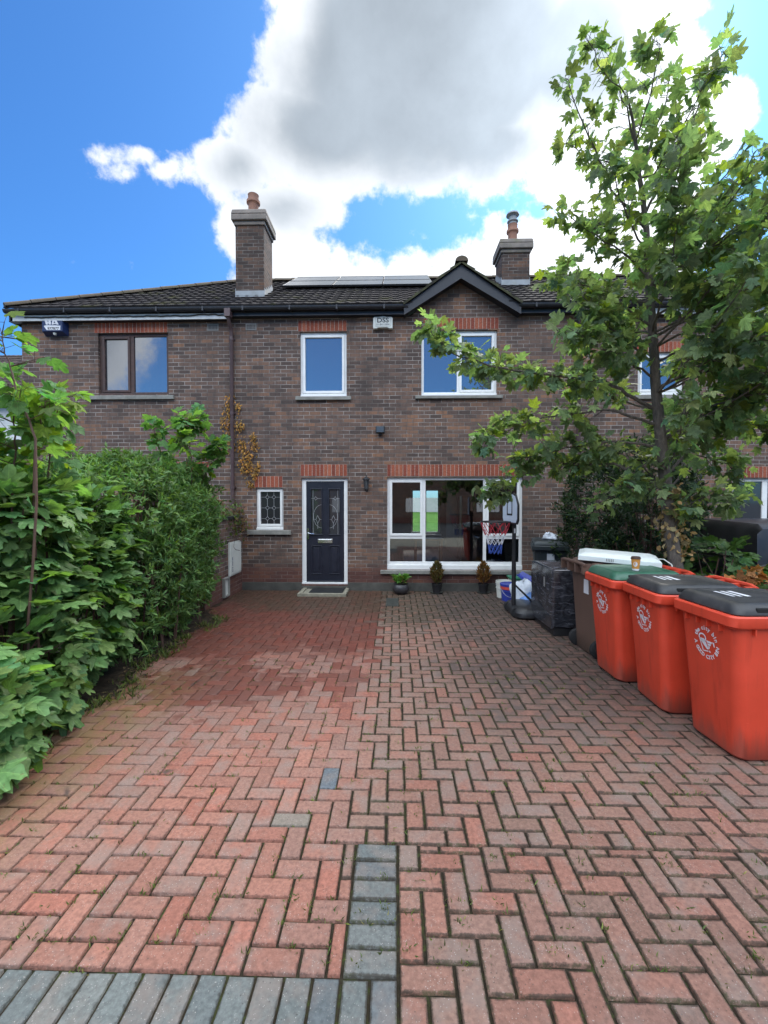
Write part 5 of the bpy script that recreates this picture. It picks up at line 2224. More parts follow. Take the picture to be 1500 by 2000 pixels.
# ---- the sycamore on the right
def sycamore():
    base = at(1323, 1120, 5.0)
    root = thing('sycamore_tree', 'tall sycamore with spreading leafy branches rising behind the orange bins', 'tree', (base.x, 5.0, 0))
    tp = [Vector((base.x + 0.02, 5.0, -0.05)), at(1322, 1120, 5.0), at(1303, 980, 5.0), at(1291, 860, 4.98), at(1280, 740, 4.95), at(1272, 620, 4.9), at(1266, 500, 4.85), at(1256, 400, 4.8), at(1245, 300, 4.72), at(1232, 220, 4.65), at(1224, 175, 4.6)]
    tr = [0.088, 0.074, 0.066, 0.058, 0.050, 0.042, 0.034, 0.026, 0.019, 0.012, 0.005]
    # smooth the trunk
    fine, fr = [], []
    for i in range(len(tp) - 1):
        for k in range(4):
            t = k / 4
            p = tp[i].lerp(tp[i + 1], t) + Vector((math.sin(i * 3 + k), math.cos(i * 2 + k * 1.7), 0)) * 0.006
            fine.append(p)
            fr.append(tr[i] * (1 - t) + tr[i + 1] * t)
    fine.append(tp[-1])
    fr.append(tr[-1])
    trunk = MB()
    trunk.tube(fine, fr, 12)
    tk = trunk.build('trunk', M['bark'], root, smooth=True)
    limbs = MB()
    tips = []

    def limb(pts, r0, r1=0.004, leafy=0.25, per=1.0, twig=0.30, spread=0.9):
        # interpolate, wobble
        P = []
        for i in range(len(pts) - 1):
            n = max(2, int((pts[i + 1] - pts[i]).length / 0.10))
            for k in range(n):
                P.append(pts[i].lerp(pts[i + 1], k / n) + Vector(RNG.normal(0, 0.008, 3)))
        P.append(pts[-1])
        n = len(P)
        R = [r0 + (r1 - r0) * (i / (n - 1)) ** 0.8 for i in range(n)]
        limbs.tube(P, R, 6)
        L = n
        i = int(n * leafy)
        while i < n:
            d = (P[min(i + 1, n - 1)] - P[max(i - 1, 0)]).normalized()
            m = 1 if RNG.random() > per * 0.5 else 2
            for _ in range(m):
                side = Vector(RNG.normal(0, 1, 3))
                side = (side - d * side.dot(d)).normalized()
                td = (d * RNG.uniform(0.3, 0.9) + side * spread + Vector((0, 0, 0.30))).normalized()
                tl = twig * RNG.uniform(0.5, 1.25) * (1.1 - 0.45 * i / n)
                e = P[i] + td * tl
                mid = P[i] + td * tl * 0.5 + Vector(RNG.normal(0, 0.015, 3))
                limbs.tube([P[i], mid, e], [max(0.003, R[i] * 0.45), 0.003, 0.0018], 4)
                tips.append((e, td))
                if RNG.random() < 0.6:
                    tips.append((mid, td))
            i += max(1, int(RNG.uniform(0.8, 2.0)))
        tips.append((P[-1], (P[-1] - P[-2]).normalized()))

    A = at
    L_ = limb
    # to the left, over the front of the house
    L_([A(1297, 955, 5.0), A(1200, 905, 5.2), A(1080, 905, 5.4), A(1000, 935, 5.45), A(965, 965, 5.45)], 0.022, leafy=0.45, twig=0.22)
    L_([A(1293, 870, 5.0), A(1190, 860, 5.1), A(1090, 880, 5.2), A(1010, 900, 5.3)], 0.018, leafy=0.35, twig=0.22)
    L_([A(1289, 830, 4.98), A(1180, 800, 4.9), A(1060, 815, 4.9), A(950, 860, 4.9)], 0.020, leafy=0.35, twig=0.22)
    L_([A(1286, 800, 4.97), A(1180, 745, 4.8), A(1060, 730, 4.6), A(960, 715, 4.5), A(880, 690, 4.45), A(835, 640, 4.4)], 0.022, leafy=0.35, twig=0.16, per=0.6)
    L_([A(1280, 740, 4.95), A(1200, 690, 4.7), A(1140, 660, 4.5), A(1110, 640, 4.4)], 0.015, leafy=0.3, twig=0.18)
    L_([A(1273, 640, 4.9), A(1210, 590, 4.9), A(1150, 560, 5.0), A(1105, 540, 5.0)], 0.014, twig=0.24)
    L_([A(1268, 540, 4.88), A(1200, 480, 4.8), A(1150, 450, 4.8), A(1110, 420, 4.8)], 0.014, twig=0.24)
    L_([A(1262, 450, 4.85), A(1195, 370, 4.8), A(1160, 290, 4.75), A(1130, 220, 4.7), A(1110, 155, 4.7)], 0.015, leafy=0.2, twig=0.20)
    L_([A(1240, 270, 4.7), A(1215, 190, 4.65), A(1208, 155, 4.6)], 0.010, leafy=0.2, twig=0.17)
    L_([A(1250, 340, 4.76), A(1290, 230, 4.7), A(1305, 180, 4.7), A(1302, 150, 4.7)], 0.012, leafy=0.2, twig=0.18)
    L_([A(1258, 420, 4.82), A(1320, 300, 4.6), A(1370, 200, 4.5), A(1398, 150, 4.45), A(1410, 105, 4.4)], 0.015, leafy=0.2, twig=0.16, per=0.7)
    L_([A(1265, 500, 4.85), A(1350, 420, 4.6), A(1420, 340, 4.5), A(1445, 290, 4.5)], 0.015, twig=0.24)
    L_([A(1268, 560, 4.88), A(1370, 500, 4.6), A(1450, 430, 4.4), A(1520, 390, 4.3)], 0.016, twig=0.26)
    L_([A(1274, 660, 4.92), A(1380, 600, 4.5), A(1470, 560, 4.2), A(1560, 520, 4.0)], 0.018, twig=0.26)
    L_([A(1282, 760, 4.95), A(1390, 700, 4.4), A(1480, 660, 4.0), A(1560, 640, 3.7)], 0.018, twig=0.26)
    L_([A(1290, 850, 4.98), A(1390, 790, 4.6), A(1480, 770, 4.3), A(1580, 770, 4.1)], 0.018, twig=0.26)
    L_([A(1298, 930, 5.0), A(1370, 860, 5.0), A(1440, 820, 4.9), A(1540, 850, 4.8)], 0.020, twig=0.24)
    L_([A(1301, 960, 5.0), A(1360, 890, 5.2), A(1420, 900, 5.3), A(1450, 960, 5.3)], 0.014, twig=0.20, leafy=0.45)
    L_([A(1305, 1000, 5.0), A(1265, 950, 4.95), A(1215, 950, 4.9), A(1175, 985, 4.9)], 0.012, leafy=0.3, twig=0.2)
    L_([A(1300, 965, 5.0), A(1250, 900, 5.1), A(1190, 880, 5.2), A(1130, 905, 5.3)], 0.012, leafy=0.3, twig=0.22)
    L_([A(1312, 1035, 5.0), A(1350, 985, 4.9), A(1395, 960, 4.8), A(1430, 990, 4.8)], 0.012, leafy=0.3, twig=0.2)
    # towards and away from the photographer, to give the crown its body
    for (py, az, ln, r) in ((930, 250, 0.9, .014), (880, 60, 1.2, .016), (850, 300, 1.2, .016), (810, 120, 1.1, .015), (780, 270, 1.3, .016), (750, 30, 1.2, .016), (720, 200, 1.0, .014), (690, 320, 1.2, .015),
                            (660, 90, 1.2, .015), (640, 250, 1.1, .014), (600, 20, 1.2, .014), (580, 150, 1.0, .013), (560, 290, 1.1, .013), (520, 60, 1.1, .013), (500, 220, 0.9, .012), (470, 340, 1.0, .012),
                            (430, 100, 0.9, .011), (400, 280, 0.8, .010), (370, 10, 0.8, .010), (340, 160, 0.7, .010), (310, 260, 0.6, .009), (270, 60, 0.6, .008), (230, 200, 0.5, .007),
                            (705, 355, 1.6, .015), (615, 335, 1.6, .015), (535, 5, 1.5, .014), (480, 25, 1.3, .013),
                            (760, 345, 1.7, .016), (830, 330, 1.6, .016), (870, 350, 1.5, .016), (680, 280, 1.4, .015), (590, 250, 1.2, .014), (780, 310, 1.6, .015), (650, 0, 1.7, .015), (560, 320, 1.5, .014)):
        j = min(range(len(fine)), key=lambda q: abs((fine[q] - A(1280, py, 4.9)).z))
        s = fine[j]
        az = math.radians(az)
        d = Vector((math.cos(az), math.sin(az), 0.42))
        p1 = s + d * ln * 0.4
        p2 = s + d * ln * 0.75 + Vector((0, 0, 0.05))
        p3 = s + d * ln + Vector((0, 0, 0.16))
        L_([s, p1, p2, p3], r, leafy=0.3, twig=0.24)
    P, Dr, Nm, S, pet = shoot_leaves(tips, per=6.0, size=(0.075, 0.135))
    keep = RNG.random(len(P)) < np.interp(P[:, 2], [3.2, 4.4, 5.4], [1.0, 0.75, 0.42])
    P, Dr, Nm, S = P[keep], Dr[keep], Nm[keep], S[keep]
    pet = [q for q, k_ in zip(pet, keep) if k_]
    petioles(limbs, pet, 0.0018)
    limbs.build('branches', M['bark'], root, smooth=True, normals=False)
    T = greens(len(P), (0.135, 0.190, 0.105), 0.28, 0.06, (0.20, 0.26, 0.05))
    leaves('crown', M['leaf'], root, pointed_palm(), P, Dr, Nm, S, T)
    # withered leaves caught on the trunk
    N = 300
    pz = RNG.uniform(0, 1, N)
    c0, c1 = np.array(at(1325, 1085, 5.0)), np.array(at(1305, 950, 5.0))
    pos = c0[None] * (1 - pz[:, None]) + c1[None] * pz[:, None] + RNG.normal(0, [0.085, 0.07, 0.03], (N, 3))
    leaves('withered_leaves', M['leaf_dry'], root, oval(), pos, RNG.normal(0, 0.6, (N, 3)) + [0, 0, -0.8], RNG.normal(0, 1, (N, 3)) + [0, -0.8, 0], RNG.uniform(0.04, 0.085, N),
           greens(N, (0.34, 0.235, 0.12), 0.3, 0.0))
    return root


sycamore()


# ---- lumpy hedges and shrubs
def blob_points(blobs, N, depth=(0.72, 1.03), zmin=0.02):
    """points on the union of ellipsoids (not inside a neighbour), with outward normals"""
    P, Nn = [], []
    area = np.array([b[3] * b[4] + b[3] * b[5] + b[4] * b[5] for b in blobs])
    area = area / area.sum()
    C = np.array([b[:3] for b in blobs])
    R = np.array([b[3:6] for b in blobs])
    got = 0
    while got < N:
        k = RNG.choice(len(blobs), size=N, p=area)
        d = rand_dirs(N)
        lump = 1 + 0.15 * np.sin(d[:, 0] * 9 + k * 1.3) * np.sin(d[:, 1] * 8 + k) + 0.08 * np.sin(d[:, 2] * 11 + k * 2.1)
        rr = RNG.uniform(depth[0], depth[1], N) ** 0.8 * lump
        p = C[k] + d * R[k] * rr[:, None]
        n = unit(d / R[k])
        ok = p[:, 2] > zmin
        q = (p[:, None] - C[None]) / R[None]
        inside = (np.linalg.norm(q, axis=2) < 0.70)
        ok &= ~inside.any(axis=1)
        P.append(p[ok])
        Nn.append(n[ok])
        got += ok.sum()
    return np.concatenate(P)[:N], np.concatenate(Nn)[:N]


def maple_shrub(name, label, blobs, N, parent_loc, base, size=(0.10, 0.17), stems=None, zmin=0.02, yellow=0.05, mat='leaf_low', category='shrub', drop=0.35):
    root = thing(name, label, category, parent_loc)
    P, Nn = blob_points(blobs, N, zmin=zmin)
    horiz = Nn.copy()
    direc = unit(horiz * 1.0 + np.array([0, 0, -drop]) + RNG.normal(0, 0.35, P.shape))
    nrm = unit(Nn * 0.45 + np.array([0, 0, 0.95]) + RNG.normal(0, 0.30, P.shape))
    S = RNG.uniform(size[0], size[1], N)
    T = greens(N, base, 0.22, yellow, (0.13, 0.26, 0.025))
    leaves('foliage', M[mat], root, palmate(), P, direc, nrm, S, T)
    st = MB()
    for b in blobs:
        c = Vector(b[:3])
        for k in range(7):
            g0 = Vector((c.x + RNG.normal(0, 0.12), c.y + RNG.normal(0, 0.12), 0.0))
            d = Vector(rand_dirs(1)[0])
            e = c + Vector((d.x * b[3], d.y * b[4], abs(d.z) * b[5])) * 0.85
            m = g0.lerp(e, 0.5) + Vector((0, 0, 0.15))
            st.tube([g0, m, e], [0.012, 0.009, 0.004], 5)
    st.build('stems', M['stem'], root, smooth=True, normals=False)
    return root


SB = (0.105, 0.195, 0.066)
blobsA = [(-3.02, 3.05, 0.55, 0.62, 0.62, 0.62), (-3.30, 3.35, 1.20, 0.70, 0.75, 0.62), (-3.60, 3.15, 1.62, 0.60, 0.70, 0.50),
          (-3.05, 3.95, 0.75, 0.52, 0.60, 0.72), (-3.25, 4.25, 1.36, 0.52, 0.60, 0.58), (-2.62, 2.45, 0.40, 0.38, 0.42, 0.44), (-3.4, 2.6, 1.05, 0.6, 0.6, 0.72),
          (-3.8, 3.9, 1.5, 0.6, 0.6, 0.6), (-3.55, 3.35, 2.02, 0.42, 0.45, 0.30), (-2.95, 3.3, 1.62, 0.36, 0.40, 0.30)]
shrub = maple_shrub('sycamore_shrub', 'dense bright green sycamore shrub spilling over the left paving edge', blobsA, 3700, (-3.0, 3.4, 0), SB, size=(0.10, 0.185))


def young_shoot(label, pts, leaf=(0.10, 0.16), per=4, r=0.010, yellow=0.15, base=SB, side=0.3):
    root = thing('sycamore_sapling', label, 'sapling', (pts[0].x, pts[0].y, 0), group='sycamore shoots along the left boundary')
    st = MB()
    P = []
    for i in range(len(pts) - 1):
        n = 5
        for k in range(n):
            P.append(pts[i].lerp(pts[i + 1], k / n) + Vector(RNG.normal(0, 0.006, 3)))
    P.append(pts[-1])
    n = len(P)
    st.tube(P, [r * (1 - 0.75 * i / (n - 1)) for i in range(n)], 6)
    tips = []
    i0 = int(n * 0.35)
    for i in range(i0, n, 2):
        d = (P[min(i + 1, n - 1)] - P[i - 1]).normalized()
        for s_ in range(2):
            az = RNG.uniform(0, 2 * PI)
            td = (Vector((math.cos(az), math.sin(az), 0.45))).normalized()
            e = P[i] + td * side * RNG.uniform(0.3, 1.0) * (1 - 0.6 * (i - i0) / (n - i0))
            st.tube([P[i], e], [0.004, 0.002], 4)
            tips.append((e, td))
    tips.append((P[-1], (0, 0, 1)))
    tips.append((P[-2], (0, 0, 1)))
    Pp, Dr, Nm, S, pet = shoot_leaves(tips, per=per, size=leaf, petiole=0.08, up=0.9)
    petioles(st, pet, 0.0018)
    st.build('stem', M['stem'], root, smooth=True, normals=False)
    leaves('foliage', M['leaf'], root, palmate(), Pp, Dr, Nm, S, greens(len(Pp), base, 0.2, yellow, (0.17, 0.25, 0.03)))
    return root


def G(px, py, Y, z=0.0):
    p = at(px, py, Y)
    return Vector((p.x, Y, z))


BR = (0.108, 0.205, 0.070)
young_shoot('tallest sycamore shoot at the far left edge, reaching the roofline', [G(40, 900, 3.0), at(70, 860, 3.0), at(30, 760, 3.0), at(12, 690, 3.0), at(0, 640, 3.0)], base=BR, per=2.6, leaf=(0.08, 0.13))
young_shoot('sycamore shoot standing just inside the tallest one, with a wide leafy top', [G(70, 900, 3.2), at(65, 880, 3.2), at(80, 815, 3.2), at(88, 785, 3.2)], base=BR, per=3, leaf=(0.09, 0.14), side=0.2)
young_shoot('bushy sycamore shoot low in the far left corner, in front of the white house', [G(22, 960, 3.3), at(25, 940, 3.3), at(30, 860, 3.3), at(26, 800, 3.3), at(34, 758, 3.3)], base=BR, per=5, leaf=(0.09, 0.15), side=0.25)
young_shoot('sycamore shoot on the bare brown stem rising above the bright shrub', [G(92, 1000, 3.5), at(88, 1010, 3.5), at(97, 880, 3.5), at(112, 800, 3.5), at(122, 778, 3.5)], base=BR, per=4)
young_shoot('sycamore sapling with pale tips above the narrow-leaved hedge', [G(375, 950, 6.3), at(375, 950, 6.3), at(372, 880, 6.3), at(366, 835, 6.3), at(365, 818, 6.3)], per=8, base=BR, leaf=(0.11, 0.17), side=0.48)
young_shoot('short sycamore sapling growing left of the pale-tipped one above the hedge', [G(325, 930, 6.2), at(325, 930, 6.2), at(312, 880, 6.2), at(298, 825, 6.2)], per=5, base=BR, leaf=(0.10, 0.15), side=0.2)
young_shoot('leaning sycamore sapling nearest the brown downpipe', [G(390, 950, 6.6), at(390, 950, 6.6), at(415, 900, 6.6), at(428, 868, 6.6)], per=7, base=BR, leaf=(0.10, 0.16), side=0.32)


def fine_hedge(name, label, blobs, N, loc, base, size=(0.05, 0.085), tmpl=None, mat='leaf_low', category='hedge', clusters=9, yellow=0.03, ycol=(0.13, 0.20, 0.03)):
    root = thing(name, label, category, loc)
    nc = N // clusters
    P, Nn = blob_points(blobs, nc)
    # sprigs: leaves set all round a short shoot
    sd = unit(Nn * 0.8 + np.array([0, 0, 0.7]) + RNG.normal(0, 0.4, P.shape))
    idx = np.repeat(np.arange(nc), clusters)
    t = RNG.uniform(0, 0.11, len(idx))
    a = rand_dirs(len(idx))
    dd = unit(sd[idx] * 0.75 + a * 0.8)
    pos = P[idx] + sd[idx] * t[:, None]
    nrm = unit(np.cross(np.cross(dd, sd[idx]), dd) + RNG.normal(0, 0.3, dd.shape))
    S = RNG.uniform(size[0], size[1], len(idx))
    patch = 1 + 0.22 * np.sin(P[:, 0] * 4.1 + P[:, 2] * 5.3) * np.sin(P[:, 1] * 3.7 + 1)
    T = greens(len(idx), base, 0.22, yellow, ycol) * patch[idx][:, None] * RNG.uniform(0.8, 1.2, nc)[idx][:, None]
    leaves('foliage', M[mat], root, tmpl if tmpl is not None else lance(), pos, dd, nrm, S, T)
    st = MB()
    for b in blobs:
        c = Vector(b[:3])
        for k in range(10):
            g0 = Vector((c.x + RNG.normal(0, 0.15), c.y + RNG.normal(0, 0.15), 0.0))
            d = Vector(rand_dirs(1)[0])
            e = c + Vector((d.x * b[3], d.y * b[4], abs(d.z) * b[5])) * 0.8
            st.tube([g0, g0.lerp(e, 0.5) + Vector((0, 0, 0.12)), e], [0.013, 0.009, 0.004], 5)
    st.build('stems', M['stem'], root, smooth=True, normals=False)
    return root


blobsB = [(-3.15, 4.9, 0.75, 0.55, 0.62, 0.78), (-3.25, 5.1, 1.55, 0.62, 0.65, 0.62), (-3.20, 5.75, 0.85, 0.55, 0.62, 0.85), (-3.30, 5.85, 1.65, 0.62, 0.65, 0.60),
          (-3.25, 6.5, 0.95, 0.50, 0.60, 0.90), (-3.35, 6.65, 1.62, 0.55, 0.60, 0.52), (-3.75, 5.4, 1.75, 0.6, 0.8, 0.55), (-4.1, 6.3, 1.5, 0.6, 0.8, 0.7),
          (-3.25, 6.7, 1.98, 0.26, 0.28, 0.26), (-3.35, 5.35, 2.05, 0.30, 0.32, 0.24), (-2.85, 5.35, 1.25, 0.28, 0.32, 0.30), (-2.95, 5.6, 0.45, 0.26, 0.30, 0.34), (-2.95, 5.9, 1.45, 0.26, 0.28, 0.26)]
fine_hedge('narrow_leaved_hedge', 'dark green narrow-leaved hedge between the bright shrub and the meter cabinet', blobsB, 42000, (-3.3, 5.8, 0), (0.108, 0.195, 0.060), size=(0.06, 0.105))

# dead ivy on the wall round the downpipe, and the tangle on the boundary wall
def wall_ivy():
    root = thing('dried_ivy', 'patch of dead golden brown ivy clinging to the brick beside the downpipe', 'ivy', (at(470, 900, D).x, D, at(470, 945, D).z))
    path = [((452, 775), 6), ((447, 800), 11), ((446, 830), 13), ((449, 865), 12), ((468, 795), 5), ((470, 830), 8), ((473, 870), 12), ((482, 890), 14), ((495, 855), 7), ((500, 870), 7), ((488, 915), 12), ((478, 905), 12), ((490, 945), 7), ((504, 910), 6), ((500, 925), 6)]
    P, S, mids = [], [], []
    for (c, r) in path:
        p = at(c[0], c[1], D)
        rr = r / 99.0
        for k in range(int(r * 5.0)):
            q = p + Vector((RNG.normal(0, rr * 0.55), 0, RNG.normal(0, rr * 0.8)))
            P.append((q.x, D - RNG.uniform(0.01, 0.06), q.z))
        mids.append(p)
    N = len(P)
    P = np.array(P)
    dr = RNG.normal(0, 0.45, (N, 3)) + [0, -0.25, -1.0]
    nm = RNG.normal(0, 0.5, (N, 3)) + [0, -1.0, 0.5]
    leaves('dead_leaves', M['leaf_dry'], root, oval(), P, dr, nm, RNG.uniform(0.035, 0.07, N), greens(N, (0.36, 0.19, 0.055), 0.28, 0.0))
    st = MB()
    for k in range(len(mids) - 1):
        a, b = mids[k], mids[k + 1]
        if (a - b).length < 0.6:
            st.tube([a + Vector((0, -0.012, 0)), (a + b) / 2 + Vector((0.02, -0.016, 0)), b + Vector((0, -0.012, 0))], 0.004, 4)
    st.build('stems', M['stem'], root, normals=False)
    r2 = thing('wall_top_creeper', 'tangled half-dead creeper heaped on the boundary wall above the meter cabinet', 'creeper', (WX - 0.1, 8.1, WZ))
    N = 520
    pos = np.stack([RNG.normal(WX - 0.05, 0.12, N), RNG.normal(8.15, 0.20, N), RNG.normal(WZ - 0.02, 0.17, N)], 1)
    leaves('creeper_leaves', M['leaf_low'], r2, oval(), pos, rand_dirs(N) + [0, 0, -0.4], rand_dirs(N) + [0.2, -0.5, 0.6], RNG.uniform(0.04, 0.09, N),
           np.where(RNG.random((N, 1)) < 0.55, greens(N, (0.085, 0.13, 0.035), 0.3, 0), greens(N, (0.16, 0.095, 0.045), 0.3, 0)))
    st = MB()
    for k in range(26):
        p = Vector(pos[k])
        pts = [p]
        for j in range(6):
            pts.append(pts[-1] + Vector(RNG.normal(0, 0.06, 3)) + Vector((0.005, 0, -0.03)))
        st.tube(pts, 0.004, 4)
    st.build('creeper_stems', M['stem'], r2, normals=False)


wall_ivy()

# dark evergreen bush against the right of the house
blobsC = [(3.25, 7.3, 0.75, 0.55, 0.7, 0.85), (3.45, 7.2, 1.65, 0.65, 0.75, 0.75), (3.85, 7.0, 2.1, 0.55, 0.65, 0.55), (3.5, 6.3, 0.9, 0.5, 0.6, 1.0), (3.75, 6.4, 1.75, 0.5, 0.6, 0.7), (4.1, 7.2, 1.2, 0.6, 0.8, 0.9)]
fine_hedge('evergreen_bush', 'large dark evergreen bush against the house behind the brown bin', blobsC, 26000, (3.5, 7.0, 0), (0.026, 0.050, 0.024), size=(0.06, 0.10), category='bush')

# sycamore regrowth at the foot of the tree
blobsD = [(3.80, 4.85, 0.72, 0.40, 0.40, 0.38), (3.62, 4.95, 1.04, 0.30, 0.32, 0.30), (4.0, 4.75, 0.58, 0.32, 0.35, 0.32)]
maple_shrub('sycamore_regrowth', 'low leafy sycamore regrowth at the foot of the tree behind the charcoal lids', blobsD, 300, (3.9, 4.85, 0), (0.055, 0.11, 0.032), size=(0.10, 0.17))
root = thing('withered_branch', 'small withered orange brown spray behind the nearest orange bin', 'branch', (at(1465, 1140, 4.4).x, 4.4, 0))
N = 46
c = np.array(at(1466, 1132, 4.4))
pos = c[None] + RNG.normal(0, [0.07, 0.06, 0.07], (N, 3))
leaves('withered_leaves', M['leaf_dry'], root, simple_palm(), pos, rand_dirs(N) + [0, 0, -0.5], rand_dirs(N), RNG.uniform(0.07, 0.12, N), greens(N, (0.33, 0.15, 0.06), 0.25, 0))
st = MB()
st.tube([Vector((c[0] - 0.1, 4.5, 0)), Vector(c) + Vector((-0.02, 0, -0.2)), Vector(c) + Vector((0.03, 0, 0.08))], [0.01, 0.007, 0.003], 5)
st.build('stem', M['stem'], root)

# ------------------------------------------------------------------ wheelie bins
def rrect(hx, hy, r, n=5, cx=0.0, cy=0.0):
    pts = []
    for (sx, sy, a0) in ((1, 1, 0), (-1, 1, 90), (-1, -1, 180), (1, -1, 270)):
        for k in range(n + 1):
            a = math.radians(a0 + 90 * k / n)
            pts.append((cx + sx * (hx - r) + r * math.cos(a), cy + sy * (hy - r) + r * math.sin(a)))
    return pts


def wheelie_bin(name, label, loc, rz, body, lidm, group, logo=True, sticker=True, stripes=True, lid_open=0.0, s=1.0, lidlabel=None):
    """front at -x; handle, hinge and wheels at +x"""
    t = thing(name, label, 'wheelie bin', loc, rz, group)

    def rings(levels):
        return [[(p[0], p[1], z) for p in rrect(hx, hy, r, 5, cx)] for (hx, hy, r, cx, z) in levels]
    mb = MB()
    lv = [(0.250, 0.222, 0.07, 0.012, 0.010), (0.264, 0.234, 0.07, 0.010, 0.028), (0.272, 0.240, 0.065, 0.008, 0.22), (0.297, 0.255, 0.06, 0.003, 0.62), (0.316, 0.267, 0.06, 0.0, 0.885),
          (0.318, 0.268, 0.06, 0.0, 0.905), (0.352, 0.298, 0.055, 0.0, 0.915), (0.360, 0.304, 0.055, 0.0, 0.925), (0.360, 0.304, 0.055, 0.0, 0.985), (0.352, 0.296, 0.055, 0.0, 0.995), (0.31, 0.26, 0.05, 0.0, 0.995), (0.29, 0.24, 0.05, 0.0, 0.80)]
    mb.grid_ring(rings(lv), True, True, False)
    # ribs below the rim and a foot recess
    for y in (-0.16, -0.05, 0.05, 0.16):
        mb.box(-0.345, -0.30, y - 0.004, y + 0.004, 0.865, 0.914)
    for x in (-0.2, 0.0, 0.2):
        for sg in (-1, 1):
            mb.box(x - 0.004, x + 0.004, min(sg * 0.255, sg * 0.292), max(sg * 0.255, sg * 0.292), 0.865, 0.914)
    mb.build('body', body, t, smooth=True, world=False)
    # handle bar and hinge at the back
    h = MB()
    h.tube([(0.415, -0.28, 1.045), (0.43, -0.20, 1.06), (0.43, 0.20, 1.06), (0.415, 0.28, 1.045)], 0.019, 8)
    for y in (-0.25, -0.085, 0.085, 0.25):
        h.box(0.345, 0.44, y - 0.018, y + 0.018, 0.945, 1.058)
    h.build('handle', body, t, smooth=True, world=False)
    # lid: rim skirt, dome and inset panel
    l_ = MB()
    lv = [(0.330, 0.292, 0.06, 0.0, 0.997), (0.334, 0.296, 0.06, 0.0, 1.004), (0.330, 0.292, 0.06, 0.0, 1.022), (0.312, 0.275, 0.07, 0.0, 1.060), (0.292, 0.255, 0.08, 0.005, 1.074), (0.272, 0.235, 0.08, 0.005, 1.076), (0.262, 0.225, 0.08, 0.005, 1.070), (0.12, 0.10, 0.05, 0.005, 1.078)]
    l_.grid_ring(rings(lv), True, True, True)
    for y in (-0.17, 0.17):
        l_.box(0.28, 0.405, y - 0.045, y + 0.045, 1.003, 1.035)
    lo = l_.build('lid', lidm, t, smooth=True, world=False)
    for gb in ((-0.20, -0.04, -0.2935, -0.272), (-0.20, -0.04, 0.272, 0.2935)):      # hand grips
        n_ = MB()
        n_.box(*gb, 1.015, 1.050)
        n_.build('grip_recess', M['void'], lo, world=False, bevel=0.008)
    if stripes:
        w = MB()
        for k, (x0, x1, wd) in enumerate(((-0.20, 0.02, 0.012), (-0.19, 0.03, 0.012), (-0.16, 0.06, 0.045))):
            y = -0.10 + k * 0.035 + (0.02 if k == 2 else 0)
            w.box(-0.17 + k * 0.05, -0.155 + k * 0.05 + wd * 0.4, -0.06, 0.12, 1.0775, 1.0790)
        w.build('lid_print', M['white_print'], lo, world=False)
    for y in (-0.245, 0.245):
        w = MB()
        rr = 0.10
        w.tube([(0.235, y - 0.028, rr), (0.235, y - 0.022, rr), (0.235, y + 0.022, rr), (0.235, y + 0.028, rr)], [rr * 0.9, rr, rr, rr * 0.9], 22)
        wo = w.build('wheel', M['rubber'], t, smooth=True, world=False)
        w = MB()
        sg = 1 if y > 0 else -1
        w.tube([(0.235, y + sg * 0.0285, rr), (0.235, y + sg * 0.034, rr)], [0.06, 0.045], 16)
        w.build('hub', M['black'], wo, smooth=True, world=False)
    ax = MB()
    ax.tube([(0.235, -0.25, 0.10), (0.235, 0.25, 0.10)], 0.012, 8)
    ax.build('axle', M['black'], t, world=False)
    if logo:
        e = MB()
        zc, sl = 0.735, math.atan2(0.022, 0.265)
        xf = -(0.294 + (0.316 - 0.294) * (zc - 0.62) / 0.265) - 0.001
        base = Matrix.Translation((xf - 0.0005, 0, zc)) @ Matrix.Rotation(-sl, 4, 'Y') @ Matrix.Rotation(-PI / 2, 4, 'Z') @ Matrix.Rotation(PI / 2, 4, 'X')
        R = 0.102

        def arc_text(txt, a0, a1, rad, size, inward):
            n = len(txt)
            for i, ch in enumerate(txt):
                if ch == ' ':
                    continue
                a = math.radians(a0 + (a1 - a0) * i / (n - 1))
                rot = (a - PI / 2) if not inward else (a + PI / 2)
                m = base @ Matrix.Translation((rad * math.cos(a), rad * math.sin(a), 0)) @ Matrix.Rotation(rot, 4, 'Z')
                e.add_text(ch, size, m, 0.0006, True)
        arc_text('the city bin', 158, 22, R, 0.044, False)
        arc_text('A GOOD CITY BIN', 192, 350, R + 0.004, 0.039, True)

        def flat(poly, dz=0.0):
            e.face([base @ Vector((p[0], p[1], dz)) for p in poly])
        # tilted open bin emblem: ring head, ribbed wedge body, line to a foot
        for k in range(20):
            a0, a1 = 2 * PI * k / 20, 2 * PI * (k + 1) / 20
            c_ = (-0.035, 0.028)
            flat([(c_[0] + 0.036 * math.cos(a0), c_[1] + 0.030 * math.sin(a0)), (c_[0] + 0.036 * math.cos(a1), c_[1] + 0.030 * math.sin(a1)), (c_[0] + 0.026 * math.cos(a1), c_[1] + 0.020 * math.sin(a1)), (c_[0] + 0.026 * math.cos(a0), c_[1] + 0.020 * math.sin(a0))])
        flat([(-0.066, 0.018), (-0.02, 0.022), (-0.005, 0.0), (0.02, -0.045), (0.005, -0.05), (-0.055, 0.0)])
        flat([(0.0, 0.016), (0.055, 0.016), (0.05, 0.002), (0.008, 0.0)])
        flat([(0.010, -0.004), (0.046, -0.002), (0.038, -0.016), (0.014, -0.018)])
        flat([(0.016, -0.022), (0.034, -0.020), (0.026, -0.042), (0.018, -0.042)])
        flat([(0.056, 0.018), (0.074, 0.018), (0.078, -0.012), (0.070, -0.014), (0.066, 0.002)])
        flat([(-0.066, 0.010), (-0.058, 0.010), (-0.028, -0.068), (-0.038, -0.068)])
        flat([(-0.034, -0.064), (0.016, -0.056), (0.016, -0.064), (-0.032, -0.072)])
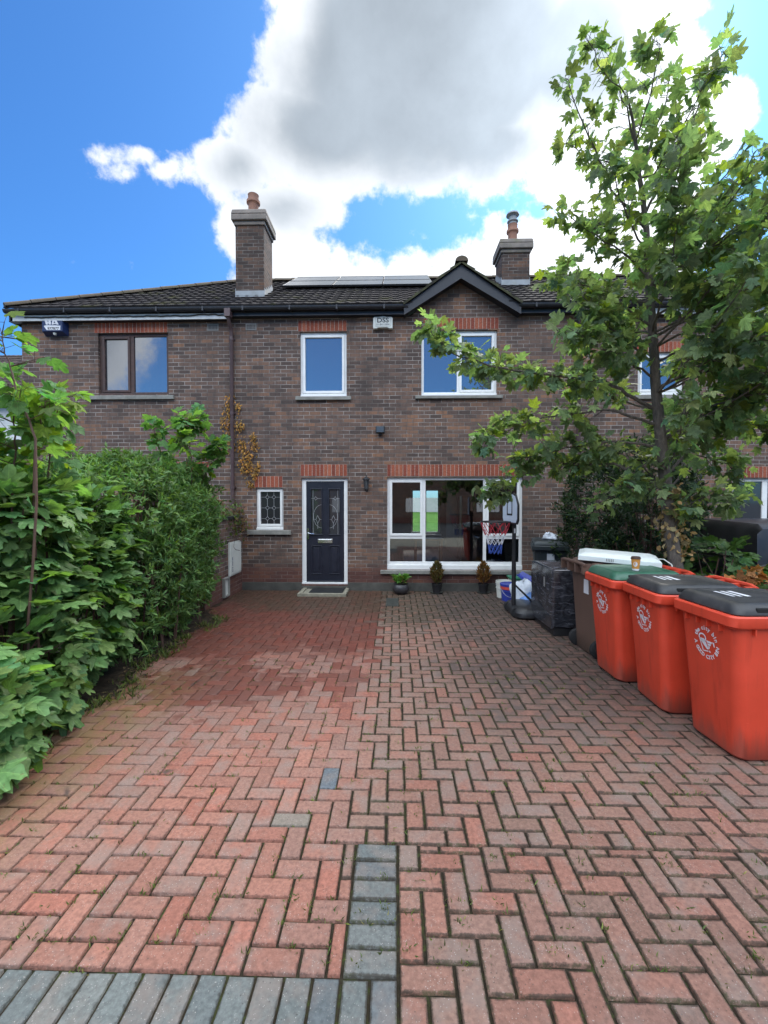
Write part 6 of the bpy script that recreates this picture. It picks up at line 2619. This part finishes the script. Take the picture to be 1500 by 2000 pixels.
        flat([(0.022, -0.052), (0.034, -0.054), (0.036, -0.066), (0.024, -0.064)])
        e.build('emblem', M['white_print'], t, world=False, normals=False)
    return t


ROW = 'orange wheelie bins in a row along the drive'
wheelie_bin('wheelie_bin', 'orange wheelie bin nearest the front, charcoal lid and clear white emblem', (2.17 + 0.36, 2.86 + 0.304, 0.002), math.radians(2), M['orange'], M['orange_lid_black'], ROW)
wheelie_bin('wheelie_bin', 'middle orange wheelie bin with a charcoal lid, between two other orange bins', (2.10 + 0.36, 3.50 + 0.304, 0.002), math.radians(-2), M['orange'], M['orange_lid_black'], ROW)
wheelie_bin('wheelie_bin', 'orange wheelie bin with a green lid carrying the coffee cup', (2.03 + 0.36, 4.13 + 0.304, 0.002), math.radians(1), M['orange'], M['green_lid'], ROW, stripes=False)
bb = wheelie_bin('wheelie_bin', 'brown wheelie bin turned wheels outward beside the wrapped box', (2.47, 5.10, 0.002), PI + math.radians(4), M['brown_bin'], M['brown_bin'], None, logo=False, stripes=False)
mb = MB()
mb.box(0.308, 0.3145, 0.05, 0.15, 0.70, 0.86)
o = mb.build('sticker', M['white_print'], bb, world=False)
db = wheelie_bin('wheelie_bin', 'dark grey-green wheelie bin against the house wall with a crumpled bag on its lid', (2.72, 7.75, 0.002), math.radians(75), M['dark_bin'], M['dark_bin'], None, logo=False, stripes=False)
mb = MB()
mb.box(-0.316, -0.3125, -0.06, 0.06, 0.66, 0.86)
o = mb.build('sticker', M['white_print'], db, world=False)


def lumpy(mb, c, r, amp=0.25, n=14, m=9, seed=1, flat=0.0):
    rr = random.Random(seed)
    ph = [rr.uniform(0, 6.28) for _ in range(9)]
    rings = []
    for i in range(m + 1):
        th = PI * i / m
        ring = []
        for k in range(n):
            a = 2 * PI * k / n
            f = 1 + amp * (0.5 * math.sin(3 * a + ph[0] + 2 * th) + 0.35 * math.sin(5 * a + ph[1] - 3 * th) + 0.35 * math.sin(4 * th + ph[2] + a) + rr.uniform(-0.35, 0.35))
            x = c[0] + r[0] * f * math.sin(th) * math.cos(a)
            y = c[1] + r[1] * f * math.sin(th) * math.sin(a)
            z = c[2] + r[2] * f * math.cos(th)
            ring.append((x, y, max(flat, z)))
        rings.append(ring)
    mb.grid_ring(rings, True, True, True)


mb = MB()
lumpy(mb, (2.70, 7.68, 1.13), (0.11, 0.09, 0.065), 0.5, 16, 10, 4)
o = mb.build('crumpled_bag', M['bag'], smooth=True)
tag(o, 'crumpled pale plastic bag lying on the lid of the dark bin', 'bag')


def white_panel():
    c = at(1178, 1088, 4.85)
    t = thing('white_panel', 'off-white plastic panel with sloping edges and a loose cable, laid across two bins', 'panel', (2.50, 4.96, 1.083))
    m = MB()
    r0 = [(-0.40, -0.25, 0.0), (0.40, -0.25, 0.0), (0.40, 0.25, 0.0), (-0.40, 0.25, 0.0)]
    r1 = [(-0.40, -0.25, 0.055), (0.40, -0.25, 0.055), (0.40, 0.25, 0.055), (-0.40, 0.25, 0.055)]
    r2 = [(-0.33, -0.18, 0.085), (0.33, -0.18, 0.085), (0.33, 0.18, 0.085), (-0.33, 0.18, 0.085)]
    m.grid_ring([r0, r1, r2], True, True, True)
    m.build('casing', M['foam'], t, bevel=0.008, seg=3, world=False)
    m = MB()
    for k in range(5):
        m.box(-0.12 + k * 0.016, -0.112 + k * 0.016, -0.2515, -0.249, 0.015, 0.045)
    m.build('print', M['vent'], t, world=False)
    m = MB()
    m.tube([(0.33, -0.10, 0.07), (0.42, -0.16, 0.085), (0.48, -0.26, 0.05), (0.49, -0.34, -0.03), (0.47, -0.40, -0.0), (0.40, -0.50, 0.0)], 0.006, 6)
    m.build('cable', M['white_plastic'], t, smooth=True, world=False)
    t.rotation_euler = (math.radians(2), math.radians(3.0), math.radians(-24))


white_panel()


def cup():
    base = Vector((2.33, 4.27, 1.080))
    t = thing('coffee_cup', 'brown paper coffee cup with dark lid standing on the green lid', 'cup', base)
    m = MB()
    m.lathe([(0.029, 0.0), (0.0295, 0.002), (0.041, 0.112), (0.041, 0.113)], 0, 0, 0, 24)
    m.build('paper_cup', M['cup'], t, smooth=True, world=False)
    m = MB()
    m.lathe([(0.0445, 0.111), (0.0445, 0.118), (0.041, 0.121), (0.039, 0.132), (0.034, 0.134), (0.032, 0.129)], 0, 0, 0, 24)
    m.build('cup_lid', M['cup_lid'], t, smooth=True, world=False)
    m = MB()
    m.lathe([(0.0298, 0.0), (0.0316, 0.016)], 0, 0, 0, 24, cap0=False, cap1=False)
    m.build('white_band', M['white_print'], t, smooth=True, world=False)
    m = MB()
    pts = []
    for k in range(14):
        a = 2 * PI * k / 14
        u, v = 0.018 * math.cos(a), 0.024 * math.sin(a)
        ang = -PI / 2 - 0.55 + u / 0.036
        z = 0.062 + v
        r = 0.0298 + 0.0112 * z / 0.112 + 0.0008
        pts.append((r * math.cos(ang), r * math.sin(ang), z))
    m.face(pts)
    m.build('emblem', M['white_print'], t, world=False, normals=False)


cup()


# ------------------------------------------------------------------ wrapped box, hoop, buckets, pots
def wrapped_box():
    a = ground(1078, 1244)
    t = thing('wrapped_box', 'tall dark box swathed in stretch film beside the basketball hoop', 'box', (a.x + 0.36, a.y + 0.44, 0))
    x0, x1, y0, y1 = a.x, a.x + 0.72, a.y, a.y + 0.88
    m = MB()
    m.box(x0 + 0.03, x1 - 0.03, y0 + 0.03, y1 - 0.03, 0.0, 0.14)
    m.build('base', M['black'], t, bevel=0.01)
    m = MB()
    nseg = 10
    rnd = random.Random(2)
    zt = 0.86
    levels = []
    for i in range(nseg + 1):
        z = 0.10 + (zt - 0.10) * i / nseg
        ring = []
        for p in rrect((x1 - x0) / 2, (y1 - y0) / 2, 0.035, 4, (x0 + x1) / 2, (y0 + y1) / 2):
            ring.append((p[0] + rnd.uniform(-.006, .006), p[1] + rnd.uniform(-.006, .006), z + (rnd.uniform(-.03, .03) if i == 0 else 0)))
        levels.append(ring)
    top = [((p[0] - (x0 + x1) / 2) * 0.93 + (x0 + x1) / 2, (p[1] - (y0 + y1) / 2) * 0.93 + (y0 + y1) / 2, zt + 0.02) for p in levels[-1]]
    levels.append(top)
    m.grid_ring(levels, True, True, True)
    m.build('wrapped_carton', M['film'], t, smooth=True)
    m = MB()
    m.box(x0 - 0.009, x0 - 0.0065, y0 + 0.25, y0 + 0.31, 0.60, 0.73)
    m.build('label', M['vent'], t)


wrapped_box()


def hoop():
    b = ground(1003, 1200)
    t = thing('basketball_hoop', 'small portable basketball hoop with pale backboard and red white blue net', 'basketball hoop', (b.x, b.y, 0))
    x, y = b.x, b.y
    m = MB()      # weighted base
    lv = []
    for (hx, hy, r, z) in ((0.24, 0.36, 0.14, 0.0), (0.28, 0.40, 0.16, 0.03), (0.28, 0.40, 0.16, 0.09), (0.25, 0.37, 0.16, 0.14), (0.18, 0.28, 0.12, 0.165)):
        lv.append([(q[0], q[1], z) for q in rrect(hx, hy, r, 5, x + 0.22, y + 0.05)])
    m.grid_ring(lv, True, True, True)
    m.build('base', M['black'], t, smooth=True)
    for dy in (-0.20, 0.20):
        m = MB()
        m.tube([(x - 0.02, y + 0.02 + dy - 0.025, 0.075), (x - 0.02, y + 0.02 + dy + 0.025, 0.075)], 0.075, 18)
        m.build('wheel', M['rubber'], t, smooth=True)
    m = MB()
    zt = at(1003, 1008, y).z
    m.tube([(x, y, 0.05), (x, y, zt * 0.6)], 0.034, 12)
    m.tube([(x, y, zt * 0.6), (x, y, zt)], 0.031, 12)
    m.build('pole', M['black'], t, smooth=True)
    m = MB()
    z2 = at(1003, 1140, y).z
    m.tube([(x, y + 0.02, z2), (x + 0.34, y + 0.16, 0.15)], 0.012, 8)
    m.tube([(x, y - 0.02, z2), (x + 0.34, y - 0.08, 0.15)], 0.012, 8)
    m.tube([(x + 0.33, y + 0.1, 0.14), (x + 0.33, y + 0.1, 0.34)], 0.03, 8)
    m.build('strut', M['black'], t, smooth=True)
    m = MB()
    m.box(x + 0.03, x + 0.037, y - 0.03, y - 0.01, zt - 0.27, zt - 0.20)
    m2 = MB()
    m2.box(x - 0.012, x + 0.014, y - 0.037, y - 0.0345, at(1003, 1041, y).z, at(1003, 1032, y).z)
    m2.build('sticker', M['white_print'], t)
    # backboard: normal mostly -x, a little towards the camera
    ang = math.radians(186)
    nrm = Vector((math.cos(ang), math.sin(ang), 0))
    wid = Vector((-nrm.y, nrm.x, 0))
    zc = at(1000, 993, y).z
    cen = Vector((x - 0.02, y - 0.005, zc)) + nrm * 0.05
    W, H = 0.33, 0.235
    outline = [(-0.86, -1.0), (0.86, -1.0), (1.0, -0.72), (1.0, 0.25), (0.72, 0.85), (0.40, 1.0), (-0.40, 1.0), (-0.72, 0.85), (-1.0, 0.25), (-1.0, -0.72)]

    def plate(mb, poly, d0, d1):
        i = len(mb.v)
        n = len(poly)
        for d_ in (d0, d1):
            for (u, v) in poly:
                mb.v.append(tuple(cen + wid * (u * W) + Vector((0, 0, v * H)) + nrm * d_))
        mb.f.append(tuple(i + k for k in range(n)))
        mb.f.append(tuple(i + n + k for k in reversed(range(n))))
        for k in range(n):
            mb.f.append((i + k, i + n + k, i + n + (k + 1) % n, i + (k + 1) % n))
        mb.c += [None] * (n + 2)
    m = MB()
    plate(m, outline, -0.02, 0.0)
    bbd = m.build('backboard', M['black'], t)
    m = MB()
    plate(m, [(u * 0.90, v * 0.90) for u, v in outline], 0.0005, 0.004)
    m.build('face', M['board'], bbd)
    m = MB()
    for (u0, u1, v0, v1) in ((-0.34, -0.25, -0.45, 0.55), (0.25, 0.34, -0.45, 0.55), (-0.25, 0.25, -0.45, -0.34), (-0.25, 0.25, 0.45, 0.55)):
        plate(m, [(u0, v0), (u1, v0), (u1, v1), (u0, v1)], 0.0045, 0.0065)
    m.build('target_mark', M['black'], bbd)
    # rim and net
    rr = 0.225
    zr = zc - H + 0.03
    hd = Vector((math.cos(math.radians(184)), math.sin(math.radians(184)), 0))
    rc = Vector((x, y, zr)) + hd * (rr + 0.07)
    m = MB()
    m.tube([rc + Vector((rr * math.cos(2 * PI * k / 28), rr * math.sin(2 * PI * k / 28), 0)) for k in range(29)], 0.009, 8)
    m.box(x - 0.06, x + 0.045, y - 0.06, y + 0.06, zr - 0.03, zr + 0.045)
    m.tube([rc - hd * rr + Vector((0, 0.06, 0)), Vector((x, y + 0.05, zr))], 0.008, 6)
    m.tube([rc - hd * rr + Vector((0, -0.06, 0)), Vector((x, y - 0.05, zr))], 0.008, 6)
    m.build('rim', M['black'], t, smooth=True)
    zs = [0.0, -0.105, -0.21, -0.285, -0.35, -0.42, -0.49]
    rs = [rr, rr * 0.86, rr * 0.68, rr * 0.55, rr * 0.47, rr * 0.44, rr * 0.42]
    n = 10
    parts = [('red', 0, 2), ('white', 2, 4), ('blue', 4, 6)]
    for (nm, k0, k1) in parts:
        m = MB()
        for k in range(k0, k1):
            for j in range(n):
                o0 = 0.5 * (k % 2)
                for sg in (-0.5, 0.5):
                    a0 = 2 * PI * (j + o0) / n
                    a1 = 2 * PI * (j + o0 + sg) / n
                    p = rc + Vector((rs[k] * math.cos(a0), rs[k] * math.sin(a0), zs[k]))
                    q = rc + Vector((rs[k + 1] * math.cos(a1), rs[k + 1] * math.sin(a1), zs[k + 1]))
                    md = (p + q) / 2 + Vector(RNG.normal(0, 0.004, 3))
                    m.tube([p, md, q], 0.0048, 5)
        m.build('net', M['net_' + nm], t, smooth=True)


hoop()


def bucket(label, c, r, h, mat, lidm=None, band=None):
    t = thing('plastic_bucket', label, 'bucket', (c.x, c.y, 0), group='plastic buckets by the house wall')
    m = MB()
    m.lathe([(r * 0.86, 0.0), (r * 0.865, 0.008), (r * 0.93, h * 0.55), (r * 0.985, h * 0.56), (r * 0.99, h * 0.60), (r * 0.945, h * 0.61), (r * 0.97, h * 0.86), (r * 1.03, h * 0.865), (r * 1.03, h * 0.90), (r, h * 0.905), (r, h), (r * 0.95, h), (r * 0.9, h * 0.5)], 0, 0, 0, 24)
    m.build('pail', mat, t, smooth=True, world=False)
    if lidm:
        m = MB()
        m.lathe([(r * 1.05, h * 0.93), (r * 1.07, h * 0.94), (r * 1.07, h * 1.0), (r * 1.03, h * 1.015), (r * 0.92, h * 1.0), (0.01, h * 1.005)], 0, 0, 0, 24)
        m.build('lid', lidm, t, smooth=True, world=False)
    if band:
        m = MB()
        m.lathe([(r * 1.034, h * 0.70), (r * 1.036, h * 0.86)], 0, 0, 0, 24, cap0=False, cap1=False)
        m.build('label_band', band, t, smooth=True, world=False)
    m = MB()
    m.tube([(r * 1.02 * math.cos(a), -r * 0.05 - r * 1.0 * abs(math.sin(a)), h * 0.82 - h * 0.55 * math.sin(a)) for a in [PI * k / 10 for k in range(11)]], 0.004, 5)
    m.build('handle', M['alu'], t, smooth=True, world=False)


bucket('white plastic bucket nearest the planters', ground(985, 1166), 0.155, 0.30, M['white_plastic'])
bucket('blue lidded bucket with a red and white band in front of the white bucket', ground(999, 1176) + Vector((0, 0.14, 0)), 0.155, 0.30, M['blue_plastic'], M['blue_plastic'], M['red_plastic'])
mb = MB()
p = ground(1030, 1190)
lumpy(mb, (p.x + 0.02, p.y + 0.28, 0.20), (0.22, 0.17, 0.22), 0.22, 18, 12, 9, flat=0.003)
o = mb.build('plastic_sack', M['bag'], smooth=True)
tag(o, 'bulging white polythene sack on the paving behind the hoop pole', 'bag')
mb = MB()
lumpy(mb, (p.x + 0.10, p.y + 0.02, 0.12), (0.20, 0.12, 0.13), 0.28, 16, 10, 12, flat=0.003)
o = mb.build('plastic_sack', M['blue_bag'], smooth=True)
tag(o, 'pale blue crumpled polythene sack in front of the white sack', 'bag')
q = at(1018, 1137, 8.05)
t = thing('storage_tub', 'green-lidded tub half hidden behind the white polythene sack', 'tub', (q.x + 0.05, 8.15, 0))
mb = MB()
mb.grid_ring([[(a[0], a[1], z) for a in rrect(hx, hy, 0.04)] for hx, hy, z in ((0.20, 0.14, 0.0), (0.23, 0.17, 0.30), (0.24, 0.18, 0.305), (0.24, 0.18, 0.315))], True, True, True)
mb.build('tub', M['white_plastic'], t, smooth=True, world=False)
mb = MB()
mb.grid_ring([[(a[0], a[1], z) for a in rrect(hx, hy, 0.04)] for hx, hy, z in ((0.25, 0.19, 0.316), (0.255, 0.195, 0.345), (0.235, 0.175, 0.352))], True, True, True)
mb.build('lid', M['green_plastic'], t, smooth=True, world=False)
t = thing('snow_shovel', 'blue plastic shovel leaning diagonally above the sacks', 'shovel', (2.55, 7.55, 0.30))
a, b = at(1013, 1121, 7.75), at(1046, 1143, 7.45)
mb = MB()
dv = (b - a)
L = dv.length
nrm = Vector((0.1, -0.75, 0.65)).normalized()
sidev = dv.normalized().cross(nrm).normalized()
rings = []
for k in range(9):
    u = k / 8
    hw = 0.075 + 0.03 * u
    ring = []
    for j in range(7):
        s_ = -1 + 2 * j / 6
        ring.append(a + dv * u + sidev * hw * s_ + nrm * (0.035 * s_ * s_))
    for j in reversed(range(7)):
        s_ = -1 + 2 * j / 6
        ring.append(a + dv * u + sidev * hw * s_ + nrm * (0.035 * s_ * s_ - 0.008))
    rings.append(ring)
mb.grid_ring(rings, True, True, True)
mb.build('blade', M['blue_plastic'], t, smooth=True)
mb = MB()
mb.tube([b - dv * 0.1, b + dv * 0.6 + Vector((0.05, 0.0, -0.08)), b + dv * 1.4 + Vector((0.10, 0.0, -0.28))], 0.016, 8)
mb.build('shaft', M['wood'], t, smooth=True)


def pots():
    # round pot with broad leaves
    c = ground(783, 1163)
    c.y += 0.16
    t = thing('potted_plant', 'leafy green plant in a round dark pot below the large window', 'potted plant', (c.x, c.y, 0), group='potted plants below the large window')
    m = MB()
    m.lathe([(0.09, 0.0), (0.135, 0.03), (0.165, 0.09), (0.155, 0.15), (0.125, 0.185), (0.14, 0.205), (0.12, 0.205), (0.11, 0.17)], 0, 0, 0, 26)
    m.build('pot', M['pot'], t, smooth=True, world=False)
    m = MB()
    m.lathe([(0.118, 0.175), (0.06, 0.185)], 0, 0, 0, 18, cap0=False)
    m.build('soil', M['soil'], t, world=False)
    N = 62
    az = RNG.uniform(0, 2 * PI, N)
    r = RNG.uniform(0.0, 0.10, N)
    pos = np.stack([c.x + r * np.cos(az), c.y + r * np.sin(az), RNG.uniform(0.19, 0.30, N)], 1)
    dr = np.stack([np.cos(az), np.sin(az), RNG.uniform(0.1, 1.4, N)], 1)
    leaves('leaves', M['leaf_low'], t, lance(0.20), pos, dr, RNG.normal(0, 0.3, (N, 3)) + [0, 0, 1], RNG.uniform(0.11, 0.20, N), greens(N, (0.09, 0.19, 0.04), 0.25, 0.15, (0.25, 0.32, 0.10)))
    # two narrow pots with dying conifers
    for (px, col, lab) in ((854, (0.13, 0.085, 0.030), 'half-brown dwarf conifer in a small black pot under the middle of the window'), (946, (0.20, 0.095, 0.032), 'fully browned dwarf conifer in a small black pot near the buckets')):
        c = ground(px, 1160)
        c.y += 0.10
        t = thing('potted_plant', lab, 'potted plant', (c.x, c.y, 0), group='potted plants below the large window')
        m = MB()
        m.lathe([(0.115, 0.0), (0.125, 0.02), (0.118, 0.022), (0.10, 0.012)], 0, 0, 0, 22)
        m.build('saucer', M['iron'], t, smooth=True, world=False)
        m = MB()
        m.lathe([(0.075, 0.013), (0.098, 0.16), (0.104, 0.162), (0.104, 0.18), (0.094, 0.18), (0.088, 0.14)], 0, 0, 0, 22)
        m.build('pot', M['black'], t, smooth=True, world=False)
        m = MB()
        m.lathe([(0.092, 0.15), (0.03, 0.165)], 0, 0, 0, 16, cap0=False)
        m.build('soil', M['soil'], t, world=False)
        N = 900
        h = RNG.uniform(0, 1, N) ** 0.8
        rad = 0.115 * np.sin(np.clip(h * 0.95 + 0.08, 0, 1) * PI) ** 0.7 * RNG.uniform(0.3, 1.05, N)
        az = RNG.uniform(0, 2 * PI, N)
        pos = np.stack([c.x + rad * np.cos(az), c.y + rad * np.sin(az), 0.18 + 0.40 * h], 1)
        dr = np.stack([np.cos(az) * 0.6, np.sin(az) * 0.6, RNG.uniform(0.5, 1.5, N)], 1)
        T = greens(N, col, 0.3, 0.22 if px < 900 else 0.06, (0.085, 0.105, 0.03))
        leaves('foliage', M['leaf_dry'], t, lance(0.16), pos, dr, RNG.normal(0, 1, (N, 3)), RNG.uniform(0.035, 0.07, N), T)
        m = MB()
        for k in range(7):
            a = RNG.uniform(0, 2 * PI)
            m.tube([(c.x, c.y, 0.15), (c.x + 0.03 * math.cos(a), c.y + 0.03 * math.sin(a), 0.32), (c.x + 0.06 * math.cos(a), c.y + 0.06 * math.sin(a), 0.48)], 0.004, 4)
        m.build('stem', M['stem'], t)


pots()


# ------------------------------------------------------------------ black car on the neighbouring drive
def black_car():
    t = thing('parked_car', 'black car parked on the neighbouring drive at the right edge', 'car', (5.30, 6.75, 0))
    # sections along y (local), rear towards the camera at -y
    HW = 0.88
    secs = [(-1.22, 0.30, 0.62, 0.84), (-1.28, 0.30, 0.95, 0.87), (-1.12, 0.28, 1.00, 0.88), (-0.9, 0.25, 1.0, 0.885), (0.6, 0.24, 0.99, 0.885), (1.6, 0.24, 0.92, 0.87), (2.6, 0.28, 0.80, 0.83), (2.85, 0.34, 0.66, 0.76)]
    m = MB()
    rings = []
    for (y, z0, z1, hw) in secs:
        ring = []
        for (u, v) in ((-0.86, 0), (-0.97, 0.15), (-1, 0.45), (-0.99, 0.75), (-0.93, 0.97), (-0.8, 1.0), (0.8, 1.0), (0.93, 0.97), (0.99, 0.75), (1, 0.45), (0.97, 0.15), (0.86, 0)):
            ring.append((u * hw, y, z0 + (z1 - z0) * v))
        rings.append(ring)
    m.grid_ring(rings, True, True, True)
    m.build('body', M['car_paint'], t, smooth=True, world=False)
    # cabin
    m = MB()
    cab = [(-1.23, 0.96, 0.98, 0.80), (-1.14, 0.97, 1.40, 0.72), (-1.02, 0.97, 1.46, 0.68), (0.1, 0.98, 1.49, 0.66), (0.55, 0.98, 1.40, 0.64), (1.25, 0.96, 1.0, 0.74)]
    rings = []
    for (y, z0, z1, hw) in cab:
        b_ = 0.80
        ring = [(-b_, y, z0), (-hw - (b_ - hw) * 0.15, y, z0 + (z1 - z0) * 0.85), (-hw * 0.92, y, z1), (hw * 0.92, y, z1), (hw + (b_ - hw) * 0.15, y, z0 + (z1 - z0) * 0.85), (b_, y, z0)]
        rings.append(ring)
    m.grid_ring(rings, True, True, True)
    m.build('roof', M['car_paint'], t, smooth=True, world=False)
    m = MB()
    # rear screen and side glass laid just proud of the cabin
    m.face([(-0.66, -1.238, 1.0), (0.66, -1.238, 1.0), (0.56, -1.158, 1.36), (-0.56, -1.158, 1.36)])
    for s_ in (-1, 1):
        m.face([(s_ * 0.803, -0.8, 1.02), (s_ * 0.803, 0.9, 1.02), (s_ * 0.69, 0.4, 1.32), (s_ * 0.69, -0.7, 1.34)])
    m.build('window', M['car_glass'], t, world=False, normals=False)
    for s_ in (-1, 1):
        m = MB()
        m.box(min(s_ * 0.62, s_ * 0.83), max(s_ * 0.62, s_ * 0.83), -1.30, -1.22, 0.72, 0.90)
        m.build('tail_light', M['red_lens'], t, bevel=0.02, world=False)
        for y in (-0.72, 2.05):
            m = MB()
            m.tube([(s_ * 0.70, y, 0.31), (s_ * 0.72, y, 0.31), (s_ * 0.87, y, 0.31), (s_ * 0.89, y, 0.31)], [0.28, 0.31, 0.31, 0.28], 24)
            w = m.build('wheel', M['rubber'], t, smooth=True, world=False)
            m = MB()
            m.tube([(s_ * 0.892, y, 0.31), (s_ * 0.900, y, 0.31)], [0.19, 0.17], 20)
            m.build('rim', M['alu'], w, smooth=True, world=False)
    m = MB()
    m.box(-0.86, 0.86, -1.33, -1.20, 0.34, 0.58)
    m.build('bumper', M['black'], t, bevel=0.04, world=False)
    m = MB()
    m.tube([(0.0, -0.75, 1.41), (0.0, -0.90, 1.47), (0.0, -0.95, 1.475)], [0.03, 0.02, 0.008], 8)
    m.build('aerial', M['car_paint'], t, smooth=True, world=False)


black_car()


# ------------------------------------------------------------------ small growth and litter
def weeds():
    P, Dr, S, T = [], [], [], []
    for k in range(700):
        y = 1.6 + 3.2 * RNG.random() ** 1.6
        x = RNG.uniform(left_edge(y) + 0.05, 2.0)
        cell = 0.1045
        if RNG.random() < 0.5:
            x = round((x + 3.287) / cell) * cell - 3.287
        else:
            y = round((y - 2.180) / cell) * cell + 2.180
        n = int(RNG.integers(4, 12))
        for j in range(n):
            P.append((x + RNG.normal(0, 0.012), y + RNG.normal(0, 0.008), -0.008))
            Dr.append((RNG.normal(0, 0.8), RNG.normal(0, 0.8), 0.9))
            S.append(RNG.uniform(0.012, 0.034))
    for k in range(90):
        y = RNG.uniform(2.2, 6.4)
        x = left_edge(y) + RNG.normal(0.02, 0.07)
        for j in range(int(RNG.integers(5, 16))):
            P.append((x + RNG.normal(0, 0.03), y + RNG.normal(0, 0.03), 0.0))
            Dr.append((RNG.normal(0, 0.6), RNG.normal(0, 0.6), 1.0))
            S.append(RNG.uniform(0.03, 0.10))
    N = len(P)
    o = leaves('joint_weeds', M['leaf_low'], None, lance(0.09), P, Dr, RNG.normal(0, 1, (N, 3)), S, greens(N, (0.085, 0.115, 0.03), 0.3, 0.1, (0.19, 0.17, 0.06)))
    tag(o, 'tiny grass and moss tufts growing in the paving joints', 'weeds', kind='stuff')
    # fallen leaves and twigs along the hedge foot
    N = 700
    y = RNG.uniform(2.3, 6.9, N)
    x = np.array([left_edge(q) for q in y]) + RNG.normal(-0.06, 0.10, N)
    far = RNG.random(N) < 0.10
    x[far] = RNG.uniform(-2.4, 2.0, far.sum())
    pos = np.stack([x, y, RNG.uniform(0.004, 0.03, N)], 1)
    pos[far, 2] = 0.006
    dr = np.stack([RNG.normal(0, 1, N), RNG.normal(0, 1, N), RNG.normal(0, 0.12, N)], 1)
    nm = RNG.normal(0, 0.25, (N, 3)) + [0, 0, 1]
    sz = RNG.uniform(0.02, 0.055, N)
    sz[far] *= 0.5
    o = leaves('leaf_litter', M['leaf_dry'], None, oval(), pos, dr, nm, sz, greens(N, (0.12, 0.085, 0.05), 0.35, 0.15, (0.22, 0.18, 0.09)))
    tag(o, 'scattered dead leaves and crumbs along the foot of the hedge', 'leaf litter', kind='stuff')


weeds()
